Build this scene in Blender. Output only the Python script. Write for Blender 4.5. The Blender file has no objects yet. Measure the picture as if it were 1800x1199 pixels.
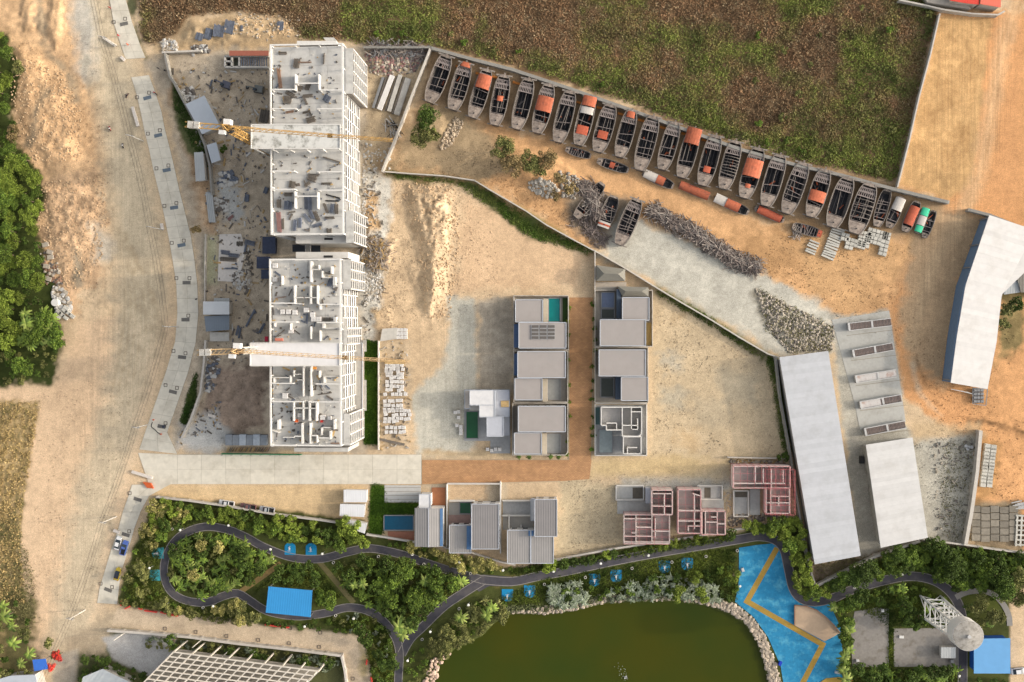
import bpy, math, random
import numpy as np
from mathutils import Vector, Matrix
random.seed(7)
rng = np.random.default_rng(11)
scene = bpy.context.scene
col = scene.collection

# ---------------------------------------------------------------- camera, sky, sun, exposure
FPX, CAM_H = 1705.0, 310.0                    # focal length in photograph pixels, flying height in metres
down = Vector((110.0, 31.5, -FPX)).normalized()
CQ = down.rotation_difference(Vector((0, 0, -1)))
CR = CQ.to_matrix()
cam_d = bpy.data.cameras.new('camera')
cam = bpy.data.objects.new('camera', cam_d)
col.objects.link(cam)
cam.location = (0, 0, CAM_H)
cam.rotation_mode = 'QUATERNION'
cam.rotation_quaternion = CQ
cam_d.sensor_width = 36.0
cam_d.lens = 36.0 * FPX / 1800.0
cam_d.clip_start = 1.0
cam_d.clip_end = 9000.0
scene.camera = cam

SUN_EL, SUN_AZ = math.radians(19.0), math.radians(4.5)     # azimuth anticlockwise from +X
sunvec = Vector((math.cos(SUN_EL)*math.cos(SUN_AZ), math.cos(SUN_EL)*math.sin(SUN_AZ), math.sin(SUN_EL)))
world = bpy.data.worlds.new('World')
scene.world = world
world.use_nodes = True
wn = world.node_tree
wn.nodes.clear()
sky = wn.nodes.new('ShaderNodeTexSky')
sky.sky_type = 'NISHITA'
sky.sun_disc = False
sky.sun_elevation = SUN_EL
sky.sun_rotation = math.pi/2 - SUN_AZ
sky.altitude = 50
sky.air_density = 1.0
sky.dust_density = 6.0
sky.ozone_density = 1.0
bg = wn.nodes.new('ShaderNodeBackground')
bg.inputs['Strength'].default_value = 0.15
wo = wn.nodes.new('ShaderNodeOutputWorld')
hs = wn.nodes.new('ShaderNodeHueSaturation')
hs.inputs['Saturation'].default_value = 0.35          # hazy, nearly white sky
wn.links.new(sky.outputs[0], hs.inputs['Color'])
wn.links.new(hs.outputs[0], bg.inputs[0])
wn.links.new(bg.outputs[0], wo.inputs[0])
sun_d = bpy.data.lights.new('sun', 'SUN')
sun_d.energy = 1.15
sun_d.angle = math.radians(1.2)
sun_d.color = (1.0, 0.87, 0.72)
sun = bpy.data.objects.new('sun', sun_d)
col.objects.link(sun)
sun.location = (150, 20, 120)
sun.rotation_mode = 'QUATERNION'
sun.rotation_quaternion = sunvec.to_track_quat('Z', 'Y')
vs = scene.view_settings
vs.view_transform = 'Standard'
vs.look = 'None'
vs.gamma = 1.0
vs.use_curve_mapping = False
vs.exposure = 1.09
scene.render.engine = 'CYCLES'

# ---------------------------------------------------------------- helpers
def P(x, y, h=0.0):
    """world point at height h seen at photograph pixel (x, y)"""
    r = CR @ Vector((x-900.0, 599.5-y, -FPX))
    t = (h-CAM_H)/r.z
    return Vector((r.x*t, r.y*t, h))
_R = np.array(CR)
def Pn(x, y, h=0.0):
    d = np.stack([x-900.0, 599.5-y, np.full(np.shape(x), -FPX)], -1) @ _R.T
    t = (h-CAM_H)/d[..., 2]
    return d[..., 0]*t, d[..., 1]*t
def to_px(X, Y, Z=0.0):
    q = np.stack([X, Y, np.broadcast_to(Z, np.shape(X))-CAM_H], -1) @ _R
    return 900.0+FPX*q[..., 0]/-q[..., 2], 599.5-FPX*q[..., 1]/-q[..., 2]
def lin(c):
    c = c/255.0
    return c/12.92 if c <= 0.04045 else ((c+0.055)/1.055)**2.4
KALB = 0.72
def C(r, g, b, k=1.0):
    return (lin(r)*KALB*k, lin(g)*KALB*k, lin(b)*KALB*k, 1.0)

def vnoise(X, Y, scale, seed):
    r = np.random.default_rng(seed)
    n = 256
    g = r.random((n, n))
    x = X/scale + 37.3*seed; y = Y/scale + 11.7*seed
    xi = np.floor(x).astype(int); yi = np.floor(y).astype(int)
    fx = x-xi; fy = y-yi
    fx = fx*fx*(3-2*fx); fy = fy*fy*(3-2*fy)
    a = g[xi % n, yi % n]; b = g[(xi+1) % n, yi % n]; c = g[xi % n, (yi+1) % n]; d = g[(xi+1) % n, (yi+1) % n]
    return (a*(1-fx)+b*fx)*(1-fy)+(c*(1-fx)+d*fx)*fy
def fbm(X, Y, scale, seed, octv=4):
    s = 0; a = 1; t = 0
    for i in range(octv):
        s = s+a*vnoise(X, Y, scale/(2**i), seed+i*7); t += a; a *= 0.55
    return s/t                                  # 0..1

def seg_dist(X, Y, pts):
    d = np.full(X.shape, 1e9)
    for (x0, y0), (x1, y1) in zip(pts[:-1], pts[1:]):
        dx, dy = x1-x0, y1-y0
        t = np.clip(((X-x0)*dx+(Y-y0)*dy)/(dx*dx+dy*dy+1e-9), 0, 1)
        d = np.minimum(d, np.hypot(X-x0-t*dx, Y-y0-t*dy))
    return d
def inside(X, Y, poly):
    c = np.zeros(X.shape, bool)
    n = len(poly)
    for i in range(n):
        x0, y0 = poly[i]; x1, y1 = poly[(i+1) % n]
        if y0 == y1: continue
        c ^= ((y0 > Y) != (y1 > Y)) & (X < (x1-x0)*(Y-y0)/(y1-y0)+x0)
    return c
def sdf(X, Y, poly):                            # negative inside
    d = seg_dist(X, Y, list(poly)+[poly[0]])
    return np.where(inside(X, Y, poly), -d, d)

def smooth_line(pts, step=8.0):
    out = []
    n = len(pts)
    for i in range(n-1):
        p0 = pts[max(i-1, 0)]; p1 = pts[i]; p2 = pts[i+1]; p3 = pts[min(i+2, n-1)]
        k = max(1, int(math.hypot(p2[0]-p1[0], p2[1]-p1[1])/step))
        for j in range(k):
            t = j/k
            q = []
            for a in range(len(p1)):
                q.append(0.5*((2*p1[a])+(-p0[a]+p2[a])*t+(2*p0[a]-5*p1[a]+4*p2[a]-p3[a])*t*t+(-p0[a]+3*p1[a]-3*p2[a]+p3[a])*t**3))
            out.append(tuple(q))
    out.append(tuple(pts[-1]))
    return out

# ---------------------------------------------------------------- objects
ORG = {}
def tag(o, label=None, cat=None, group=None, kind=None):
    if label: o['label'] = label
    if cat: o['category'] = cat
    if group: o['group'] = group
    if kind: o['kind'] = kind
    return o
def thing(name, label, cat, loc=(0, 0, 0), rz=0.0, group=None):
    o = bpy.data.objects.new(name, None)
    o.empty_display_size = 0.5
    col.objects.link(o)
    o.location = loc; o.rotation_euler = (0, 0, rz)
    ORG[o.name] = Vector(loc)
    return tag(o, label, cat, group)

class MB:
    def __init__(s): s.v = []; s.f = []
    def add(s, vs_, fs):
        n = len(s.v); s.v.extend([tuple(p) for p in vs_]); s.f.extend([tuple(i+n for i in f) for f in fs]); return s
    def box(s, c, d, rz=0.0, top=1.0):
        cx, cy, cz = c; hx, hy, hz = d[0]/2, d[1]/2, d[2]/2
        ca, sa = math.cos(rz), math.sin(rz)
        V = []
        for z, k in ((-hz, 1.0), (hz, top)):
            for x, y in ((-hx, -hy), (hx, -hy), (hx, hy), (-hx, hy)):
                x, y = x*k, y*k
                V.append((cx+x*ca-y*sa, cy+x*sa+y*ca, cz+z))
        return s.add(V, [(0, 3, 2, 1), (4, 5, 6, 7), (0, 1, 5, 4), (1, 2, 6, 5), (2, 3, 7, 6), (3, 0, 4, 7)])
    def prism(s, pts, z0, z1):
        pts = [(p[0], p[1]) for p in pts]
        a = sum(pts[i][0]*pts[(i+1) % len(pts)][1]-pts[(i+1) % len(pts)][0]*pts[i][1] for i in range(len(pts)))
        if a < 0: pts = pts[::-1]
        n = len(pts)
        V = [(x, y, z0) for x, y in pts]+[(x, y, z1) for x, y in pts]
        F = [tuple(range(n-1, -1, -1)), tuple(range(n, 2*n))]
        F += [(i, (i+1) % n, n+(i+1) % n, n+i) for i in range(n)]
        return s.add(V, F)
    def bar(s, a, b, w, h=None):
        a = Vector(a); b = Vector(b); h = h or w
        d = b-a
        if d.length < 1e-6: return s
        d.normalize()
        up = Vector((0, 0, 1)) if abs(d.z) < 0.95 else Vector((0, 1, 0))
        sx = d.cross(up).normalized()*w/2; sy = sx.cross(d).normalized()*h/2
        V = [a-sx-sy, a+sx-sy, a+sx+sy, a-sx+sy, b-sx-sy, b+sx-sy, b+sx+sy, b-sx+sy]
        return s.add(V, [(0, 1, 2, 3), (7, 6, 5, 4), (0, 4, 5, 1), (1, 5, 6, 2), (2, 6, 7, 3), (3, 7, 4, 0)])
    def cyl(s, a, b, r, n=8, r2=None, caps=True):
        a = Vector(a); b = Vector(b); r2 = r if r2 is None else r2
        d = (b-a).normalized()
        up = Vector((0, 0, 1)) if abs(d.z) < 0.95 else Vector((1, 0, 0))
        u = d.cross(up).normalized(); w = d.cross(u)
        V = []
        for p, q in ((a, r), (b, r2)):
            for i in range(n):
                t = 2*math.pi*i/n
                V.append(p+(u*math.cos(t)+w*math.sin(t))*q)
        F = [(i, n+i, n+(i+1) % n, (i+1) % n) for i in range(n)]
        if caps: F += [tuple(range(n)), tuple(range(2*n-1, n-1, -1))]
        return s.add(V, F)
    def ico(s, c, r, jag=0.25, rnd=random, sc=(1, 1, 1)):
        t = (1+5**.5)/2
        V = [(-1, t, 0), (1, t, 0), (-1, -t, 0), (1, -t, 0), (0, -1, t), (0, 1, t), (0, -1, -t), (0, 1, -t), (t, 0, -1), (t, 0, 1), (-t, 0, -1), (-t, 0, 1)]
        F = [(0, 11, 5), (0, 5, 1), (0, 1, 7), (0, 7, 10), (0, 10, 11), (1, 5, 9), (5, 11, 4), (11, 10, 2), (10, 7, 6), (7, 1, 8), (3, 9, 4), (3, 4, 2), (3, 2, 6), (3, 6, 8), (3, 8, 9), (4, 9, 5), (2, 4, 11), (6, 2, 10), (8, 6, 7), (9, 8, 1)]
        W = []
        for x, y, z in V:
            k = r/1.9*(1+rnd.uniform(-jag, jag))
            W.append((c[0]+x*k*sc[0], c[1]+y*k*sc[1], c[2]+z*k*sc[2]))
        return s.add(W, F)
    def build(s, name, mat, parent=None, smooth=False):
        me = bpy.data.meshes.new(name)
        o0 = ORG.get(parent.name, Vector()) if parent else Vector()
        V = [(p[0]-o0.x, p[1]-o0.y, p[2]-o0.z) for p in s.v]
        me.from_pydata(V, [], s.f)
        me.materials.append(mat)
        if smooth: me.polygons.foreach_set('use_smooth', [True]*len(me.polygons))
        o = bpy.data.objects.new(name, me)
        col.objects.link(o)
        if parent:
            o.parent = parent; ORG[o.name] = o0
        return o
def np_mesh(name, V, F, mat, cols=None, smooth=False, parent=None):
    me = bpy.data.meshes.new(name)
    k = F.shape[1]
    me.vertices.add(len(V)); me.vertices.foreach_set('co', np.ascontiguousarray(V, dtype=np.float32).ravel())
    me.loops.add(F.size); me.loops.foreach_set('vertex_index', np.ascontiguousarray(F, dtype=np.int32).ravel())
    me.polygons.add(len(F)); me.polygons.foreach_set('loop_start', np.arange(0, F.size, k, dtype=np.int32))
    me.polygons.foreach_set('loop_total', np.full(len(F), k, np.int32))
    if smooth: me.polygons.foreach_set('use_smooth', np.ones(len(F), bool))
    me.update(calc_edges=True)
    if cols is not None:
        a = me.color_attributes.new('Col', 'FLOAT_COLOR', 'POINT')
        c4 = np.concatenate([cols, np.ones((len(cols), 1))], 1).astype(np.float32)
        a.data.foreach_set('color', c4.ravel())
    me.materials.append(mat)
    o = bpy.data.objects.new(name, me)
    col.objects.link(o)
    if parent: o.parent = parent
    return o
def copy_tree(o, parent=None):
    c = o.copy(); col.objects.link(c); c.parent = parent
    for ch in [x for x in KIDS.get(o.name, [])]: copy_tree(ch, c)
    return c
KIDS = {}
ORD = 'first second third fourth fifth sixth seventh eighth ninth tenth eleventh twelfth thirteenth fourteenth fifteenth sixteenth seventeenth eighteenth nineteenth twentieth'.split()
ORD += ['twenty-'+w for w in ORD[:9]]+['thirtieth']+['thirty-'+w for w in ORD[:9]]
def third(v, lo, hi, words=('west', 'middle', 'east')): return words[min(2, int(3*(v-lo)/max(1e-6, hi-lo)))]
def note_kids(root):
    for ch in root.children:
        KIDS.setdefault(root.name, []).append(ch); note_kids(ch)

# ---------------------------------------------------------------- materials
MATS = {}
def mat(name, rgba, rough=0.8, var=0.12, scale=1.2, bump=0.0, metal=0.0, spec=0.3, blotch=None, blotch_amt=0.0, blotch_scale=6.0, attr=False, rnd=0.0, wave=None):
    """rgba colour with world-scale noise; blotch = second colour in patches; wave=(axis, size, strength) ribs as bump"""
    if name in MATS: return MATS[name]
    m = bpy.data.materials.new(name); m.use_nodes = True
    nt = m.node_tree; N = nt.nodes; L = nt.links
    b = N['Principled BSDF']
    b.inputs['Roughness'].default_value = rough
    b.inputs['Metallic'].default_value = metal
    b.inputs['Specular IOR Level'].default_value = spec
    tc = N.new('ShaderNodeTexCoord')
    src = tc.outputs['Object']
    if attr:
        at = N.new('ShaderNodeAttribute'); at.attribute_name = 'Col'; cur = at.outputs['Color']
    else:
        rg = N.new('ShaderNodeRGB'); rg.outputs[0].default_value = rgba; cur = rg.outputs[0]
    def noise(sc, det=6, rgh=0.6):
        n = N.new('ShaderNodeTexNoise'); n.inputs['Scale'].default_value = sc; n.inputs['Detail'].default_value = det
        n.inputs['Roughness'].default_value = rgh; L.new(src, n.inputs['Vector']); return n.outputs['Fac']
    def ramp(fac, lo, hi, a, b_):
        r = N.new('ShaderNodeMapRange'); L.new(fac, r.inputs[0]); r.inputs[1].default_value = lo; r.inputs[2].default_value = hi
        r.inputs[3].default_value = a; r.inputs[4].default_value = b_; return r.outputs[0]
    if blotch:
        mx = N.new('ShaderNodeMix'); mx.data_type = 'RGBA'
        L.new(ramp(noise(1.0/blotch_scale, 8, 0.65), 0.5, 0.5+0.14, 0, blotch_amt), mx.inputs[0]); L.new(cur, mx.inputs[6]); mx.inputs[7].default_value = blotch
        cur = mx.outputs[2]
    nf = noise(scale)
    if var > 0:
        mx = N.new('ShaderNodeVectorMath'); mx.operation = 'SCALE'
        L.new(cur, mx.inputs[0]); L.new(ramp(nf, 0.3, 0.7, 1-var, 1+var), mx.inputs['Scale']); cur = mx.outputs[0]
    if rnd > 0:
        oi = N.new('ShaderNodeObjectInfo')
        mx = N.new('ShaderNodeVectorMath'); mx.operation = 'SCALE'
        L.new(cur, mx.inputs[0]); L.new(ramp(oi.outputs['Random'], 0, 1, 1-rnd, 1+rnd), mx.inputs['Scale']); cur = mx.outputs[0]
    L.new(cur, b.inputs['Base Color'])
    hgt = None
    if wave:
        mp = N.new('ShaderNodeMapping'); L.new(src, mp.inputs['Vector']); mp.inputs['Rotation'].default_value = (0, 0, wave[0])
        w = N.new('ShaderNodeTexWave'); w.inputs['Scale'].default_value = 0.314/wave[1]; w.inputs['Distortion'].default_value = 0.0
        L.new(mp.outputs[0], w.inputs['Vector'])
        bp = N.new('ShaderNodeBump'); bp.inputs['Strength'].default_value = wave[2]; bp.inputs['Distance'].default_value = 0.08
        L.new(w.outputs['Fac'], bp.inputs['Height']); L.new(bp.outputs[0], b.inputs['Normal'])
    elif bump > 0:
        bp = N.new('ShaderNodeBump'); bp.inputs['Strength'].default_value = bump; bp.inputs['Distance'].default_value = 0.15
        L.new(nf, bp.inputs['Height']); L.new(bp.outputs[0], b.inputs['Normal'])
    MATS[name] = m
    return m
conc = mat('concrete', C(205, 200, 190), var=0.12, scale=0.9, blotch=C(165, 158, 148), blotch_amt=0.5, blotch_scale=4)
white_conc = mat('white_concrete', C(226, 221, 212), var=0.07, scale=0.8, blotch=C(196, 190, 180), blotch_amt=0.35, blotch_scale=3)
wall_mat = mat('wall_render', C(205, 197, 184), var=0.12, scale=0.5, blotch=C(150, 142, 128), blotch_amt=0.5, blotch_scale=3)
white_paint = mat('white_paint', C(236, 233, 226), var=0.03, rough=0.5)
dark_glass = mat('dark_glass', (0.02, 0.03, 0.04, 1), rough=0.15, var=0.0, spec=0.6)
dark_in = mat('dark_interior', (0.03, 0.03, 0.03, 1), var=0.2)
steel = mat('grey_steel', C(150, 150, 150), rough=0.5, metal=0.3, var=0.1)
rust = mat('rusty_metal', C(176, 92, 58), rough=0.8, var=0.25, scale=0.8, blotch=C(120, 68, 50), blotch_amt=0.7, blotch_scale=2)
# ---------------------------------------------------------------- the ground sheet: colour zones and earth mounds
def axis_coords(lo, hi, step, far):
    c = list(np.arange(lo, hi+step*0.5, step))
    s = step; a = [c[0]]
    while a[-1] > -far: s *= 1.35; a.append(a[-1]-s)
    s = step; b = [c[-1]]
    while b[-1] < far: s *= 1.35; b.append(b[-1]+s)
    return np.array(a[::-1][:-1]+c+b[1:])
gx = axis_coords(-200, 156, 0.5, 4000); gy = axis_coords(-124, 112, 0.5, 4000)
GX, GY = np.meshgrid(gx, gy)
_d = np.stack([GX, GY, np.full(GX.shape, -CAM_H)], -1) @ _R
PX = 900+FPX*_d[..., 0]/-_d[..., 2]; PY = 599.5-FPX*_d[..., 1]/-_d[..., 2]
n1 = fbm(GX, GY, 14, 1, 5)-0.5; n2 = fbm(GX, GY, 5, 3, 4)-0.5; n3 = fbm(GX, GY, 1.6, 5, 2)-0.5
NB = np.clip(fbm(GX, GY, 30, 9, 5), 0, 1)
COL = np.empty(GX.shape+(3,)); COL[:] = C(214, 186, 148)[:3]
def paint(poly, rgb, soft=6.0, wob=14.0, amt=1.0, tex=0.0):
    xs = [p[0] for p in poly]; ys = [p[1] for p in poly]; m = soft+wob+4
    sel = (PX > min(xs)-m) & (PX < max(xs)+m) & (PY > min(ys)-m) & (PY < max(ys)+m)
    x, y = PX[sel], PY[sel]
    d = sdf(x, y, poly)+wob*(2.8*n2[sel]+1.6*n3[sel])
    k = np.clip(0.5-d/(2*soft), 0, 1)*amt
    c = np.array(C(*rgb)[:3])[None]*(1+tex*3*n3[sel][:, None]+tex*2*n2[sel][:, None])
    COL[sel] = COL[sel]*(1-k[:, None])+c*k[:, None]
def stroke(pts, w, rgb, soft=3.0, amt=1.0, wob=0.0):
    pts = smooth_line(pts, 20)
    xs = [p[0] for p in pts]; ys = [p[1] for p in pts]; m = w+soft+wob+2
    sel = (PX > min(xs)-m) & (PX < max(xs)+m) & (PY > min(ys)-m) & (PY < max(ys)+m)
    d = seg_dist(PX[sel], PY[sel], pts)-w/2+wob*(2.8*n2[sel]+1.6*n3[sel])
    k = np.clip(0.5-d/(2*soft), 0, 1)*amt
    COL[sel] = COL[sel]*(1-k[:, None])+np.array(C(*rgb)[:3])[None]*k[:, None]
HZ = np.zeros(GX.shape)
RIDGED = [(0, 0, 200, 560), (690, 310, 812, 580)]
def mound(poly, h, soft, rough=0.5, wob=10):
    xs = [p[0] for p in poly]; ys = [p[1] for p in poly]; m = wob*2
    sel = (PX > min(xs)-m) & (PX < max(xs)+m) & (PY > min(ys)-m) & (PY < max(ys)+m)
    d = sdf(PX[sel], PY[sel], poly)+wob*(2.8*n2[sel]+1.6*n3[sel])
    k = np.clip(-d/soft, 0, 1)
    k = k*k*(3-2*k)
    HZ[sel] += 0.55*k*h*(1+rough*(1.6*n2[sel]+0.95*n3[sel]))

FIELD = [(238, -60), (1660, -60), (1652, 20), (1640, 60), (1578, 326), (1500, 305), (1300, 240), (1000, 150), (757, 82), (640, 82), (612, 72), (530, 70), (500, 30), (420, 22), (330, 30), (315, 60), (262, 82), (248, 60)]
PARK = [(276, 872), (640, 915), (650, 940), (720, 950), (780, 968), (900, 1000), (1000, 985), (1090, 962), (1290, 935), (1400, 912), (1412, 940), (1432, 1030), (1500, 1000), (1610, 950), (1700, 960), (1900, 985), (1900, 1030), (1776, 1030), (1776, 1300), (640, 1300), (655, 1170), (636, 1118), (500, 1100), (210, 1066), (206, 1052), (240, 950)]
POND = [(740, 1330), (758, 1240), (762, 1199), (775, 1168), (800, 1143), (848, 1120), (872, 1096), (900, 1082), (960, 1083), (1010, 1077), (1060, 1064), (1120, 1060), (1190, 1060), (1240, 1068), (1280, 1082), (1308, 1100), (1328, 1130), (1342, 1170), (1348, 1199), (1352, 1330)]
# left side
paint([(-400, 690), (100, 675), (130, 560), (310, 560), (245, 800), (200, 1000), (120, 1300), (-400, 1300)], (230, 196, 156), 10, 10)
paint([(-60, -60), (130, -60), (170, 100), (190, 280), (175, 420), (130, 560), (60, 480), (40, 340), (20, 200), (-60, 160)], (226, 184, 136), 14, 22, tex=0.12)
stroke([(165, -60), (175, 0), (198, 120), (218, 260), (240, 400), (248, 540), (235, 640), (200, 780), (165, 900), (130, 1100), (110, 1250)], 78, (212, 194, 162), 18, 0.85, 10)
stroke([(135, -40), (150, 60), (150, 130)], 34, (210, 204, 190), 14, 0.8, 8)
stroke([(150, 100), (160, 150)], 16, (150, 142, 118), 10, 0.5, 6)
paint([(10, 80), (100, 90), (140, 150), (165, 250), (130, 300), (70, 290), (30, 180)], (228, 184, 134), 8, 16, tex=0.15)
stroke([(70, -20), (75, 60), (85, 95), (120, 130), (135, 175)], 12, (178, 158, 128), 6, 0.8, 8)
stroke([(85, 160), (70, 190), (62, 235), (50, 255)], 10, (170, 150, 120), 5, 0.8, 8)
paint([(60, 320), (160, 300), (195, 380), (180, 480), (120, 550), (80, 420)], (224, 184, 140), 8, 16, tex=0.18)
stroke([(165, 400), (185, 430), (180, 450)], 26, (205, 198, 180), 8, 0.7, 8)
stroke([(135, 440), (140, 500)], 12, (160, 148, 125), 5, 0.8, 5)
for dx in (0, 7, 13):                                     # wheel tracks along the dirt road
    stroke([(155+dx, -20), (178+dx, 90), (200+dx, 160), (218+dx, 230), (238+dx, 300), (256+dx, 380), (270+dx, 470), (277+dx, 540), (268+dx, 610), (240+dx, 700), (215+dx, 790), (190+dx, 880), (160+dx, 990), (140+dx, 1060)], 1.6, (160, 144, 118), 1.6, 0.42, 1)
for (a, b) in (((210, 470), (250, 560)), ((190, 520), (230, 640)), ((230, 430), (262, 540))):
    stroke([a, ((a[0]+b[0])/2+12, (a[1]+b[1])/2), b], 10, (180, 165, 138), 7, 0.5, 6)
for k in range(9):
    x0 = 195+k*9; stroke([(x0, 350+20*k), (x0+26, 520+12*k), (x0+2, 690+10*k)], 1.6, (196, 172, 135), 2.5, 0.55, 3)
paint([(-100, 702), (70, 706), (58, 780), (40, 880), (34, 960), (46, 1100), (66, 1300), (-100, 1300)], (190, 162, 112), 5, 5, tex=0.12)
for k in range(9):
    x0 = 64-k*11; stroke([(x0, 710), (x0-18, 830), (x0-30, 960), (x0-22, 1060)], 2.4, (112, 108, 62), 2.5, 0.75, 2.5)
paint([(-100, 50), (12, 60), (40, 110), (20, 200), (28, 260), (70, 300), (80, 360), (60, 400), (80, 470), (110, 530), (108, 620), (90, 675), (-100, 680)], (70, 80, 36), 5, 8)
paint([(0, 1030), (60, 1060), (60, 1199), (0, 1199)], (120, 112, 70), 10, 10)
paint([(110, 1130), (200, 1070), (225, 1080), (330, 1110), (300, 1199), (100, 1220)], (190, 170, 140), 8, 6)
paint([(196, 1104), (330, 1115), (500, 1130), (610, 1150), (615, 1260), (130, 1260), (138, 1150), (185, 1150)], (96, 98, 60), 6, 8)
paint([(205, 1070), (330, 1078), (500, 1098), (638, 1118), (655, 1180), (665, 1300), (612, 1300), (610, 1190), (600, 1150), (400, 1128), (195, 1100)], (208, 186, 156), 2, 1)
paint([(178, 1120), (240, 1108), (310, 1122), (300, 1160), (265, 1190), (200, 1160)], (190, 186, 180), 3, 3)
paint([(95, 1150), (138, 1140), (130, 1220), (90, 1220)], (196, 182, 160), 3, 3)
paint([(240, 60), (262, 100), (255, 110), (225, 10), (222, -40), (240, -40)], (104, 104, 72), 3, 4)
# brush field under the shrubs
paint(FIELD, (132, 106, 76), 5, 5, tex=0.1)
paint([(262, 84), (315, 62), (330, 30), (420, 22), (500, 32), (532, 70), (470, 92), (400, 96), (300, 96)], (202, 172, 130), 6, 8, tex=0.12)
# tower yard
paint([(255, 108), (300, 92), (640, 80), (756, 84), (672, 300), (640, 610), (640, 795), (290, 792), (325, 640), (350, 560), (346, 480), (318, 330), (300, 200), (262, 130)], (198, 180, 154), 6, 8, tex=0.08)
paint([(296, 160), (345, 330), (350, 400), (380, 420), (372, 300), (330, 190), (306, 140)], (196, 162, 124), 6, 8, tex=0.12)
paint([(305, 145), (318, 170), (348, 230), (362, 260), (360, 285), (330, 270), (306, 210)], (96, 100, 62), 4, 5)
paint([(345, 655), (345, 700), (325, 750), (318, 740), (330, 700)], (64, 92, 40), 3, 3)
paint([(372, 640), (470, 640), (470, 750), (390, 760), (355, 730)], (164, 142, 122), 7, 10, tex=0.15)
paint([(380, 310), (425, 340), (430, 380), (400, 385), (380, 350)], (196, 194, 186), 6, 10)
paint([(320, 745), (380, 720), (400, 760), (390, 790), (310, 790)], (205, 202, 194), 8, 8)
paint([(360, 415), (382, 415), (382, 500), (360, 500)], (190, 186, 150), 5, 3)
paint([(636, 300), (700, 310), (722, 400), (700, 520), (660, 600), (636, 600)], (212, 206, 192), 10, 14, tex=0.1)
paint([(640, 330), (665, 340), (668, 400), (640, 420)], (214, 176, 128), 5, 9, tex=0.15)
paint([(650, 100), (755, 86), (735, 150), (700, 220), (672, 290), (640, 300), (640, 120)], (204, 180, 144), 5, 9, tex=0.15)
paint([(655, 545), (680, 540), (690, 565), (668, 580)], (234, 196, 142), 5, 5)
# middle lots
paint([(690, 310), (830, 316), (1040, 440), (1040, 524), (903, 524), (903, 800), (742, 800), (720, 760), (720, 600), (660, 600)], (222, 192, 152), 6, 8)
paint([(815, 345), (930, 400), (1030, 450), (1015, 505), (800, 512)], (226, 190, 148), 8, 10)
paint([(790, 524), (835, 524), (840, 690), (830, 800), (730, 800), (722, 700), (780, 640)], (204, 198, 180), 5, 6)
paint([(840, 524), (903, 524), (903, 690), (842, 690)], (192, 178, 156), 5, 8, tex=0.1)
paint([(665, 600), (722, 600), (722, 790), (665, 795)], (214, 188, 152), 3, 5, tex=0.08)
paint([(672, 300), (760, 300), (840, 316), (862, 338), (940, 396), (1045, 440), (1035, 446), (925, 415), (870, 368), (800, 322), (700, 318)], (92, 102, 52), 4, 6)
paint([(900, 350), (1000, 410), (970, 425), (905, 385)], (92, 112, 46), 4, 6, 0.9)
paint([(1148, 505), (1250, 560), (1350, 640), (1388, 800), (1380, 815), (1140, 815)], (214, 190, 152), 8, 8)
for (x, y, r, g, b, c) in ((1185, 640, 22, 196, 190, 172), (1210, 770, 20, 226, 190, 138), (1300, 680, 40, 204, 188, 158), (1180, 700, 20, 198, 190, 168), (1250, 720, 30, 206, 188, 156), (1190, 560, 18, 198, 168, 124), (1330, 620, 30, 184, 166, 136)):
    paint([(x-r, y-r*0.7), (x+r, y-r*0.6), (x+r*0.8, y+r*0.8), (x-r*0.7, y+r*0.7)], (g, b, c), 10, 14, 0.6)
paint([(1150, 515), (1240, 560), (1340, 632), (1352, 625), (1240, 545), (1155, 500)], (100, 104, 62), 5, 6, 0.85)
paint([(1348, 625), (1366, 625), (1385, 700), (1392, 800), (1376, 812), (1366, 720)], (96, 102, 62), 5, 5, 0.9)
paint([(985, 842), (1090, 850), (1290, 810), (1290, 930), (1090, 965), (975, 985)], (208, 188, 152), 8, 9)
paint([(1090, 835), (1290, 840), (1290, 870), (1085, 870)], (190, 188, 180), 9, 9, 0.75)
paint([(742, 850), (890, 850), (890, 885), (788, 885)], (210, 190, 160), 5, 6)
paint([(786, 848), (860, 850), (850, 880), (790, 880)], (222, 190, 150), 5, 9)
paint([(1035, 805), (1200, 800), (1280, 812), (1240, 835), (1035, 838)], (218, 190, 140), 8, 8)
paint([(270, 852), (600, 852), (645, 856), (640, 912), (500, 905), (380, 888), (270, 870)], (224, 192, 144), 3, 3)
paint([(742, 800), (905, 806), (905, 795), (742, 790)], (206, 180, 140), 4, 4)
# boatyard
paint([(757, 84), (1665, 352), (1640, 420), (1560, 440), (1480, 450), (1400, 410), (1180, 330), (1100, 280), (900, 220), (740, 180)], (172, 142, 106), 5, 5, tex=0.08)
paint([(740, 180), (1000, 250), (1400, 410), (1640, 420), (1690, 300), (1800, 200), (1800, 560), (1600, 560), (1470, 560), (1320, 480), (1110, 380), (1040, 440), (840, 320), (672, 298)], (220, 170, 116), 10, 10, tex=0.05)
paint([(672, 296), (740, 180), (800, 190), (870, 250), (900, 300), (840, 318)], (184, 158, 120), 10, 12, tex=0.06)
paint([(1000, 330), (1110, 350), (1100, 430), (1060, 440), (1000, 390)], (150, 140, 122), 8, 10, 0.8, tex=0.1)
paint([(1290, 420), (1400, 400), (1420, 480), (1340, 490)], (190, 146, 96), 14, 16, 0.7)
paint([(1100, 380), (1180, 410), (1330, 480), (1440, 530), (1480, 580), (1462, 622), (1372, 625), (1160, 500), (1050, 446)], (205, 199, 182), 6, 9, tex=0.04)
paint([(1325, 512), (1400, 545), (1464, 575), (1462, 618), (1390, 620), (1345, 570)], (168, 158, 136), 6, 8, 0.9, tex=0.25)
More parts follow.
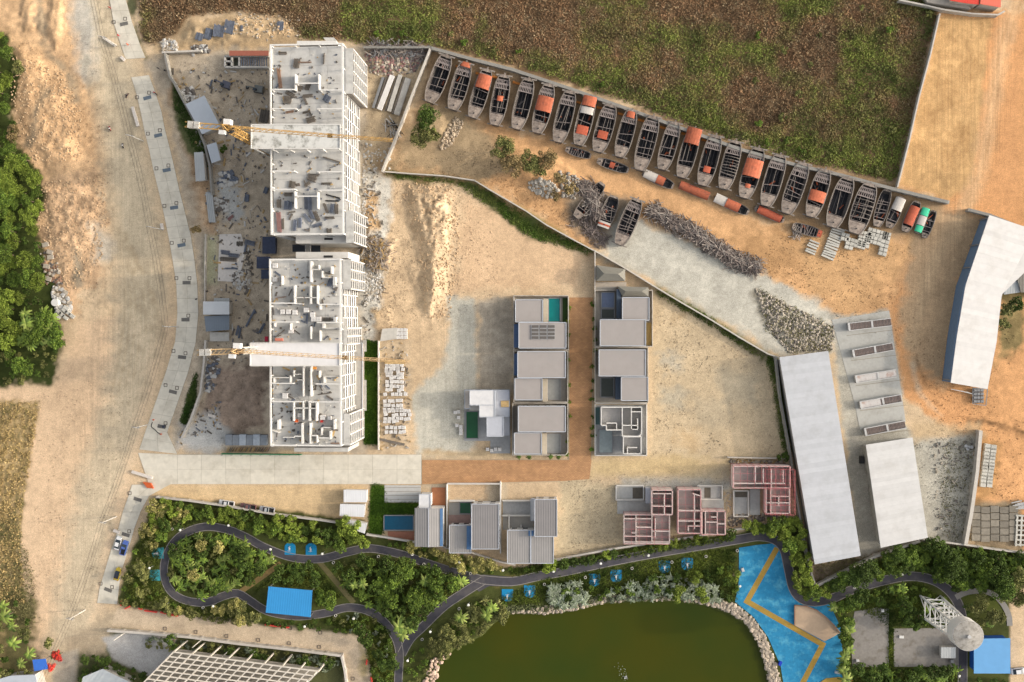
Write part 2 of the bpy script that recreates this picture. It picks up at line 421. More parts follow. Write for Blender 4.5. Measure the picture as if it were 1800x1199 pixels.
paint([(1400, 395), (1560, 420), (1620, 430), (1500, 560), (1420, 500)], (216, 170, 116), 12, 12, 0.8)
for k in range(9):
    stroke([(1600+k*6, 400-2*k), (1560+k*4, 450), (1530-k*2, 520+k*10)], 1.5, (190, 148, 100), 2.0, 0.5, 2)
for dy in (0, 10):
    stroke([(1050+dy, 300-dy), (1150, 320-dy), (1300, 385-dy), (1420, 460-dy), (1530, 480-dy), (1600, 420)], 1.6, (196, 156, 108), 2, 0.5, 2)
# right side
paint([(1652, 20), (1900, 20), (1900, 760), (1700, 780), (1590, 700), (1560, 545), (1600, 450), (1665, 352), (1578, 328)], (224, 164, 106), 5, 6)
paint([(1654, 26), (1742, 34), (1712, 320), (1665, 350), (1580, 325)], (214, 170, 112), 4, 4, tex=0.06)
for k in range(30):
    x0 = 1650+k*2.8; stroke([(x0+8, 40+(k % 5)*12), (x0-18, 160), (x0-52+k*0.6, 300)], 0.9, (200, 150, 92), 1.3, 0.4, 1.5)
stroke([(1800, -20), (1770, 60), (1745, 180), (1722, 300), (1690, 380), (1640, 470), (1600, 600)], 26, (228, 184, 134), 8, 0.8, 6)
for dx in (0, 12, 26):
    stroke([(1790+dx, -20), (1760+dx, 80), (1736+dx, 200), (1712+dx, 320)], 1.5, (198, 148, 96), 2, 0.55, 1)
paint([(1620, 360), (1735, 376), (1690, 500), (1662, 680), (1600, 640), (1575, 560)], (200, 172, 134), 10, 10, 0.8)
paint([(1755, 520), (1900, 500), (1900, 1000), (1710, 960), (1700, 760)], (224, 166, 108), 6, 8, tex=0.06)
paint([(1760, 516), (1800, 500), (1800, 600), (1750, 640)], (150, 130, 84), 8, 10, tex=0.15)
stroke([(1700, 740), (1760, 745), (1830, 770)], 3, (120, 88, 56), 3, 0.6, 4)
stroke([(1610, 620), (1625, 670), (1660, 720), (1740, 745), (1800, 760)], 4, (112, 84, 56), 4, 0.7, 5)
stroke([(1604, 640), (1618, 690), (1655, 730)], 5, (222, 206, 176), 5, 0.6, 4)
paint([(1460, 560), (1562, 545), (1592, 742), (1604, 770), (1720, 760), (1700, 960), (1620, 955), (1510, 990), (1500, 900)], (190, 184, 168), 4, 6, tex=0.05)
paint([(1655, 768), (1722, 768), (1704, 955), (1640, 950), (1668, 860)], (176, 170, 154), 6, 8, 0.7, tex=0.08)
paint([(1600, 740), (1720, 745), (1730, 765), (1610, 775)], (214, 184, 140), 8, 8, 0.7)
paint([(1488, 740), (1512, 745), (1550, 975), (1516, 985), (1500, 880)], (174, 168, 154), 4, 4, 0.8)
paint([(1412, 940), (1432, 992), (1512, 978), (1560, 962), (1600, 962), (1500, 1000), (1436, 1030)], (140, 122, 100), 4, 5, tex=0.15)
paint([(1706, 885), (1790, 880), (1800, 985), (1700, 955)], (170, 148, 116), 5, 6, tex=0.12)
paint([(1720, 770), (1760, 780), (1750, 870), (1712, 880)], (186, 142, 88), 6, 8, 0.8, tex=0.15)
# park
paint(PARK, (82, 88, 42), 3, 3, tex=0.12)
for (x, y, w, h) in ((560, 1015, 40, 20), (440, 1010, 24, 16), (800, 1000, 40, 12), (1000, 1020, 60, 12), (1240, 1000, 40, 25), (1400, 1090, 10, 10), (520, 1090, 60, 6), (260, 1020, 26, 40), (1560, 1055, 60, 18), (1730, 1060, 30, 20)):
    paint([(x-w, y-h), (x+w, y-h), (x+w, y+h), (x-w, y+h)], (98, 108, 44), 8, 10, 0.8)
for (x, y, w, h) in ((760, 990, 60, 6), (640, 1140, 8, 50), (900, 1020, 30, 6)):
    paint([(x-w, y-h), (x+w, y-h), (x+w, y+h), (x-w, y+h)], (158, 142, 82), 6, 8, 0.7)
GREENS = {'a': [(640, 600), (664, 600), (664, 781), (640, 781)], 'b': [(652, 853), (676, 853), (676, 884), (735, 884), (735, 904), (676, 906), (672, 942), (648, 938)]}
for g in GREENS.values(): paint(g, (74, 98, 34), 1.5, 0.5)
paint([(1776, 1030), (1900, 1030), (1900, 1300), (1776, 1300)], (226, 196, 156), 1.5, 0.5)
# large tonal drift and fine mottling of the soil
COL *= (1+0.26*n1+0.30*n2+0.25*n3)[..., None]
_g = COL.mean(-1, keepdims=True); COL = np.clip(_g+(COL-_g)*0.92, 0.005, 0.75)
for _p in RIDGED:
    _s = (PX > _p[0]) & (PX < _p[2]) & (PY > _p[1]) & (PY < _p[3]); _r = np.abs(fbm(GX[_s], GY[_s], 7, 41, 4)-0.5)*2; COL[_s] *= (0.84+0.5*np.clip(_r*2.2, 0, 0.5))[:, None]

# relief
HZ += -0.03+0.05*(n2+0.5)*0.3
mound([(8, 60), (60, 70), (110, 120), (150, 200), (170, 330), (90, 330), (40, 250), (15, 180)], 2.2, 40, 0.6)
mound([(30, -60), (60, -60), (70, 50), (40, 60)], 1.6, 16, 0.6)
mound([(90, -60), (118, -60), (116, 60), (100, 100), (80, 60)], 1.8, 14, 0.6)
mound([(62, 325), (150, 310), (190, 360), (176, 420), (110, 520), (80, 420)], 1.6, 26, 0.9)
mound([(262, 84), (315, 62), (330, 30), (420, 22), (500, 32), (528, 66), (460, 84), (390, 92)], 2.0, 20, 0.9, 4)
mound([(700, 316), (760, 316), (800, 330), (806, 400), (792, 450), (786, 520), (762, 572), (742, 560), (736, 470), (714, 400)], 4.0, 40, 0.9, 9)
mound([(745, 330), (790, 340), (790, 440), (760, 460)], 1.2, 14, 1.2, 8)
mound([(355, 640), (465, 640), (465, 745), (380, 755)], 0.9, 16, 0.9, 6)
mound([(384, 315), (420, 325), (425, 375), (392, 380)], 0.9, 12, 0.8, 4)
mound([(724, 190), (770, 182), (790, 215), (785, 260), (735, 255)], 2.0, 16, 0.5, 4)
mound([(866, 242), (960, 256), (1040, 320), (1050, 380), (960, 350), (880, 300)], 1.6, 16, 0.6, 5)
mound([(1320, 505), (1400, 540), (1468, 572), (1464, 618), (1390, 620), (1345, 570)], 0.7, 14, 1.5, 5)
mound([(642, 380), (700, 420), (690, 470), (650, 470), (632, 430)], 1.0, 10, 1.2, 6)
mound([(640, 90), (745, 92), (715, 140), (650, 130)], 1.0, 12, 1.0, 5)
mound([(645, 540), (690, 535), (692, 575), (660, 585)], 1.0, 12, 0.6, 4)
mound([(700, 455), (800, 455), (796, 540), (745, 560)], 1.5, 22, 1.3, 8)
# the pond basin
sel = (PX > 700) & (PX < 1400) & (PY > 1030)
d = sdf(PX[sel], PY[sel], POND)
HZ[sel] = np.where(d < 4, -0.9*np.clip((4-d)/8, 0, 1)*2.2, HZ[sel])
ny, nx = GX.shape
idx = np.arange(nx*ny).reshape(ny, nx)
F = np.stack([idx[:-1, :-1], idx[:-1, 1:], idx[1:, 1:], idx[1:, :-1]], -1).reshape(-1, 4)
gm = mat('soil', (1, 1, 1, 1), rough=0.95, var=0.13, scale=1.1, bump=0.25, spec=0.1, attr=True)
nt = gm.node_tree
# a second, pebble-sized grain on the soil
_b = nt.nodes['Principled BSDF']; _l = _b.inputs['Base Color'].links[0].from_socket
_n = nt.nodes.new('ShaderNodeTexNoise'); _n.inputs['Scale'].default_value = 4.0; _n.inputs['Detail'].default_value = 3
_t = nt.nodes.new('ShaderNodeTexCoord'); nt.links.new(_t.outputs['Object'], _n.inputs['Vector'])
_r = nt.nodes.new('ShaderNodeMapRange'); nt.links.new(_n.outputs['Fac'], _r.inputs[0])
_r.inputs[1].default_value = 0.25; _r.inputs[2].default_value = 0.75; _r.inputs[3].default_value = 0.68; _r.inputs[4].default_value = 1.32
_m = nt.nodes.new('ShaderNodeVectorMath'); _m.operation = 'SCALE'
nt.links.new(_l, _m.inputs[0]); nt.links.new(_r.outputs[0], _m.inputs['Scale']); nt.links.new(_m.outputs[0], _b.inputs['Base Color'])
_mp = nt.nodes.new('ShaderNodeMapping'); _mp.inputs['Scale'].default_value = (1.5, 0.035, 1); _mp.inputs['Rotation'].default_value = (0, 0, 0.16)
_s1 = nt.nodes.new('ShaderNodeTexNoise'); _s1.inputs['Scale'].default_value = 1.0; _s1.inputs['Detail'].default_value = 4; _s1.inputs['Distortion'].default_value = 1.4
nt.links.new(_t.outputs['Object'], _mp.inputs['Vector']); nt.links.new(_mp.outputs[0], _s1.inputs['Vector'])
_ta = nt.nodes.new('ShaderNodeAttribute'); _ta.attribute_name = 'Trk'
_sr = nt.nodes.new('ShaderNodeMapRange'); nt.links.new(_s1.outputs['Fac'], _sr.inputs[0]); _sr.inputs[1].default_value = 0.36; _sr.inputs[2].default_value = 0.64; _sr.inputs[3].default_value = 0.7; _sr.inputs[4].default_value = 1.25
_sx = nt.nodes.new('ShaderNodeMix'); nt.links.new(_ta.outputs['Fac'], _sx.inputs[0]); _sx.inputs[2].default_value = 1.0; nt.links.new(_sr.outputs[0], _sx.inputs[3])
_sm = nt.nodes.new('ShaderNodeVectorMath'); _sm.operation = 'SCALE'; nt.links.new(_m.outputs[0], _sm.inputs[0]); nt.links.new(_sx.outputs[0], _sm.inputs['Scale']); nt.links.new(_sm.outputs[0], _b.inputs['Base Color'])
TRK_ = np.zeros(GX.shape)
for _poly, _a in (([(120, -60), (190, -60), (232, 160), (300, 420), (305, 560), (270, 700), (200, 900), (130, 1199), (60, 1100), (110, 800), (150, 560), (190, 400), (170, 200)], 0.28), ([(1650, 20), (1800, 20), (1790, 200), (1740, 360), (1640, 560), (1590, 600), (1560, 500), (1600, 420), (1640, 340), (1580, 320)], 0.42), ([(720, 560), (900, 520), (900, 800), (730, 800)], 0.2)):
    _sel = (PX > 40) & (PX < 1830) & (PY > -80) & (PY < 1230); _dd = sdf(PX[_sel], PY[_sel], _poly); TRK_[_sel] = np.maximum(TRK_[_sel], np.clip(-_dd/18, 0, 1)*_a)
ground = np_mesh('ground', np.stack([GX, GY, HZ], -1).reshape(-1, 3), F, gm, COL.reshape(-1, 3), smooth=True)
tag(ground, kind='structure')
_at = ground.data.attributes.new('Trk', 'FLOAT', 'POINT'); _at.data.foreach_set('value', TRK_.astype(np.float32).ravel())
_ix = gx; _iy = gy
def ground_z(x, y):
    i = int(np.clip(np.searchsorted(_ix, x)-1, 0, nx-1)); j = int(np.clip(np.searchsorted(_iy, y)-1, 0, ny-1))
    return float(HZ[j, i])

# ---------------------------------------------------------------- roads and paths
def W2(pts, h=0.0): return [P(x, y, h) for x, y in pts]
slab_mat = mat('road_concrete', C(226, 218, 200), rough=0.9, var=0.09, scale=0.5, blotch=C(190, 180, 160), blotch_amt=0.45, blotch_scale=5, rnd=0.05)
joint_mat = mat('road_joint', C(150, 140, 122), rough=0.95)
def shrink(q, k):
    c = [sum(p[0] for p in q)/len(q), sum(p[1] for p in q)/len(q)]
    out = []
    for p in q:
        d = math.hypot(p[0]-c[0], p[1]-c[1]); s = (d-k)/d
        out.append((c[0]+(p[0]-c[0])*s, c[1]+(p[1]-c[1])*s))
    return out
def slab_road(stations, lanes=2, sub=2):
    L_, R_ = [], []
    for i in range(len(stations)-1):
        for j in range(sub):
            t = j/sub
            a, b = stations[i], stations[i+1]
            L_.append((a[0]+(b[0]-a[0])*t, a[1]+(b[1]-a[1])*t)); R_.append((a[2]+(b[2]-a[2])*t, a[3]+(b[3]-a[3])*t))
    L_.append(stations[-1][:2]); R_.append(stations[-1][2:])
    L_ = W2(L_); R_ = W2(R_)
    m = MB()
    m.prism([(p.x, p.y) for p in L_]+[(p.x, p.y) for p in R_[::-1]], -0.1, 0.05)
    base = m.build('road', joint_mat); tag(base, kind='structure')
    for i in range(len(L_)-1):
        for k in range(lanes):
            u0, u1 = k/lanes, (k+1)/lanes
            q = [L_[i].lerp(R_[i], u0), L_[i].lerp(R_[i], u1), L_[i+1].lerp(R_[i+1], u1), L_[i+1].lerp(R_[i+1], u0)]
            MB().prism(shrink(q, 0.04), 0.0, 0.10+random.uniform(0, 0.006)).build('slab', slab_mat, base)
    return base
slab_road([(186, -40, 213, -42), (193, 0, 221, -1), (200, 40, 232, 38), (213, 80, 246, 78), (221, 104, 256, 102)])
slab_road([(231, 136, 262, 132), (240, 165, 273, 162), (248, 200, 284, 196), (254, 230, 290, 227), (262, 262, 298, 258), (270, 300, 307, 296), (280, 340, 316, 336), (289, 380, 326, 376), (297, 420, 336, 416), (304, 460, 342, 457), (310, 500, 347, 499), (312, 550, 349, 550), (308, 600, 344, 603), (293, 650, 331, 654), (276, 700, 313, 706), (258, 752, 294, 760), (245, 790, 312, 798)])
slab_road([(243, 796, 262, 852)]+[(x, 799, x, 851) for x in (312, 354, 397, 440, 483, 526, 569, 612, 655, 698, 741)], lanes=2, sub=1)
slab_road([(232, 852, 300, 851), (226, 872, 262, 872), (216, 900, 247, 900), (208, 930, 236, 930), (196, 965, 226, 966), (184, 1005, 213, 1006), (175, 1035, 209, 1036), (171, 1060, 206, 1062)], lanes=2, sub=1)

paver = bpy.data.materials.new('brown_pavers'); paver.use_nodes = True
nt = paver.node_tree; N = nt.nodes; L = nt.links
bt = N.new('ShaderNodeTexBrick'); tcn = N.new('ShaderNodeTexCoord'); L.new(tcn.outputs['Object'], bt.inputs['Vector'])
bt.inputs['Color1'].default_value = C(206, 158, 110); bt.inputs['Color2'].default_value = C(186, 142, 100); bt.inputs['Mortar'].default_value = C(150, 104, 72)
bt.inputs['Scale'].default_value = 1.0; bt.inputs['Brick Width'].default_value = 0.8; bt.inputs['Row Height'].default_value = 0.4; bt.inputs['Mortar Size'].default_value = 0.03
nz = N.new('ShaderNodeTexNoise'); nz.inputs['Scale'].default_value = 0.35; nz.inputs['Detail'].default_value = 6; L.new(tcn.outputs['Object'], nz.inputs['Vector'])
mr = N.new('ShaderNodeMapRange'); L.new(nz.outputs['Fac'], mr.inputs[0]); mr.inputs[1].default_value = 0.3; mr.inputs[2].default_value = 0.7; mr.inputs[3].default_value = 0.85; mr.inputs[4].default_value = 1.15
vm = N.new('ShaderNodeVectorMath'); vm.operation = 'SCALE'; L.new(bt.outputs['Color'], vm.inputs[0]); L.new(mr.outputs[0], vm.inputs['Scale'])
L.new(vm.outputs[0], N['Principled BSDF'].inputs['Base Color']); N['Principled BSDF'].inputs['Roughness'].default_value = 0.9
pr = MB().prism(W2([(742, 808), (1000, 808), (1000, 523), (1043, 523), (1040, 808), (1036, 842), (985, 846), (742, 852)]), -0.1, 0.09).build('paver_road', paver)
tag(pr, kind='structure')
m = MB()                                          # slightly raised edging bands of the paver road
for a, b in (((742, 808), (1000, 808)), ((1000, 808), (1000, 523)), ((1043, 523), (1040, 808)), ((985, 846), (742, 852))):
    m.bar(P(*a, 0.07), P(*b, 0.07), 0.25, 0.1)
tag(m.build('kerb', mat('kerb_concrete', C(190, 170, 140))), kind='structure')
asphalt = mat('park_asphalt', C(80, 78, 84), rough=0.9, var=0.12, scale=0.5, blotch=C(112, 106, 102), blotch_amt=0.5, blotch_scale=7)
def ribbon(name, pts, w, material, z=0.08, edge=None, parent=None, kind='structure'):
    s = [P(x, y) for x, y in smooth_line(pts, 7)]
    A, B = [], []
    for i, p in enumerate(s):
        t = (s[min(i+1, len(s)-1)]-s[max(i-1, 0)]).normalized(); n = Vector((-t.y, t.x, 0))
        A.append(p+n*w/2); B.append(p-n*w/2)
    m = MB(); k = len(s)
    V = [(p.x, p.y, z) for p in A]+[(p.x, p.y, z) for p in B]+[(p.x, p.y, -0.1) for p in A]+[(p.x, p.y, -0.1) for p in B]
    Fc = []
    for i in range(k-1):
        Fc += [(i, k+i, k+i+1, i+1), (i+1, 2*k+i+1, 2*k+i, i), (k+i, 3*k+i, 3*k+i+1, k+i+1)]
    m.add(V, Fc)
    o = m.build(name, material, parent)
    if kind: tag(o, kind=kind)
    if edge:
        e = MB()
        for S in (A, B):
            for a, b in zip(S[:-1], S[1:]): e.bar((a.x, a.y, z-0.03), (b.x, b.y, z-0.03), 0.22, 0.12)
        tag(e.build('kerb', edge), kind='structure')
    return o
kerb_g = mat('path_kerb', C(150, 144, 138))
MAINP = [(848, 1019), (900, 1022), (950, 1012), (1000, 1003), (1080, 986), (1160, 971), (1240, 958), (1300, 948), (1335, 943), (1362, 949), (1378, 966), (1386, 1000), (1394, 1034), (1408, 1052), (1432, 1058), (1465, 1051), (1500, 1036), (1560, 1019), (1605, 1013), (1645, 1022), (1674, 1045), (1689, 1075), (1692, 1110), (1692, 1150), (1692, 1240)]
LOOPP = [(848, 1019), (800, 1006), (745, 988), (700, 973), (650, 964), (612, 970), (565, 982), (515, 980), (465, 962), (432, 944), (400, 931), (360, 926), (322, 939), (298, 965), (288, 1000), (296, 1033), (320, 1053), (360, 1059), (395, 1047), (418, 1043), (440, 1056), (470, 1074), (520, 1083), (570, 1078), (610, 1068), (645, 1073), (672, 1090), (692, 1115), (702, 1145), (700, 1199), (698, 1250)]
ribbon('park_path', MAINP, 2.7, asphalt, 0.08, kerb_g)
ribbon('park_path', LOOPP, 2.5, asphalt, 0.088, kerb_g)
ribbon('park_path', [(706, 1150), (722, 1122), (745, 1100), (780, 1066), (812, 1044), (850, 1020)], 2.7, asphalt, 0.096, kerb_g)
MB().prism(W2([(815, 1012), (842, 1040), (860, 1030), (900, 1031), (900, 1014), (850, 1010)]), 0, 0.1).build('park_path', asphalt)['kind'] = 'structure'
gpath = mat('grey_path', C(150, 146, 140), var=0.1)
ribbon('grey_path', [(1680, 1050), (1700, 1041), (1730, 1039), (1755, 1052), (1772, 1078), (1775, 1100)], 1.7, gpath, 0.1)
tanp = mat('tan_path', C(158, 132, 82), var=0.15, scale=2)
ribbon('tan_path', [(420, 1042), (455, 1018), (494, 990)], 1.7, tanp, 0.07)
ribbon('tan_path', [(558, 984), (590, 1022), (622, 1060)], 1.7, mat('worn_path', C(128, 118, 76), var=0.15, scale=2), 0.07)

# blue play plaza by the pond
blue = mat('blue_court', C(44, 140, 184), rough=0.85, var=0.14, scale=0.9, blotch=C(96, 178, 206), blotch_amt=0.75, blotch_scale=3)
PLZ = [(1299, 963), (1330, 958), (1362, 955), (1374, 975), (1382, 1010), (1392, 1046), (1408, 1060), (1440, 1064), (1455, 1058), (1466, 1078), (1478, 1104), (1481, 1150), (1480, 1250), (1385, 1250), (1372, 1170), (1350, 1120), (1325, 1085), (1292, 1058), (1299, 1020)]
tag(MB().prism(W2(PLZ), -0.1, 0.07).build('plaza', blue), kind='structure')
yel = mat('yellow_band', C(180, 146, 66), rough=0.8, var=0.08)
zz = [P(*p) for p in [(1366, 963), (1313, 1057), (1446, 1133), (1398, 1225)]]
m = MB()
for a, b in zip(zz[:-1], zz[1:]):
    d = (b-a).normalized(); m.bar((a.x-d.x*0.7, a.y-d.y*0.7, 0.061), (b.x+d.x*0.7, b.y+d.y*0.7, 0.061), 1.7, 0.03)
m = MB()
def offs(pts, w):
    A, B = [], []
    for i, p in enumerate(pts):
        if i == 0: t = pts[1]-p
        elif i == len(pts)-1: t = p-pts[i-1]
        else: t = (pts[i+1]-p).normalized()+(p-pts[i-1]).normalized()
        t = t.normalized(); n = Vector((-t.y, t.x, 0)); k = 1.0
        if 0 < i < len(pts)-1:
            k = 1/max(0.4, n.dot(Vector((-(p-pts[i-1]).normalized().y, (p-pts[i-1]).normalized().x, 0))))
        A.append(p+n*w/2*k); B.append(p-n*w/2*k)
    return A, B
A, B = offs(zz, 1.7)
for i in range(3):
    m.prism([A[i], A[i+1], B[i+1], B[i]], 0.03, 0.078)
tag(m.build('plaza_band', yel), kind='structure')
tanstage = mat('tan_stage', C(204, 176, 146), var=0.07)
st = thing('round_stage', 'tan fan-shaped stage set in the blue plaza', 'stage', P(1430, 1095))
MB().prism(W2([(1397, 1064), (1418, 1066), (1436, 1073), (1452, 1085), (1466, 1099), (1477, 1112), (1449, 1127), (1397, 1099)]), -0.05, 0.3).build('stage_floor', tanstage, st)
m = MB()
arc = [(1397, 1064), (1418, 1066), (1436, 1073), (1452, 1085), (1466, 1099), (1477, 1112)]
for a, b in zip(arc[:-1], arc[1:]): m.bar(P(*a, 0.5), P(*b, 0.5), 0.3, 0.5)
m.build('curved_wall', mat('stage_wall', C(170, 134, 108)), st)
m = MB(); m.bar(P(1397, 1064, 0.5), P(1397, 1099, 0.5), 0.3, 0.5); m.build('side_wall', mat('stage_wall', C(1, 1, 1)), st)
m = MB().prism(W2([(1440, 1200), (1452, 1192), (1475, 1190), (1500, 1196), (1520, 1230), (1440, 1230)]), -0.05, 0.25).build('stage_floor', yel)
tag(m, 'ochre curved platform at the foot of the blue plaza', 'platform')
# pond water
wm = bpy.data.materials.new('pond_water'); wm.use_nodes = True
nt = wm.node_tree; b = nt.nodes['Principled BSDF']
tcn = nt.nodes.new('ShaderNodeTexCoord'); nz = nt.nodes.new('ShaderNodeTexNoise'); nz.inputs['Scale'].default_value = 0.03; nz.inputs['Detail'].default_value = 3
nt.links.new(tcn.outputs['Object'], nz.inputs['Vector'])
cr = nt.nodes.new('ShaderNodeValToRGB'); cr.color_ramp.elements[0].color = C(68, 70, 14); cr.color_ramp.elements[1].color = C(56, 68, 18)
cr.color_ramp.elements[0].position = 0.35; cr.color_ramp.elements[1].position = 0.65
nt.links.new(nz.outputs['Fac'], cr.inputs[0]); nt.links.new(cr.outputs[0], b.inputs['Base Color'])
b.inputs['Roughness'].default_value = 0.12; b.inputs['Specular IOR Level'].default_value = 0.15
n2_ = nt.nodes.new('ShaderNodeTexNoise'); n2_.inputs['Scale'].default_value = 1.5; nt.links.new(tcn.outputs['Object'], n2_.inputs['Vector'])
bp = nt.nodes.new('ShaderNodeBump'); bp.inputs['Strength'].default_value = 0.25; bp.inputs['Distance'].default_value = 0.06
nt.links.new(n2_.outputs['Fac'], bp.inputs['Height']); nt.links.new(bp.outputs[0], b.inputs['Normal'])
o = MB().prism(W2([(735, 1330), (752, 1240), (756, 1195), (770, 1160), (795, 1137), (842, 1114), (868, 1090), (896, 1076), (960, 1077), (1010, 1071), (1060, 1058), (1120, 1054), (1190, 1054), (1245, 1062), (1285, 1076), (1314, 1095), (1334, 1128), (1348, 1170), (1354, 1199), (1360, 1330)]), -0.75, -0.6).build('pond_water', wm)
tag(o, kind='structure')
# ---------------------------------------------------------------- general builders
ROOFS = {}
def roof_mat(name, rgb, ang=0.0, size=0.45, strength=0.5, **k):
    return mat(name, C(*rgb), rough=k.pop('rough', 0.55), var=0.05, scale=0.4, wave=(ang, max(size, 0.75), strength*0.4), **k)
def at_root(name, label, cat, x, y, group=None):
    p = P(x, y); return thing(name, label, cat, (p.x, p.y, 0), 0, group)
def shed(px, h, label, roofm, wallm, name='shed', cat='shed', thick=0.15, inset=0.25, group=None, z0=0.0, posts=False, ridge=None):
    """px: roof corners seen in the photograph at height h"""
    q = [P(x, y, h) for x, y in px]
    c = sum(q, Vector())/len(q)
    root = thing(name, label, cat, (c.x, c.y, z0), 0, group)
    MB().prism(q, h-thick, h).build('roof', roofm, root)
    qi = shrink([(p.x, p.y) for p in q], inset*1.4)
    if posts:
        for x, y in qi: MB().box((x, y, (z0+h-thick)/2), (0.2, 0.2, h-thick-z0)).build('post', steel, root)
    else:
        MB().prism(qi, z0-0.1 if z0 == 0 else z0, h-thick-0.003).build('wall', wallm, root)
    return root
def rect(x0, y0, x1, y1): return [(x0, y0), (x1, y0), (x1, y1), (x0, y1)]

# ---------------------------------------------------------------- the two apartment blocks under construction
HF, HS = 23.0, 20.0
slabm = mat('floor_slab_concrete', C(206, 203, 196), var=0.10, scale=0.7, blotch=C(172, 168, 160), blotch_amt=0.6, blotch_scale=3, rnd=0.04)
colm = mat('precast_white', C(232, 228, 220), var=0.05, blotch=C(205, 200, 190), blotch_amt=0.3, blotch_scale=2)
infill = mat('block_infill', C(168, 160, 150), var=0.15)
def tower(x0, y0, x1, y1, label, bays, partitions, beams, open_bays, root_name='apartment_block'):
    A = P(x0, y0, HF); B = P(x1, y1, HF)
    X0, X1, Y0, Y1 = A.x, B.x, B.y, A.y                      # Y1 is the far (upper) end
    root = thing(root_name, label, 'building', ((X0+X1)/2, (Y0+Y1)/2, 0))
    MB().box(((X0+X1-1.5)/2, (Y0+Y1)/2, HS/2-0.3), (X1-X0-1.5-0.3, Y1-Y0-0.4, HS-0.5)).build('wall', infill, root)
    st = HS/7
    for k in range(1, 8):
        z = k*st
        if k < 7: MB().box(((X0+X1)/2, (Y0+Y1)/2, z-0.13), (X1-X0, Y1-Y0, 0.26)).build('floor_edge', colm, root)
    nx_, ny_ = 4, max(6, int((Y1-Y0)/5.2))
    pm = MB().box((0, 0, 0), ((X1-X0)/nx_-0.05, (Y1-Y0)/ny_-0.05, 0.26))
    proto = None
    for i in range(nx_):
        for j in range(ny_):
            x = X0+(i+0.5)*(X1-X0)/nx_; y = Y0+(j+0.5)*(Y1-Y0)/ny_
            if proto is None:
                me = bpy.data.meshes.new('floor_panel'); me.from_pydata(pm.v, [], pm.f); me.materials.append(slabm); proto = me
            o = bpy.data.objects.new('floor_panel', proto); col.objects.link(o); o.parent = root
            o.location = (x-ORG[root.name].x, y-ORG[root.name].y, HS-0.13+random.uniform(-0.012, 0.012))
    # open facade towards the east: columns and dark openings
    n = int(round((Y1-Y0)/3.6)); dy = (Y1-Y0)/n
    cm = MB().box((0, 0, HS/2), (0.3, 0.3, HS-0.01)); cme = bpy.data.meshes.new('column'); cme.from_pydata(cm.v, [], cm.f); cme.materials.append(colm)
    wmb = MB().box((0, 0, 0), (0.12, dy-1.1, 1.9)); wme = bpy.data.meshes.new('window'); wme.from_pydata(wmb.v, [], wmb.f); wme.materials.append(dark_glass)
    rmb = MB().box((0, 0, 0), (0.08, dy-0.35, 0.85)); rme = bpy.data.meshes.new('balcony_rail'); rme.from_pydata(rmb.v, [], rmb.f); rme.materials.append(colm)
    def put(nm, me, x, y, z):
        o = bpy.data.objects.new(nm, me); col.objects.link(o); o.parent = root
        o.location = (x-ORG[root.name].x, y-ORG[root.name].y, z); return o
    for j in range(n+1):
        put('column', cme, X1-0.17, Y0+0.16+j*(Y1-Y0-0.32)/n, 0)
    for j in range(n):
        for k in range(7):
            put('window', wme, X1-1.56, Y0+(j+0.5)*dy, k*st+1.35)
            if (j*7+k*3) % 4: put('balcony_rail', rme, X1-0.08, Y0+(j+0.5)*dy, k*st+0.5)
    # north and south end walls carry openings too
    for yy in (Y0-0.02, Y1+0.02):
        for k in range(7):
            for xx in (0.2, 0.75):
                m_ = MB().box((X0+(X1-X0)*xx, yy, k*st+1.4), (2.4, 0.06, 1.3)); m_.build('window', dark_glass, root)
    for k in range(7):                                        # west side windows
        for j in range(n):
            if j % 2 == 0: put('window', wme, X0+0.12, Y0+(j+0.5)*dy, k*st+1.35)
    # top frame
    m = MB(); w = 0.42
    m.box(((X0+X1)/2, Y1-0.2, HF-0.25), (X1-X0, w, 0.5)); m.box(((X0+X1)/2, Y0+0.2, HF-0.25), (X1-X0, w, 0.5))
    m.box((X0+0.2, (Y0+Y1)/2, HF-0.25), (w+0.02, Y1-Y0-0.84, 0.49)); m.box((X1-0.2, (Y0+Y1)/2, HF-0.25), (w+0.06, Y1-Y0-0.84, 0.49))
    m.build('roof_beam', colm, root)
    for (ax, ay, bx, by) in beams:
        a = P(ax, ay, HF-0.22); b = P(bx, by, HF-0.22)
        MB().bar(a, b, 0.34, 0.42).build('roof_beam', colm, root)
        for p in (a, b): MB().box((p.x, p.y, (HS+HF-0.43)/2), (0.3, 0.3, HF-0.43-HS)).build('roof_column', colm, root)
    k = int((Y1-Y0)/6.4)
    for j in range(k+1):
        for x in (X0+0.2, X1-0.2):
            MB().box((x, Y0+0.2+j*(Y1-Y0-0.4)/k, (HS+HF-0.5)/2), (0.36, 0.36, HF-0.5-HS)).build('roof_column', colm, root)
    for x in (0.33, 0.66):
        for y in (Y0+0.2, Y1-0.2): MB().box((X0+(X1-X0)*x, y, (HS+HF-0.5)/2), (0.3, 0.3, HF-0.5-HS)).build('roof_column', colm, root)
    for (ax, ay, bx, by, w) in partitions:
        a = P(ax, ay, HF-0.6); b = P(bx, by, HF-0.6); a.z = b.z = (HS+HF-0.6)/2
        MB().bar(a, b, w, HF-0.6-HS).build('partition_wall', colm, root)
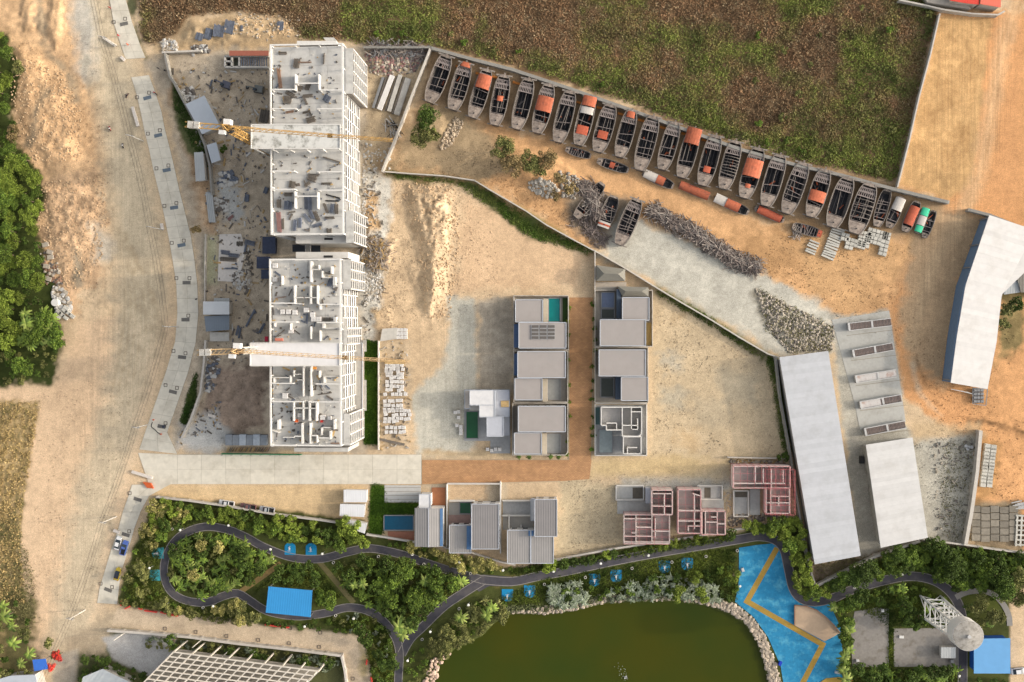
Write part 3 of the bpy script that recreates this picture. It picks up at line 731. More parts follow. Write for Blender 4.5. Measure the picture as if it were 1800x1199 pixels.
    # projecting bays on the east side
    for (ya, yb, out) in bays:
        p = P(x1, ya, HS); q = P(x1, yb, HS); xo = X1+out
        MB().box(((X1+xo-0.7)/2, (p.y+q.y)/2, HS/2), (out-0.75, p.y-q.y, HS-0.3)).build('bay_wall', infill, root)
        MB().box(((X1+xo)/2+0.02, (p.y+q.y)/2, HS-0.06), (out, p.y-q.y+0.3, 0.28)).build('bay_roof', slabm, root)
        for k_ in range(0, 7):
            MB().box((xo-0.15, (p.y+q.y)/2, k_*st+0.12), (0.32, p.y-q.y+0.2, 0.24)).build('bay_floor_edge', colm, root)
        nb = max(2, int(round((p.y-q.y)/3.2)))
        for i in range(nb+1):
            y = q.y+i*(p.y-q.y)/nb
            MB().box((xo-0.13, y, HS/2-0.2), (0.34, 0.34, HS-0.45)).build('bay_column', colm, root)
        for i in range(nb):
            for k_ in range(7):
                y = q.y+(i+0.5)*(p.y-q.y)/nb
                MB().box((xo-0.66, y, k_*st+1.45), (0.14, (p.y-q.y)/nb-1.0, 1.8)).build('window', dark_glass, root)
    # shallow west bays
    for (ya, yb) in open_bays:
        p = P(x0, ya, HS); q = P(x0, yb, HS)
        MB().box((X0-0.3, (p.y+q.y)/2, HS/2+0.2), (0.6, p.y-q.y, HS+0.2)).build('bay_wall', colm, root)
    return root, (X0, X1, Y0, Y1)

T1 = tower(474, 78, 604, 412, 'northern tall concrete block with scattered timber piles on its open top slab',
    [(86, 164, 2.4), (371, 426, 2.4)],
    [(518.8, 130, 518.8, 158, 0.3), (560, 130, 560, 158, 0.3), (518, 336, 518, 366, 0.3), (558, 337, 558, 367, 0.3)],
    [(477, 157.5, 518, 157.5), (521, 146.5, 560, 146.5), (562, 158.5, 601, 158.5), (477, 191, 520, 191), (558, 191.5, 601, 191.5),
     (477, 301, 518, 301), (558, 302, 601, 302), (477, 333, 518, 333), (560, 334.5, 601, 334.5), (520, 345, 558, 345)],
    [(84, 132), (366, 412)])
T2 = tower(473, 455, 600, 785, 'southern eight-storey concrete block divided by white partition walls on its top slab',
    [(457, 508, 2.4), (728, 782, 2.0), (577, 606, 1.2)],
    [(546, 459, 546, 496, 0.5), (546, 502, 546, 534, 0.5), (517.5, 502, 517.5, 533, 0.4), (557.5, 502, 557.5, 534, 0.3), (547, 473.5, 560, 473.5, 0.25),
     (560, 466, 560, 474, 0.25), (566, 476, 566, 488, 0.3), (582, 468, 582, 481, 0.3), (587, 487, 587, 501, 0.6), (566, 488, 580, 488, 0.2), (520, 523, 532, 523, 0.25), (536, 523, 556, 523, 0.25),
     (562, 535, 562, 544, 0.3), (493, 532, 533, 534.5, 0.25), (533, 644, 533, 697, 0.35), (546, 644, 546, 697, 0.35), (516, 651, 516, 662, 0.3), (516, 658, 529, 658, 0.2), (521, 668, 533, 668, 0.2),
     (476, 664, 510, 664, 0.25), (510, 660, 510, 673, 0.3), (481, 664, 481, 673, 0.3), (561, 652, 561, 664, 0.3), (569, 662, 598, 662, 0.2), (569, 662, 569, 673, 0.3),
     (516, 707, 516, 740, 0.4), (533, 707, 533, 738, 0.4), (518, 717.5, 541, 717.5, 0.3), (544, 707, 544, 740, 0.5), (556, 707, 556, 740, 0.4), (545, 718, 556, 718, 0.2), (531, 744, 531, 780, 0.5), (545, 744, 545, 780, 0.35),
     (489, 738, 489, 755, 0.6), (474, 755, 490, 761, 0.2), (497, 769, 517, 769, 0.2), (517, 767, 530, 767, 0.3), (546, 766, 557, 766, 0.3), (557, 767, 557, 778, 0.3), (558, 770, 580, 770, 0.3), (580, 758, 580, 772, 0.35), (565, 752, 580, 752, 0.2), (565, 752, 565, 765, 0.25),
     (587, 738, 587, 755, 0.3), (546, 574, 546, 596, 0.3), (562, 581, 562, 600, 0.25), (568, 568, 568, 577, 0.5), (570, 577, 598, 577, 0.2), (588, 557, 588, 568, 0.6), (482, 566, 482, 574, 0.2), (510, 568, 510, 580, 0.15), (495, 485, 495, 500, 0.2)],
    [(476, 533, 518, 533), (560, 535, 598, 535), (476, 566, 521, 566), (557, 567, 598, 567), (475, 674, 515, 674), (555, 675, 597, 675), (475, 706, 533, 706), (542, 706.5, 596, 706.5)],
    [(455, 503), (735, 785)])

def box_px(px, z0, z1): return MB().prism([P(x, y, z1) for x, y in px], z0, z1)
# stair and link structures at the block ends
r1, b1 = T1; r2, b2 = T2
box_px(rect(522, 72, 592, 77), 0, 19.0).build('stair_wall', colm, r1)
box_px([(568, 66), (587, 66), (594, 76), (576, 76)], 0, 15.5).build('stair_roof', slabm, r1)
box_px(rect(520, 414, 612, 428), 0, 16.0).build('stair_wall', colm, r1)
box_px(rect(570, 418, 585, 422), 16.0, 16.06).build('vent', dark_in, r1)
box_px(rect(520, 443, 612, 454), 0, 16.0).build('stair_wall', colm, r2)
box_px(rect(569, 449, 585, 453), 16.0, 16.06).build('vent', dark_in, r2)
box_px(rect(517, 787, 612, 794), 0, 15.0).build('stair_wall', slabm, r2)
lk = thing('link_bridge', 'grey concrete walkway joining the two tall blocks over a dark gap', 'walkway', P(541, 436))
box_px(rect(537, 428.5, 546, 442.5), 12.0, 12.4).build('deck', conc, lk)
for x in (537.5, 545.5): MB().bar(P(x, 428.6, 12.9), P(x, 442.4, 12.9), 0.12, 1.0).build('rail', steel, lk)
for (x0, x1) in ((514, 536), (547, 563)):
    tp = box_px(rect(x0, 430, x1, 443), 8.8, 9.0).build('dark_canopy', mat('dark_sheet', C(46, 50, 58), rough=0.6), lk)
for (x, y) in ((514, 431), (563, 442)):
    p = P(x, y, 9); MB().box((p.x, p.y, 4.4), (0.3, 0.3, 8.8)).build('post', steel, lk)

# elevated shed roofs over the lift cores
r1m = mat('stained_roof', C(222, 220, 212), var=0.05, blotch=C(140, 138, 128), blotch_amt=1.0, blotch_scale=3.2, rough=0.6)
r2m = roof_mat('clean_roof', (236, 232, 228), ang=0, size=1.2, strength=0.15)
for (px, m_, lab) in ((rect(442, 219, 598, 261), r1m, 'white core roof with grey damp patches crossing the northern block'), (rect(440, 603, 597, 643), r2m, 'clean white core roof crossing the southern block')):
    q = [P(x, y, 27.0) for x, y in px]
    c = sum(q, Vector())/4
    t = thing('core_roof', lab, 'roof', (c.x, c.y, 20))
    MB().prism(q, 26.6, 27.0).build('roof_panel', m_, t)
    for a, b in zip(q, q[1:]+q[:1]): MB().bar(a+Vector((0, 0, 0.1)), b+Vector((0, 0, 0.1)), 0.25, 0.3).build('roof_edge', colm, t)
    qi = shrink([(p.x, p.y) for p in q], 1.0)
    xs = sorted(p[0] for p in qi); ys = sorted(p[1] for p in qi)
    for i in range(6):
        for y in (ys[0], ys[-1]):
            x = xs[0]+(xs[-1]-xs[0])*i/5
            MB().box((x, y, 23.3 if x > b1[0] else 13.3), (0.35, 0.35, 6.58 if x > b1[0] else 26.58)).build('post', colm, t)
    MB().box((xs[0]+1.6, (ys[0]+ys[-1])/2, 13.2), (3.0, ys[-1]-ys[0]-1.0, 26.3)).build('lift_shaft', slabm, t)

# ---------------------------------------------------------------- tower cranes
def crane(label, cab, left, right, hz, paintm, jibm, yellow_mast=True):
    c = P(cab[0], cab[1], hz); l = P(left[0], left[1], hz+1.5); r = P(right[0], right[1], hz+1.5)
    root = thing('tower_crane', label, 'crane', (c.x, c.y, 0))
    m = MB(); w = 0.9
    n = int(hz/2.2)
    for sx in (-1, 1):
        for sy in (-1, 1): m.bar((c.x+sx*w, c.y+sy*w, 0), (c.x+sx*w, c.y+sy*w, hz-1), 0.22)
    cs = [(-1, -1), (1, -1), (1, 1), (-1, 1)]
    for i in range(n):
        z0 = i*(hz-1)/n; z1 = (i+1)*(hz-1)/n
        for k in range(4):
            a = cs[k]; b = cs[(k+1) % 4]
            if i % 2: a, b = b, a
            m.bar((c.x+a[0]*w, c.y+a[1]*w, z0), (c.x+b[0]*w, c.y+b[1]*w, z1), 0.12)
            m.bar((c.x+a[0]*w, c.y+a[1]*w, z1), (c.x+b[0]*w, c.y+b[1]*w, z1), 0.12)
    m.build('mast', paintm, root)
    MB().cyl((c.x, c.y, hz-1), (c.x, c.y, hz+0.4), 1.3, 12).build('slewing_ring', dark_in, root)
    d = (r-c); d.z = 0; L_ = d.length; d.normalize(); s = Vector((-d.y, d.x, 0))
    m = MB(); n = int(L_/1.8); top = hz+2.4; bot = hz+1.1
    o = Vector((c.x, c.y, 0)); hw = 0.52
    m.bar(o+d*0.5+Vector((0, 0, top)), o+d*L_+Vector((0, 0, bot+0.5)), 0.14)
    for k in (-1, 1): m.bar(o+s*hw*k+Vector((0, 0, bot)), o+d*L_+s*hw*k*0.8+Vector((0, 0, bot)), 0.13)
    for i in range(n):
        a = i*L_/n; b_ = (i+1)*L_/n; tz = top+(bot+0.5-top)*((a+b_)/2)/L_
        for k in (-1, 1):
            m.bar(o+d*a+s*hw*k+Vector((0, 0, bot)), o+d*(a+b_)/2+Vector((0, 0, tz)), 0.07)
            m.bar(o+d*(a+b_)/2+Vector((0, 0, tz)), o+d*b_+s*hw*k+Vector((0, 0, bot)), 0.07)
        m.bar(o+d*a-s*hw+Vector((0, 0, bot)), o+d*b_+s*hw+Vector((0, 0, bot)), 0.1)
        m.bar(o+d*a-s*hw+Vector((0, 0, bot)), o+d*a+s*hw+Vector((0, 0, bot)), 0.1)
    m.build('jib', jibm, root)
    L2 = (l-c); L2.z = 0; L2 = L2.length; e = (l-c); e.z = 0; e.normalize(); s2 = Vector((-e.y, e.x, 0))
    m = MB()
    for k in (-1, 1): m.bar(o+s2*0.7*k+Vector((0, 0, hz+1)), o+e*L2+s2*0.7*k+Vector((0, 0, hz+1)), 0.3)
    for i in range(8): m.bar(o+e*(i*L2/8)-s2*0.7+Vector((0, 0, hz+1)), o+e*((i+1)*L2/8)+s2*0.7+Vector((0, 0, hz+1)), 0.14)
    m.build('counter_jib', jibm, root)
    for q in (0.72, 0.86): 
        p = o+e*L2*q; MB().box((p.x, p.y, hz+0.9), (L2*0.12, 1.9, 1.7), math.atan2(e.y, e.x)).build('counterweight', conc, root)
    p = o+s*1.5; MB().box((p.x, p.y, hz+1.2), (2.0, 1.5, 2.2), math.atan2(d.y, d.x)).build('cab', white_paint, root)
    p = o-s*1.4+e*1.5; MB().box((p.x, p.y, hz+1.0), (1.8, 1.2, 1.2), math.atan2(d.y, d.x)).build('winch_box', white_paint, root)
    m = MB(); apex = o+Vector((0, 0, hz+6.0))
    for k in (-1, 1):
        m.bar(o+s*0.9*k+Vector((0, 0, hz)), apex, 0.2); m.bar(o-d*1.5+s*0.9*k+Vector((0, 0, hz)), apex, 0.2)
    m.bar(apex, o+d*L_*0.55+Vector((0, 0, hz+2)), 0.07); m.bar(apex, o+e*L2*0.8+Vector((0, 0, hz+1.3)), 0.08)
    m.build('apex_frame', jibm, root)
    p = o+d*L_*0.62
    m = MB().box((p.x, p.y, bot-0.3), (1.4, 1.2, 0.4), math.atan2(d.y, d.x)); m.build('trolley', dark_in, root)
    return root
craney = mat('crane_yellow', C(206, 162, 92), rough=0.5, var=0.08)
cranew = mat('crane_pale', C(226, 220, 205), rough=0.5, var=0.08)
crane('yellow tower crane rising beside the stained core roof of the northern block', (403, 226), (324, 218), (690, 246), 40.0, craney, craney)
crane('pale tower crane with ochre jib beside the clean core roof of the southern block', (420, 617), (345, 620), (722, 636), 40.0, cranew, mat('crane_ochre', C(224, 186, 134), rough=0.5, var=0.08))

# ---------------------------------------------------------------- building materials lying on slabs and in the yard
panel_blue = mat('formwork_blue', C(112, 118, 130), var=0.2, rnd=0.25)
timber_d = mat('dark_timber', C(112, 104, 94), var=0.25, rnd=0.25)
timber_b = mat('brown_timber', C(150, 118, 96), var=0.2, rnd=0.2)
blockm = mat('white_block', C(232, 228, 222), var=0.06, rnd=0.05)
def slat_pile(x, y, l, w, ang, h, mt, label, n=6, hz=0.5, name='formwork_stack', cat='formwork'):
    p = P(x, y, h); a = math.radians(ang); t = thing(name, label, cat, (p.x, p.y, h), 0, None)
    sc = 5.6; L_ = l/sc; w_ = w/sc
    u = Vector((math.cos(a), math.sin(a), 0)); v = Vector((-u.y, u.x, 0))
    for i in range(2):
        q = p+u*(L_*0.3*(1 if i else -1)); MB().bar(q-v*w_/2+Vector((0, 0, .08)), q+v*w_/2+Vector((0, 0, .08)), 0.15, 0.15).build('bearer', timber_b, t)
    for i in range(n):
        q = p+v*((i+0.5)/n-0.5)*w_+Vector((0, 0, 0.16+hz/2))
        e = random.uniform(-0.15, 0.15); k = random.uniform(0.9, 1.05)
        MB().bar(q-u*L_/2*k+u*e, q+u*L_/2*k+u*e, w_/n*0.72, hz*random.uniform(0.7, 1.1)).build('slat', mt, t)
    return t
S = [ # x, y, length px, width px, angle, material, words
 (497, 94, 15, 5, 0, 0, 'small grey formwork frame near the top left corner of the northern slab'),
 (522, 112, 16, 11, 80, 0, 'dark timber stack beside a long plank on the northern slab'),
 (537, 110, 22, 2, 0, 1, 'single long brown plank lying on the northern slab'),
 (570, 103, 18, 2.5, 86, 0, 'narrow upright dark plank pile on the northern slab'),
 (492, 138, 36, 6, 97, 1, 'three long brown boards leaning together near the west edge'),
 (511, 166, 18, 7, -28, 0, 'slanting dark timber stack above a square one'),
 (506, 176, 14, 13, -8, 0, 'square dark timber stack on the northern slab'),
 (541, 169, 18, 6, 4, 0, 'flat dark timber stack in the middle of the northern slab'),
 (538, 179, 12, 4, -65, 0, 'short steep timber strip under the middle stack'),
 (575, 174, 12, 12, 60, 2, 'square dark blue panel stack near the east edge'),
 (526, 155, 12, 10, -20, 0, 'dark stack behind the first white beam frame'),
 (541, 153, 12, 9, 70, 0, 'brownish stack under the centre beam'),
 (540, 197, 14, 4, 15, 0, 'slim dark strip north of the stained roof'),
 (547, 211, 16, 10, 14, 0, 'dark slatted rectangle beside the stained roof'),
 (510, 197, 14, 4, 8, 1, 'short brown plank row by the pinkish patch'),
 (583, 281, 32, 3, -17, 0, 'long thin dark plank south of the stained roof'),
 (549, 313, 16, 12, -20, 0, 'wide pale-dark timber stack with crossing boards'),
 (553, 308, 18, 4, -5, 0, 'dark plank lying across the wide timber stack'),
 (541, 324, 12, 6, 40, 0, 'little slanting timber bundle'),
 (514, 325, 12, 11, 80, 0, 'round-ended timber stack left of the centre'),
 (524, 325, 8, 5, 10, 0, 'tiny dark timber bundle next to the round-ended one'),
 (574, 323, 18, 4, 0, 0, 'flat dark strip close to the east edge frame'),
 (507, 342, 14, 7, 0, 0, 'pale grey strip north of two upright piles'),
 (491, 358, 15, 8, 90, 0, 'upright dark stack at the west edge'),
 (507, 361, 15, 14, 85, 2, 'large square dark blue stack'),
 (542, 357, 22, 13, 92, 2, 'four long blue formwork panels under the cross beam'),
 (573, 366, 18, 5, -70, 0, 'greenish leaning panel left of a blue one'),
 (584, 366, 15, 7, 80, 2, 'blue panel between two greenish panels'),
 (592, 367, 17, 6, 90, 0, 'upright greenish panel by the east wall'),
 (541, 383, 18, 5, -50, 2, 'slanting blue panel pair south of the cross beam'),
 (548, 377, 17, 6, -65, 2, 'steep blue panel next to the slanting pair'),
 (557, 380, 18, 7, -66, 0, 'grey-green slanting panel right of the blue ones'),
 (558, 396, 17, 6, 16, 2, 'nearly level blue panel low in the row'),
 (519, 396, 19, 6, 84, 2, 'upright grey-blue ladderlike panel'),
 (528, 392, 18, 6, 88, 2, 'upright blue ladderlike panel beside another'),
 (491, 391, 36, 8, 94, 3, 'long pinkish brown board stack at the southwest corner'),
 (498, 394, 18, 4, 90, 0, 'short dark pile beside the pinkish board stack'),
 (580, 383, 18, 4, 0, 0, 'flat grey slatted strip near the south end'),
 (579, 406, 8, 9, 90, 0, 'dark bundle at the southeast end of the slab')]
pink_t = mat('pink_timber', C(156, 118, 112), var=0.15)
for x, y, l, w, a, k, words in S:
    slat_pile(x, y, l, w, a, HS, (timber_d, timber_b, panel_blue, pink_t)[k], words, n=max(1, min(6, int(w/2))), hz=0.35)
# bent dark pipe (hairpin) on the northern slab
m = MB()
pts = [P(573, 342, HS+0.2), P(596, 348, HS+0.2), P(598, 351, HS+0.2), P(595, 353.5, HS+0.2), P(572, 353, HS+0.2)]
for a, b in zip(pts[:-1], pts[1:]): m.cyl(a, b, 0.22, 8)
tag(m.build('bent_pipe', mat('black_pipe', C(50, 48, 46), rough=0.5)), 'black hairpin-shaped pipe on the northern slab', 'pipe')
def block_pallet(x, y, s, h, label, group=None, rz=0.0, hh=1.1):
    p = P(x, y, h+hh); t = thing('block_pallet', label, 'pallet', (p.x, p.y, h), rz, group)
    w = s/5.6; base = ORG[t.name]
    MB().box((p.x, p.y, h+0.07), (w, w, 0.14)).build('pallet', timber_b, t)
    for i in range(2):
        for j in range(2):
            MB().box((p.x+(i-.5)*w/2, p.y+(j-.5)*w/2, h+0.15+hh/2), (w/2-0.04, w/2-0.04, hh-0.15)).build('block', blockm, t)
    return t
for x, y, s, w in [(483, 467, 8, 'first white block pallet in the northwest corner of the southern slab'), (483, 491, 8, 'white block pallet inside a small pen on the southern slab'), (497, 548, 8, 'leftmost white pallet of the row of three'), (507, 548, 8, 'middle white pallet of the row of three'), (518, 549, 8, 'rightmost white pallet of the row of three'),
                   (538, 545, 8, 'lone white pallet above the dark blue sheets'), (549, 553, 8, 'white pallet diagonally below the lone one'), (551, 561, 8, 'white pallet in front of the diagonal one'), (560, 561, 8, 'white pallet left of the dark stair hole'), (511, 582, 8, 'white pallet near the red barrier sheets'),
                   (501, 696, 9, 'turned white pallet beside the blue bench'), (567, 734, 8, 'white pallet left of the red box on the southern slab'), (527, 730, 7, 'white pallet in the narrow stair room'), (579, 735, 6, 'small white pallet near the eastern partition')]:
    block_pallet(x, y, s, HS, w, rz=0.0)
def small_box(x, y, sx, sy, h, hh, m_, label, name, cat, rz=0.0):
    p = P(x, y, h+hh); b = MB().box((p.x, p.y, h+hh/2), (sx/5.6, sy/5.6, hh), rz, 0.92); o = b.build(name, m_); return tag(o, label, cat)
redm = mat('red_plastic', C(214, 66, 60), rough=0.5); orgm = mat('orange_plastic', C(232, 112, 60), rough=0.5)
small_box(565, 741, 4, 4, HS, 1.0, redm, 'red box beside a white pallet on the southern slab', 'site_box', 'box')
small_box(520, 740, 5, 5, HS, 1.2, orgm, 'orange box against the middle partition of the southern slab', 'site_box', 'box')
small_box(552, 647, 7, 5, HS, 0.7, mat('tarp_orange', C(222, 150, 70)), 'orange sheet next to the clean core roof', 'tarpaulin', 'sheet')
small_box(490, 597, 14, 5, HS, 0.5, mat('tarp_salmon', C(226, 140, 118)), 'salmon sheets beside the clean core roof', 'tarpaulin', 'sheet')
small_box(468, 596, 6, 9, 12, 0.6, mat('tarp_red', C(206, 52, 78)), 'crimson hoist box on the west wall of the southern block', 'hoist_box', 'box')
for (x, y, l, w, a, k, words) in [(581, 496, 16, 8, 70, 2, 'tangle of dark blue sheets at the north room'), (493, 586, 22, 2, 38, 0, 'diagonal dark plank near the red sheets'), (572, 692, 24, 2, 8, 0, 'long thin plank beside the eastern partition'), (565, 683, 10, 2, -60, 0, 'short dark pole leaning in the room'),
                                  (540, 560, 18, 4, 88, 2, 'blue sheets in the corridor of the southern slab'), (575, 561, 16, 6, 0, 0, 'dark stair opening cover'), (590, 779, 16, 2.5, 0, 1, 'brown boards in the southeast corner'), (550, 682, 8, 1.6, 50, 0, 'stubby dark pole in the corridor room'), (494, 523, 20, 1.5, 8, 1, 'thin bamboo pole lying near the west wall'), (507, 684, 8, 2.2, 45, 0, 'short dark offcut above the turned pallet')]:
    slat_pile(x, y, l, w, a, HS, (timber_d, timber_b, panel_blue, pink_t)[k], words, n=max(1, int(w/2)), hz=0.3)

# ---------------------------------------------------------------- yard west of the blocks
sheet_b = roof_mat('blue_grey_sheet', (196, 202, 208), ang=0.5, size=0.7, strength=0.3)
sheet_g = roof_mat('grey_sheet', (186, 188, 186), ang=0, size=0.35, strength=0.8)
shed([(326, 183), (359, 168), (387, 222), (355, 236)], 4.2, 'large tilted pale shed under the yellow crane counter jib', sheet_b, wall_mat)
shed([(363, 255), (380, 250), (388, 281), (372, 287)], 3.2, 'small pale shed south of the large tilted one', sheet_b, wall_mat)
shed([(341, 268), (357, 267), (361, 317), (344, 319)], 3.0, 'long ribbed grey shed outside the yard wall', sheet_g, wall_mat)
shed(rect(357, 530, 403, 553), 4.0, 'white curved-roof site office by the concrete road', roof_mat('office_white', (220, 222, 222), ang=1.57, size=0.5, strength=0.5), wall_mat, 'site_office', 'office')
shed([(359, 556), (403, 554), (403, 580), (362, 583)], 3.0, 'blue-grey sheet roof behind the white site office', roof_mat('slate_sheet', (128, 138, 148), ang=0, size=0.5, strength=0.5), wall_mat)
shed(rect(369, 584, 403, 600), 1.0, 'low concrete platform with two dark manholes', conc, conc, 'platform', 'platform')
shed(rect(376, 524, 403, 530), 2.4, 'narrow lean-to behind the white site office', sheet_g, wall_mat)
t = at_root('sheet_stack', 'long grey stack of metal sheets leaning by the yard wall', 'stack', 368, 364)
for i in range(4):
    MB().bar(P(363+i*3, 338, 0.6+0.2*i), P(369+i*3, 391, 0.6+0.2*i), 0.5, 0.5+0.1*i).build('sheet', sheet_g, t)
# open concrete tank and rusty shed at the top
t = at_root('concrete_tank', 'open concrete tank with blue slatted cover and two dark pits', 'tank', 430, 112)
for (a, b) in (((397, 100), (472, 100)), ((397, 119), (472, 119)), ((397, 100), (397, 119)), ((409, 100), (409, 119)), ((422, 100), (422, 119)), ((397, 109), (409, 109))):
    MB().bar(P(a[0], a[1], 1.0), P(b[0], b[1], 1.0), 0.5, 2.0).build('tank_wall', conc, t)
MB().prism([P(x, y, 1.2) for x, y in rect(410, 101, 421, 118)], 0.1, 0.25).build('tank_floor', mat('murky_water', C(80, 84, 70), rough=0.3), t)
MB().prism([P(x, y, 0.3) for x, y in rect(398, 101, 408, 118)], 0.06, 0.12).build('tank_floor', dark_in, t)
for i in range(12):
    MB().bar(P(424.5+i*4, 101, 1.9), P(424.5+i*4, 118, 1.9), 0.35, 0.12).build('cover_slat', panel_blue, t)
shed(rect(403, 89, 472, 98), 3.0, 'narrow brick-red roof behind the open tank', mat('brick_red_roof', C(172, 104, 84), var=0.12), wall_mat)
# long low shed at the south of the yard
t = at_root('covered_trench', 'low row of blue-grey covers beside the southern block', 'covers', 430, 775)
for i in range(6):
    x0 = 396+i*12.2; MB().prism([P(x, y, 2.0) for x, y in rect(x0, 764+(i % 2), x0+11.6, 783)], 0, 2.0-0.15*(i % 2)).build('cover', mat('slate_cover_%s' % ('light' if i in (2, 4) else 'dark'), C(*((176, 184, 192) if i in (2, 4) else (140, 146, 152))), var=0.15), t)
tb = mat('yellow_timber', C(190, 160, 110), var=0.25, rnd=0.3)
t = at_root('timber_pile', 'row of slanting scrap timber along the green net', 'timber', 430, 792)
for i in range(34):
    x = 398+i*2.2; MB().bar(P(x, 794, 0.3), P(x+4+random.uniform(-1, 2), 787, 0.6+random.random()*.5), 0.2).build('plank', random.choice((tb, timber_d, timber_b)), t)
t = at_root('net_fence', 'green construction net fence along the concrete road', 'fence', 460, 798)
MB().bar(P(390, 797.5, 1.0), P(530, 799, 1.0), 0.15, 2.0).build('net', mat('green_net', C(66, 150, 100), var=0.1), t)
for x in range(392, 530, 17): p = P(x, 798.5, 0); MB().box((p.x, p.y-0.2, 1.1), (0.12, 0.12, 2.2)).build('post', steel, t)
# tarps and machines
tarpd = mat('dark_blue_tarp', C(62, 70, 92), rough=0.6, var=0.25)
for px, lab in (((461, 416, 484, 446), 'dark blue covered store between the two blocks'), ((451, 451, 475, 472), 'dark blue tarpaulin at the corner of the southern block'), ((459, 474, 473, 490), 'small dark blue tarpaulin below the larger one')):
    shed(rect(*px), 2.4, lab, tarpd, tarpd, 'tarp_shelter', 'shelter')
sl = at_root('concrete_pad', 'pale concrete working pad with dark formwork', 'pad', 405, 455)
MB().prism(W2([(386, 412), (424, 411), (432, 440), (420, 496), (383, 494)]), -0.05, 0.12).build('pad', mat('pad_concrete', C(226, 218, 208), var=0.08), sl)
for (x, y, l, w, a, k, words) in [(397, 444, 18, 8, -8, 2, 'dark panel stack on the pale pad'), (412, 449, 20, 7, -6, 2, 'long dark panel stack on the pale pad'), (402, 456, 32, 8, 86+90, 0, 'row of dark slats on the pale pad'), (440, 427, 20, 9, -14, 2, 'tilted dark blue box frame east of the pad'), (422, 429, 8, 12, 90, 0, 'brown frame at the edge of the pad'), (405, 472, 20, 3, 0, 2, 'thin grey pipe bundle on the pad'), (432, 437, 14, 4, 80, 2, 'upright dark frame beside the pad'),
                                  (441, 559, 36, 4, 62, 2, 'long violet-blue beams lying south of the white office'), (418, 581, 20, 4, 76, 2, 'first dark beam near the office platform'), (422, 585, 20, 4, 80, 2, 'second dark beam near the office platform'), (461, 577, 20, 5, 60, 2, 'blue beams close to the southern block'), (470, 558, 14, 3, 90, 0, 'upright dark beam against the southern block'), (435, 348, 14, 8, 85, 2, 'grey panel by the sand heap'), (406, 383, 13, 5, 38, 3, 'purple plank bundle in the yard'), (465, 205, 24, 16, 78, 0, 'fan of thin grey rods beside the northern block'), (468, 335, 12, 8, 70, 2, 'dark blue frame at the northern block wall')]:
    slat_pile(x, y, l, w, a, 0.0, (timber_d, timber_b, panel_blue, pink_t)[k], words, n=max(2, int(w/1.6)), hz=0.4)
def excavator(x, y, ang, label, colr):
    p = P(x, y); t = thing('excavator', label, 'excavator', (p.x, p.y, 0), 0)
    a = math.radians(ang); u = Vector((math.cos(a), math.sin(a), 0)); v = Vector((-u.y, u.x, 0)); o = Vector((p.x, p.y, 0))
    for k in (-1, 1): MB().bar(o+v*k*0.9-u*1.5+Vector((0, 0, .4)), o+v*k*0.9+u*1.5+Vector((0, 0, .4)), 0.5, 0.8).build('track', dark_in, t)
    MB().box((o.x-u.x*.3, o.y-u.y*.3, 1.4), (2.6, 2.2, 1.0), a, 0.95).build('body', colr, t)
    q = o+u*0.7+v*0.55; MB().box((q.x, q.y, 2.2), (1.1, 0.9, 1.1), a, 0.85).build('cab', dark_glass, t)
    MB().bar(o+u*0.8+Vector((0, 0, 1.5)), o+u*2.6+Vector((0, 0, 3.0)), 0.35).bar(o+u*2.6+Vector((0, 0, 3.0)), o+u*3.8+Vector((0, 0, 1.2)), 0.28).build('arm', colr, t)
    q = o+u*3.8; MB().box((q.x, q.y, 0.9), (0.8, 1.0, 0.7), a, 0.8).build('bucket', dark_in, t)
excavator(399, 150, 160, 'dark excavator parked in the open yard south of the tank', mat('machine_dark', C(96, 98, 110)))
excavator(456, 158, 170, 'dusty grey mixer digger close to the northern block', mat('machine_grey', C(128, 130, 126)))
# white wrapped heap, debris and cement bags
rubo2 = mat('earth_clod_dark', C(206, 174, 136), var=0.15)
def heap(pxs, n, r, mts, name, label, cat, parent=None, z=0.0, flat=0.6, jag=0.35, stuff=True, spread=None):
    """a loose heap of n stones filling pixel polygon"""
    rr = random.Random(len(label or '')*13+n)
    xs = [p[0] for p in pxs]; ys = [p[1] for p in pxs]
    MBs = [MB() for _ in mts]; c = 0; tries = 0
    while c < n and tries < n*30:
        tries += 1
        x = rr.uniform(min(xs), max(xs)); y = rr.uniform(min(ys), max(ys))
        if not inside(np.array([x]), np.array([y]), pxs)[0]: continue
        p = P(x, y); q = r*rr.uniform(0.5, 1.3); gz = ground_z(p.x, p.y)
        MBs[c % len(mts)].ico((p.x, p.y, gz+q*0.3+z), q, jag, rr, (rr.uniform(.8, 1.5), rr.uniform(.8, 1.3), flat)); c += 1
    for m_, mt_ in zip(MBs, mts):
        o = m_.build(name, mt_, parent)
        tag(o, kind='stuff') if parent is None else None
        if parent is None and label: o['label'] = label; o['category'] = cat
    return o
rubl = mat('rubble_pale', C(188, 176, 158), var=0.15); rubd = mat('rubble_dark', C(120, 112, 104), var=0.2); rubw = mat('rubble_white', C(206, 202, 194), var=0.1); rubo = mat('earth_clod', C(218, 186, 146), var=0.15)
heap([(384, 305), (410, 300), (418, 318), (396, 332), (382, 322)], 60, 0.7, [rubw, panel_blue], 'rubble', 'white plastic sheeting and bags by the yard wall', 'sheeting')
heap([(318, 158), (340, 155), (344, 176), (325, 178)], 70, 0.6, [rubw, rubd], 'rubble', 'grey rubble at the yard wall corner', 'rubble')
heap([(284, 70), (312, 72), (314, 88), (285, 90)], 60, 0.5, [rubw, rubl], 'rubble', 'pale rubble west of the earth bank', 'rubble')
heap([(335, 82), (366, 78), (368, 92), (340, 96)], 60, 0.5, [rubw, rubd], 'rubble', 'white rubble behind the broken wall', 'rubble')
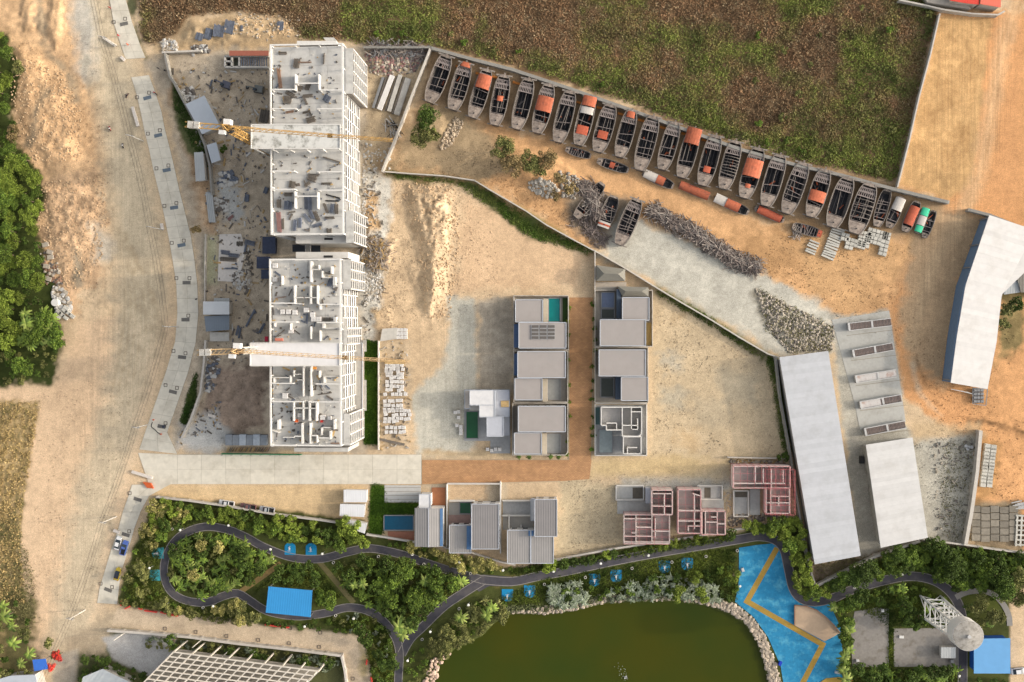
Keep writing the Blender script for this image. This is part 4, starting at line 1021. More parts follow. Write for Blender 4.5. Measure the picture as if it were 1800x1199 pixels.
heap([(368, 345), (402, 350), (402, 375), (376, 380)], 60, 0.55, [rubw, rubd], 'rubble', 'mixed grey scrap in the yard west of the sand heap', 'rubble')
heap([(410, 480), (440, 470), (438, 515), (412, 505)], 120, 0.5, [rubw, rubl, rubd], 'rubble', 'pale demolition rubble south of the pad', 'rubble')
heap([(430, 440), (446, 440), (444, 500), (432, 500)], 70, 0.45, [timber_d, rubl], 'rubble', 'dark scrap strip beside the pad', 'rubble')
heap([(365, 625), (385, 622), (388, 650), (378, 685), (362, 690), (358, 650)], 90, 0.6, [rubw, panel_blue, rubd], 'rubble', 'wrapped white bundles along the lower yard wall', 'rubble')
heap([(630, 418), (672, 415), (680, 440), (664, 470), (635, 462)], 420, 0.45, [rubl, timber_d, tb], 'rubble', 'large mixed heap of timber and rubble east of the gap between blocks', 'rubble')
heap([(640, 95), (700, 90), (745, 96), (730, 128), (690, 134), (650, 130)], 420, 0.4, [rubd, rubl, pink_t], 'rubble', 'grey rebar and scrap heap inside the northern wall', 'rubble')
heap([(640, 250), (690, 262), (684, 300), (645, 300), (640, 430), (632, 430)], 150, 0.35, [rubl, rubw], 'rubble', 'scattered pale rubble along the block foot', 'rubble')
heap([(640, 470), (668, 470), (672, 520), (640, 540)], 200, 0.35, [rubw, rubl], 'rubble', 'fine white rubble near the southern block foot', 'rubble')
heap([(420, 22), (525, 30), (528, 64), (470, 72), (400, 60)], 200, 0.3, [rubo, rubl], 'rubble', 'pale clods on the earth bank north of the yard', 'rubble')
heap([(20, 90), (110, 130), (145, 200), (140, 285), (60, 285), (20, 180)], 600, 0.26, [rubo, rubo2, rubo], 'rubble', 'earth clods over the orange mound by the left edge', 'clods')
heap([(60, 325), (185, 305), (190, 400), (175, 470), (120, 520), (70, 420)], 650, 0.28, [rubo, rubo2, rubo2], 'rubble', 'earth clods and stones over the lower orange mound', 'clods')
heap([(700, 318), (800, 325), (810, 430), (790, 560), (750, 560), (735, 440)], 700, 0.26, [rubo, rubo2, rubo], 'rubble', 'clods over the long earth ridge', 'clods')
heap([(1328, 508), (1400, 542), (1466, 575), (1462, 616), (1388, 620), (1348, 575)], 900, 0.33, [rubd, rubl, rubl], 'gravel', 'coarse grey gravel heap at the end of the pale yard', 'gravel')
heap([(90, 500), (118, 510), (128, 545), (100, 555)], 60, 0.7, [rubw, rubl], 'rubble', 'white broken concrete beside the left trees', 'rubble')
heap([(70, 440), (100, 450), (110, 500), (80, 500)], 90, 0.5, [rubd, rubl, timber_b], 'rubble', 'scrap and rubbish strip beside the left trees', 'rubble')
for (x, y, l, w, a) in [(385, 55, 22, 20, 80), (367, 60, 20, 14, 75), (403, 48, 24, 18, 78), (351, 65, 14, 14, 70), (493, 46, 16, 12, 85), (425, 50, 10, 5, 85)]:
    slat_pile(x, y, l, w, a, max(0.2, ground_z(*P(x, y)[:2])), panel_blue, {385: 'middle dark panel stack on the earth bank', 367: 'grey panel stack left of the middle one on the bank', 403: 'largest blue panel stack on the earth bank', 351: 'westernmost grey panel stack on the bank', 493: 'lone dark frame stack at the east of the bank', 425: 'slim grey frame on the bank'}[x], n=8, hz=0.3)
# steel beams and girders near the northern wall corner
t = at_root('beam_stack', 'long pale concrete beams and dark girders lying by the slanting wall', 'beams', 695, 165)
for i, (xa, ya, xb, yb, w, mt_) in enumerate([(674, 136, 656, 190, 0.9, steel), (680, 135, 662, 191, 0.5, timber_d), (690, 133, 667, 193, 1.6, blockm), (699, 134, 677, 195, 0.5, timber_d), (704, 132, 684, 196, 1.3, conc), (712, 136, 690, 200, 0.5, timber_d), (718, 138, 697, 202, 1.9, conc)]):
    MB().bar(P(xa, ya, 0.5), P(xb, yb, 0.5), w, 0.6+0.15*(i % 3)).build('beam', mt_, t)

# loose site litter: offcuts, buckets, boards too small to pick apart
def litter(name, px, n, z, size, mts, seed):
    r = random.Random(seed); mbs = [MB() for _ in mts]; xs = [p[0] for p in px]; ys = [p[1] for p in px]; c = 0
    while c < n:
        x = r.uniform(min(xs), max(xs)); y = r.uniform(min(ys), max(ys))
        if not inside(np.array([x]), np.array([y]), px)[0]: continue
        p = P(x, y, z); gz = z if z > 1 else ground_z(p.x, p.y); l = r.uniform(*size)*(3 if r.random() < 0.3 else 1); w = r.uniform(*size)*0.7; h = r.uniform(0.1, 0.45)
        mbs[r.randrange(len(mts))].box((p.x, p.y, gz+h/2), (l, w, h), r.uniform(0, 3.14)); c += 1
    for m_, t_ in zip(mbs, mts): tag(m_.build(name, t_), kind='stuff')
lm_ = [timber_d, rubw, panel_blue, tb, rubd]
litter('site_litter', rect(480, 88, 598, 210), 80, HS, (0.2, 0.7), lm_, 1)
litter('site_litter', rect(480, 268, 598, 405), 90, HS, (0.2, 0.7), lm_, 2)
litter('site_litter', rect(480, 462, 594, 598), 130, HS, (0.2, 0.8), lm_, 3)
litter('site_litter', rect(478, 648, 593, 778), 150, HS, (0.2, 0.8), lm_, 4)
litter('yard_litter', [(300, 120), (470, 120), (470, 640), (385, 640), (372, 420), (340, 220)], 520, 0, (0.25, 0.9), lm_+[rubl], 5)
litter('yard_litter', [(320, 745), (390, 700), (390, 755), (310, 785)], 70, 0, (0.2, 0.7), lm_, 6)
litter('yard_litter', [(636, 250), (668, 300), (680, 520), (640, 600)], 240, 0, (0.2, 0.7), [rubw, rubl, timber_d], 7)
litter('yard_litter', [(668, 600), (720, 600), (722, 790), (668, 790)], 160, 0, (0.2, 0.6), [rubw, tb, rubl, timber_d], 8)
litter('yard_litter', [(1640, 780), (1712, 775), (1696, 950), (1645, 940)], 120, 0, (0.2, 0.7), [rubd, rubl], 9)
# ---------------------------------------------------------------- perimeter walls
def wall_line(pts, h, label, mt=None, w=0.3, seg=4.0, top=False, name='boundary_wall', hpx=None):
    """a wall whose foot runs along the pixel line; built of panels between posts"""
    mt = mt or wall_mat
    q = [P(x, y, h if top else 0) for x, y in pts]
    for p in q: p.z = 0
    c = q[len(q)//2]
    t = thing(name, label, 'wall', (c.x, c.y, 0))
    cap = mat('wall_cap_grey', C(150, 146, 138), var=0.15) if mt is grey_w else mat('wall_cap', C(208, 200, 188), var=0.1)
    for a, b in zip(q[:-1], q[1:]):
        L_ = (b-a).length; n = max(1, int(L_/seg)); d = (b-a)/n
        for i in range(n):
            s = a+d*i; e = s+d; u = d.normalized()
            MB().bar(s+u*0.16+Vector((0, 0, h/2-0.05)), e-u*0.16+Vector((0, 0, h/2-0.05)), w*0.7, h-0.1).build('wall_panel', mt, t)
        m = MB()
        for i in range(n+1):
            s = a+d*i; m.box((s.x, s.y, h/2), (w+0.08, w+0.08, h+0.1), math.atan2(d.y, d.x))
        m.build('wall_post', mt, t)
        MB().bar(a+Vector((0, 0, h+0.04)), b+Vector((0, 0, h+0.04)), w+0.06, 0.1).build('coping', cap, t)
    return t
grey_w = mat('grey_wall', C(176, 172, 162), var=0.15, blotch=C(120, 116, 104), blotch_amt=0.6, blotch_scale=3)
wall_line([(640, 83), (756, 83)], 2.4, 'pale wall closing the north side of the scrap corner', grey_w, 0.45, top=True)
wall_line([(757, 84), (830, 104), (900, 122), (1000, 155), (1100, 190), (1200, 226), (1300, 262), (1400, 290), (1480, 308), (1570, 332), (1666, 355)], 2.4, 'long grey wall between the brush field and the row of wooden boats', grey_w, 0.9, top=True)
wall_line([(757, 84), (725, 165), (698, 235), (672, 300)], 2.4, 'slanting pale wall between the boatyard and the tall blocks', wall_mat, 0.6, top=True)
wall_line([(672, 301), (720, 305), (780, 309), (834, 317), (860, 333), (925, 371), (960, 395), (1000, 417), (1045, 441)], 2.0, 'thin pale wall along the south edge of the sandy boatyard', wall_mat, 0.3, top=True)
wall_line([(1046, 441), (1100, 472), (1148, 502), (1200, 533), (1250, 562), (1300, 593), (1350, 622), (1368, 628)], 2.0, 'pale wall running diagonally past the dark grey houses to the long shed', wall_mat, 0.35, top=True)
wall_line([(1046, 441), (1046, 512)], 2.2, 'short wall west of the small grey hip roof', wall_mat, 0.3, top=True)
wall_line([(1652, 25), (1636, 95), (1616, 170), (1598, 250), (1578, 328)], 2.2, 'straight pale wall between the brush field and the orange field', wall_mat, 0.35, top=True)
wall_line([(1582, 0), (1630, 10), (1660, 17), (1710, 24), (1754, 26), (1765, 20)], 2.4, 'wall in front of the red roofs at the top right corner', wall_mat, 0.4, top=True)
wall_line([(1705, 369), (1740, 378), (1790, 398), (1830, 412)], 2.4, 'wall behind the bent white shed', grey_w, 0.8, top=True)
wall_line([(1364, 628), (1372, 700), (1388, 790), (1400, 870), (1412, 945), (1424, 1000), (1434, 1030)], 3.0, 'grey wall along the west side of the long white shed', grey_w, 0.5, top=True)
wall_line([(1434, 1031), (1480, 1008), (1540, 978), (1615, 952)], 2.2, 'diagonal wall between the long shed yard and the park', wall_mat, 0.7, top=True)
wall_line([(1622, 948), (1697, 958), (1750, 966), (1830, 976)], 2.2, 'wall along the park south of the drying racks', wall_mat, 0.4, top=True)
wall_line([(1724, 760), (1718, 830), (1708, 900), (1698, 956)], 2.6, 'thick pale wall between the grey yard and the orange ground', wall_mat, 1.0, top=True)
wall_line([(275, 874), (330, 880), (400, 890), (480, 904), (560, 914), (600, 920)], 2.0, 'wall between the parked pickups and the park hedge', wall_mat, 0.5, top=True)
wall_line([(645, 940), (680, 945), (728, 953)], 1.6, 'pale wall south of the pool garden', wall_mat, 0.5, top=True)
wall_line([(780, 962), (800, 968)], 1.6, 'short wall between two grey roofs', wall_mat, 0.4, top=True)
wall_line([(830, 972), (880, 988), (905, 993)], 1.6, 'short wall bend south of the tall grey roof', wall_mat, 0.4, top=True)
wall_line([(975, 985), (1040, 972), (1090, 963), (1180, 950), (1280, 933), (1340, 925), (1400, 912)], 2.0, 'pale wall between the red scaffolds and the park', wall_mat, 0.5, top=True)
wall_line([(286, 92), (352, 89)], 2.0, 'broken white wall at the top of the tower yard', wall_mat, 0.5, top=True)
wall_line([(290, 96), (292, 108), (298, 134), (306, 146), (325, 182), (348, 226), (360, 255), (368, 290), (372, 340)], 2.2, 'leaning grey wall on the west side of the tower yard', grey_w, 0.6, top=True)
wall_line([(361, 600), (358, 640), (352, 690), (336, 735), (320, 768)], 2.2, 'curving pale wall beside the lower concrete road', wall_mat, 0.6, top=True)
wall_line([(361, 412), (360, 470), (360, 530)], 1.6, 'low thin wall beside the middle concrete road', wall_mat, 0.25, top=True)
wall_line([(1280, 804), (1380, 806)], 1.6, 'white strip wall above the eastern red scaffold', wall_mat, 0.3, top=True)
wall_line([(190, 1109), (240, 1112), (330, 1120), (420, 1132), (520, 1143), (600, 1153)], 2.0, 'white wall in front of the lattice frame building', wall_mat, 0.7, top=True)
wall_line([(600, 1153), (606, 1180), (612, 1230)], 2.0, 'white wall turning down beside the beige lane', wall_mat, 0.6, top=True)
wall_line([(1413, 940), (1420, 975), (1425, 1014)], 1.2, 'pale fence wall beside the park hedge at the shed corner', wall_mat, 0.25, top=True)

# ---------------------------------------------------------------- finished grey-roofed houses
roofg = roof_mat('grey_flat_roof', (172, 164, 158), ang=0, size=0.4, strength=0.12, blotch=C(160, 155, 150), blotch_amt=0.5, blotch_scale=5)
house_wall = mat('house_wall_beige', C(196, 186, 170), var=0.06)
house_edge = mat('house_trim', C(196, 200, 206), var=0.05)
floor_tile = mat('terrace_tile', C(176, 172, 164), var=0.06)
pool_tile = mat('pool_surround', C(150, 150, 150), var=0.08)
water_t = mat('pool_teal', C(12, 128, 128), rough=0.1, var=0.15, spec=0.5, scale=0.3)
empty_p = mat('empty_pool', C(150, 152, 150), var=0.1)
def edge_ring(q, z, w, h, m, root, name='parapet'):
    mb = MB()
    for a, b in zip(q, q[1:]+q[:1]): mb.bar((a[0], a[1], z), (b[0], b[1], z), w, h)
    return mb.build(name, m, root)
def block_house(root, px, h, m_roof, m_wall, parapet=True, name='roof', z0=0.0, wins=True):
    q = [P(x, y, h) for x, y in px]
    MB().prism(q, h-0.25, h).build(name, m_roof, root)
    MB().prism(shrink([(p.x, p.y) for p in q], 0.35), z0-0.05, h-0.253).build('wall', m_wall, root)
    if parapet: edge_ring(q, h+0.04, 0.22, 0.22, house_edge, root, 'roof_edge')
    if wins:
        qi = shrink([(p.x, p.y) for p in q], 0.30)
        for i in range(len(qi)):
            a = Vector((*qi[i], 0)); b = Vector((*qi[(i+1) % len(qi)], 0)); L_ = (b-a).length
            n = int(L_/3.2)
            for j in range(n):
                for zz_ in ([1.5, 4.6] if h > 6 else [1.5]):
                    c = a.lerp(b, (j+0.5)/n); u = (b-a).normalized()
                    MB().bar(c-u*0.8+Vector((0, 0, zz_)), c+u*0.8+Vector((0, 0, zz_)), 0.1, 1.5).build('window', dark_glass, root)
    return q
def pool(root, px, mwater, z=0.35, rim=True, name='pool'):
    q = [P(x, y, z) for x, y in px]
    MB().prism(q, z-0.12, z).build(name, mwater, root)
    if rim: edge_ring(q, z+0.06, 0.3, 0.3, pool_tile, root, 'pool_rim')
def compound(root, px, h, mt, w=0.25):
    q = [P(x, y, h) for x, y in px]
    edge_ring(q, h/2, w, h, mt, root, 'compound_wall')
    return q
H = 6.8
plotm = mat('plot_paving', C(168, 160, 148), var=0.08)
garden = mat('planter_green', C(52, 76, 30), var=0.25, scale=2.5)
# west row
A1 = at_root('grey_roof_house', 'grey flat-roofed house with solar panels and a teal pool', 'house', 950, 567)
MB().prism(W2(rect(903, 522, 998, 614)), 0, 0.12).build('plot', plotm, A1)
compound(A1, rect(903, 520, 999, 615), 1.8, wall_mat)
block_house(A1, rect(906, 527, 954, 566), 6.2, roofg, house_wall)
MB().prism([P(x, y, 3.2) for x, y in rect(955, 525, 963, 567)], 0.1, 3.2).build('terrace', mat('beige_terrace', C(196, 184, 164), var=0.05), A1)
pool(A1, rect(964, 524, 985, 566), water_t)
MB().prism(W2(rect(989, 524, 998, 566)), 0.1, 0.3).build('planter', garden, A1)
MB().prism([P(x, y, 3.0) for x, y in rect(903.5, 570, 912, 611)], 0.1, 3.0).build('terrace', mat('blue_terrace', C(88, 112, 150), var=0.1), A1)
block_house(A1, rect(912, 567, 995, 612), H, roofg, house_wall)
pv = mat('solar_glass', C(104, 98, 92), rough=0.25, var=0.05, spec=0.6); pvf = mat('solar_frame', C(200, 200, 200), rough=0.4)
for i in range(3):
    for j in range(4):
        x0 = 934+i*14.2; y0 = 571+j*6.5
        a = P(x0, y0+6, H+0.3); b = P(x0+13.2, y0, H+0.3)
        f = MB().prism([a, (b.x, a.y), b, (a.x, b.y)], H+0.2, H+0.28).build('solar_panel', pvf, A1)
        ORG[f.name] = ORG[A1.name]
        MB().prism([(a.x+.08, a.y+.08), (b.x-.08, a.y+.08), (b.x-.08, b.y-.08), (a.x+.08, b.y-.08)], H+0.281, H+0.3).build('panel_glass', pv, f)
A2 = at_root('grey_roof_house', 'grey flat-roofed house between the solar panel house and the corner house', 'house', 950, 660)
MB().prism(W2(rect(903, 617, 998, 706)), 0, 0.12).build('plot', plotm, A2)
compound(A2, rect(903, 617, 998, 707), 1.8, wall_mat)
block_house(A2, rect(910, 618, 994, 664), H, roofg, house_wall)
block_house(A2, rect(905, 665, 953, 703), 6.2, roofg, house_wall)
MB().prism([P(x, y, 3.2) for x, y in rect(954, 666, 962, 706)], 0.1, 3.2).build('terrace', MATS['beige_terrace'], A2)
pool(A2, rect(963, 667, 985, 702), empty_p)
MB().prism([P(x, y, 3.0) for x, y in rect(904, 622, 910, 660)], 0.1, 3.0).build('terrace', MATS['blue_terrace'], A2)
A3 = at_root('grey_roof_house', 'grey flat-roofed house on the corner of the brown paver road', 'house', 950, 755)
MB().prism(W2(rect(900, 709, 998, 800)), 0, 0.12).build('plot', plotm, A3)
compound(A3, [(901, 709), (998, 709), (998, 795), (994, 800), (901, 800)], 1.8, wall_mat)
block_house(A3, rect(911, 714, 994, 759), H, roofg, house_wall)
block_house(A3, rect(904, 761, 952, 798), 6.2, roofg, house_wall)
MB().prism([P(x, y, 3.2) for x, y in rect(953, 762, 961, 799)], 0.1, 3.2).build('terrace', MATS['beige_terrace'], A3)
pool(A3, rect(962, 763, 985, 796), empty_p)
# east row
B1 = at_root('grey_roof_house', 'grey flat-roofed house next to the small hip roof, with a blue-grey sunken terrace', 'house', 1095, 560)
MB().prism(W2(rect(1046, 512, 1147, 608)), 0, 0.12).build('plot', plotm, B1)
compound(B1, rect(1046, 510, 1147, 609), 1.8, wall_mat)
pool(B1, rect(1057, 514, 1080, 541), mat('blue_cover', C(122, 134, 158), var=0.1), z=0.5)
pool(B1, rect(1057, 543, 1080, 560), mat('dark_pool', C(78, 82, 74), rough=0.15, var=0.1), z=0.3)
MB().prism([P(x, y, 3.2) for x, y in rect(1084, 508, 1092, 560)], 0.1, 3.2).build('terrace', mat('slate_terrace', C(84, 96, 112), var=0.08), B1)
block_house(B1, rect(1094, 523, 1141, 563), 6.2, roofg, house_wall)
block_house(B1, rect(1055, 562, 1135, 608), H, roofg, house_wall)
MB().prism(W2(rect(1136, 567, 1145, 607)), 0.1, 0.16).build('side_yard', mat('sand_yard', C(200, 170, 110), var=0.1), B1)
B2 = at_root('grey_roof_house', 'grey flat-roofed house directly above the open-topped white house shell', 'house', 1095, 660)
MB().prism(W2(rect(1046, 612, 1139, 707)), 0, 0.12).build('plot', plotm, B2)
compound(B2, rect(1046, 611, 1139, 708), 1.8, wall_mat)
block_house(B2, rect(1053, 615, 1135, 661), H, roofg, house_wall)
block_house(B2, rect(1092, 663, 1139, 704), 6.2, roofg, house_wall)
pool(B2, rect(1056, 664, 1079, 698), MATS['dark_pool'], z=0.3)
MB().prism([P(x, y, 3.2) for x, y in rect(1082, 663, 1091, 702)], 0.1, 3.2).build('terrace', MATS['slate_terrace'], B2)
# open-topped shell
def shell(root, px_out, h, segs, m_wall, floor_m, w=0.28, floors=(3.1,)):
    q = [P(x, y, h) for x, y in px_out]
    for z in floors: MB().prism(shrink([(p.x, p.y) for p in q], 0.2), z-0.2, z).build('floor_slab', floor_m, root)
    MB().prism(shrink([(p.x, p.y) for p in q], 0.3), 0, floors[0]-0.203).build('lower_wall', m_wall, root)
    for a, b in zip(q, q[1:]+q[:1]):
        a = Vector((a.x, a.y, (floors[-1]+h)/2)); b = Vector((b.x, b.y, (floors[-1]+h)/2)); MB().bar(a, b, w, h-floors[-1]).build('wall', m_wall, root)
    for (x0, y0, x1, y1) in segs:
        a = P(x0, y0, h-0.02); b = P(x1, y1, h-0.02); z = (floors[-1]+h)/2-0.01
        MB().bar((a.x, a.y, z), (b.x, b.y, z), w*0.9, h-floors[-1]-0.02).build('wall', m_wall, root)
    return q
B3 = at_root('house_shell', 'unroofed white-walled house shell at the foot of the eastern house row', 'house', 1090, 757)
MB().prism(W2(rect(1045, 712, 1136, 800)), 0, 0.12).build('plot', mat('raw_screed', C(178, 178, 176), var=0.1), B3)
compound(B3, rect(1046, 710, 1137, 801), 1.4, white_conc)
greyf = mat('inner_floor', C(210, 206, 202), var=0.08)
shell(B3, [(1057, 716), (1111, 716), (1128, 716), (1128, 763), (1122, 767), (1094, 767), (1094, 756), (1066, 756), (1066, 748), (1057, 748)], 6.2,
      [(1094, 717, 1094, 756), (1110, 717, 1110, 754), (1094, 748, 1121, 748), (1121, 736, 1121, 754), (1111, 724, 1127, 724), (1066, 744, 1084, 744), (1084, 744, 1084, 756), (1112, 755, 1121, 755)], colm, greyf)
shell(B3, [(1096, 768), (1127, 768), (1127, 798), (1096, 798)], 6.0, [(1103, 787, 1120, 787), (1103, 787, 1103, 797)], colm, greyf)
pool(B3, rect(1053, 755, 1077, 796), mat('pale_pool', C(160, 170, 168), rough=0.3, var=0.12), z=0.4)
MB().prism(W2(rect(1046.5, 716, 1054, 746)), 0.1, 0.4).build('side_yard', mat('green_tile', C(92, 118, 116), var=0.1), B3)
# small grey hip roof and terrace north of it
HR = at_root('hip_roof_house', 'small house with a dull grey hip roof behind the slanting wall', 'house', 1075, 482)
hq = [P(x, y, 4.0) for x, y in [(1048, 466), (1099, 473), (1099, 494), (1048, 494)]]
r0 = P(1062, 481, 5.6); r1_ = P(1087, 482, 5.6)
m = MB(); m.add(hq+[r0, r1_], [(0, 4, 5, 1), (1, 5, 2), (2, 5, 4, 3), (3, 4, 0), (3, 2, 1, 0)])
m.build('roof', mat('dull_roof', C(138, 134, 122), var=0.06), HR)
MB().prism(shrink([(p.x, p.y) for p in hq], 0.4), 0, 3.99).build('wall', house_wall, HR)
MB().prism([P(x, y, 0.3) for x, y in rect(1048, 496, 1101, 504)], 0, 0.3).build('terrace', mat('cream_terrace', C(206, 194, 178)), HR)
MB().prism([P(x, y, 0.2) for x, y in rect(1048, 504, 1084, 510)], 0, 0.2).build('terrace', floor_tile, HR)
GR = at_root('hip_roof_house', 'low grey hip roof joined to the north side of a flat-roofed house', 'house', 1113, 512)
m = MB(); hq = [P(x, y, 3.6) for x, y in [(1085, 503), (1140, 505), (1140, 521), (1094, 521)]]
r0 = P(1100, 512, 4.4); r1_ = P(1128, 512, 4.4)
m.add(hq+[r0, r1_], [(0, 4, 5, 1), (1, 5, 2), (2, 5, 4, 3), (3, 4, 0), (3, 2, 1, 0)]); m.build('roof', MATS['dull_roof'], GR)
MB().prism(shrink([(p.x, p.y) for p in hq], 0.4), 0.13, 3.59).build('wall', house_wall, GR)

# white house under construction west of the row
D = at_root('white_villa', 'white unfinished villa with stepped flat roofs and a narrow green pool', 'house', 850, 735)
wr = mat('white_membrane', C(228, 226, 224), var=0.05, blotch=C(205, 205, 206), blotch_amt=0.5, blotch_scale=3)
gr2 = mat('pale_grey_roof', C(196, 198, 204), var=0.05)
block_house(D, rect(826, 686, 870, 712), 5.6, wr, colm)
block_house(D, [(843, 712), (870, 712), (870, 733), (843, 733)], 5.4, wr, colm, wins=False)
block_house(D, rect(856, 733, 885, 767), 5.2, gr2, colm)
block_house(D, rect(871, 686, 895, 733), 4.2, gr2, colm)
block_house(D, rect(817, 686, 826, 718), 3.2, mat('beige_roof', C(206, 196, 184)), colm, wins=False)
block_house(D, rect(885, 735, 895, 765), 3.0, gr2, colm, wins=False)
MB().prism(W2([(816, 684), (897, 684), (897, 797), (862, 797), (862, 775), (816, 775)]), 0, 0.12).build('plot', mat('raw_screed', C(1, 1, 1)), D)
pool(D, rect(819, 723, 841, 771), mat('green_pool', C(30, 92, 52), rough=0.12, var=0.15, scale=0.3, spec=0.5), z=0.4)
MB().prism([P(x, y, 0.5) for x, y in rect(825, 712, 843, 722)], 0, 0.5).build('pool_step', white_conc, D)
MB().prism([P(x, y, 3.3) for x, y in rect(881, 704, 895, 715)], 4.25, 4.45).build('timber_sheet', tb, D)
for i, (x, y) in enumerate([(800, 725), (806, 724), (806, 734), (803, 748), (810, 750), (810, 756), (810, 762), (857, 790), (864, 792), (871, 790), (878, 790)]):
    block_pallet(x, y, 6, 0, 'white block pallet %s the unfinished white villa' % ('west of' if i < 7 else 'south of'), group='block pallets west of the villa' if i < 7 else 'block pallets south of the villa', hh=0.9)

# southern villas
rib = roof_mat('ribbed_grey_roof', (158, 154, 150), ang=0, size=0.45, strength=1.0)
rib2 = roof_mat('ribbed_dark_roof', (142, 138, 136), ang=0, size=0.45, strength=1.0)
V1 = at_root('pool_villa', 'grey gable-roofed villa beside the blue lap pool', 'house', 755, 925)
def gable(root, px, he, hr, mt, mw, vertical=True, name='roof'):
    q = [P(x, y, he) for x, y in px]       # TL TR BR BL
    a = (q[0]+q[1])/2; b = (q[3]+q[2])/2; a.z = b.z = hr
    MB().add([q[0], a, b, q[3]], [(0, 3, 2, 1)]).build(name, mt, root); MB().add([a, q[1], q[2], b], [(0, 3, 2, 1)]).build(name, mt, root)
    MB().bar(a, b, 0.25, 0.15).build('ridge_cap', house_edge, root)
    qi = shrink([(p.x, p.y) for p in q], 0.4)
    MB().prism(qi, 0, he-0.02).build('wall', mw, root)
gable(V1, rect(729, 893, 779, 961), 6.2, 6.9, rib, colm)
MB().bar(P(776, 894, 6.4), P(776, 960, 6.4), 0.9, 0.15).build('gutter', mat('blue_gutter', C(92, 128, 168)), V1)
block_house(V1, rect(737, 869, 757, 893), 5.6, wr, colm, wins=False)
MB().prism(W2(rect(759, 857, 783, 889)), 0, 0.14).build('terrace', mat('red_terrace', C(190, 126, 88), var=0.1), V1)
pool(V1, rect(675, 906, 727, 932), mat('lap_pool', C(10, 92, 122), rough=0.1, var=0.1, spec=0.5), z=0.35)
MB().prism(W2(rect(682, 934, 728, 949)), 0, 0.2).build('deck', mat('red_deck', C(176, 120, 96), var=0.1), V1)
MB().prism(W2(rect(676, 853, 740, 883)), 0, 0.1).build('driveway', mat('driveway_concrete', C(200, 198, 192), var=0.06), V1)
for i in range(4): MB().bar(P(676, 857+i*7, 0.13), P(740, 857+i*7, 0.13), 0.08, 0.08).build('drive_joint', joint_mat, V1)
V2 = at_root('ribbed_roof_villa', 'villa with one tall ribbed roof, one low ribbed roof and a small green pool', 'house', 835, 925)
q = block_house(V2, rect(829, 886, 877, 965), 6.8, rib2, colm, parapet=True)
block_house(V2, rect(790, 923, 828, 972), 5.0, rib, colm)
MB().bar(P(824.5, 925, 5.15), P(824.5, 966, 5.15), 1.5, 0.1).build('gutter', MATS['blue_gutter'], V2)
pool(V2, rect(808, 883, 828, 903), mat('green_pool', C(1, 1, 1)), z=0.3)
MB().prism(W2(rect(789, 883, 829, 905)), 0, 0.1).build('plot', floor_tile, V2)
MB().prism(W2(rect(789, 905, 829, 924)), 0, 0.3).build('terrace', mat('wine_deck', C(168, 140, 132)), V2)
for a, b in (((786, 850), (880, 850)), ((786, 850), (786, 960)), ((880, 846), (880, 972)), ((790, 880), (834, 880))):
    MB().bar(P(a[0], a[1], 0.9), P(b[0], b[1], 0.9), 0.3, 1.8).build('compound_wall', colm, V2)
V3 = at_root('ribbed_roof_villa', 'large villa with a square low ribbed roof and a raised ribbed roof at its corner', 'house', 935, 935)
block_house(V3, rect(940, 878, 979, 943), 6.8, rib2, colm)
block_house(V3, rect(892, 932, 973, 990), 5.2, rib, colm)
MB().bar(P(933, 932, 5.35), P(933, 990, 5.35), 0.35, 0.12).build('ridge_cap', house_edge, V3)
MB().prism([P(x, y, 5.3) for x, y in rect(929, 932, 938, 942)], 5.21, 5.32).build('skylight', MATS['blue_gutter'], V3)
block_house(V3, rect(933, 877, 941, 915), 3.4, wr, colm, wins=False)
MB().prism(W2(rect(884, 882, 933, 907)), 0, 0.12).build('plot', mat('raw_screed', C(1, 1, 1)), V3)
MB().prism(W2(rect(884, 908, 938, 931)), 0, 0.25).build('terrace', floor_tile, V3)
for a, b in (((883, 880), (933, 880)), ((883, 906), (938, 906)), ((896, 929), (938, 929)), ((895, 905), (895, 930)), ((916, 922), (916, 930))):
    MB().bar(P(a[0], a[1], 0.9), P(b[0], b[1], 0.9), 0.3, 1.6).build('low_wall', colm, V3)
# white site cabins
for i, (px, lab) in enumerate([([(604, 861), (645, 862), (645, 883), (604, 883)], 'northern white ribbed site cabin beside the grass strip'), ([(598, 886), (642, 887), (640, 909), (597, 907)], 'middle white ribbed site cabin beside the grass strip'), ([(600, 911), (645, 921), (641, 938), (599, 924)], 'southern tilted white site cabin against the park hedge')]):
    shed(px, 2.8, lab, roof_mat('cabin_roof', (232, 232, 232), ang=0, size=0.3, strength=0.6), white_paint, 'site_cabin', 'cabin')

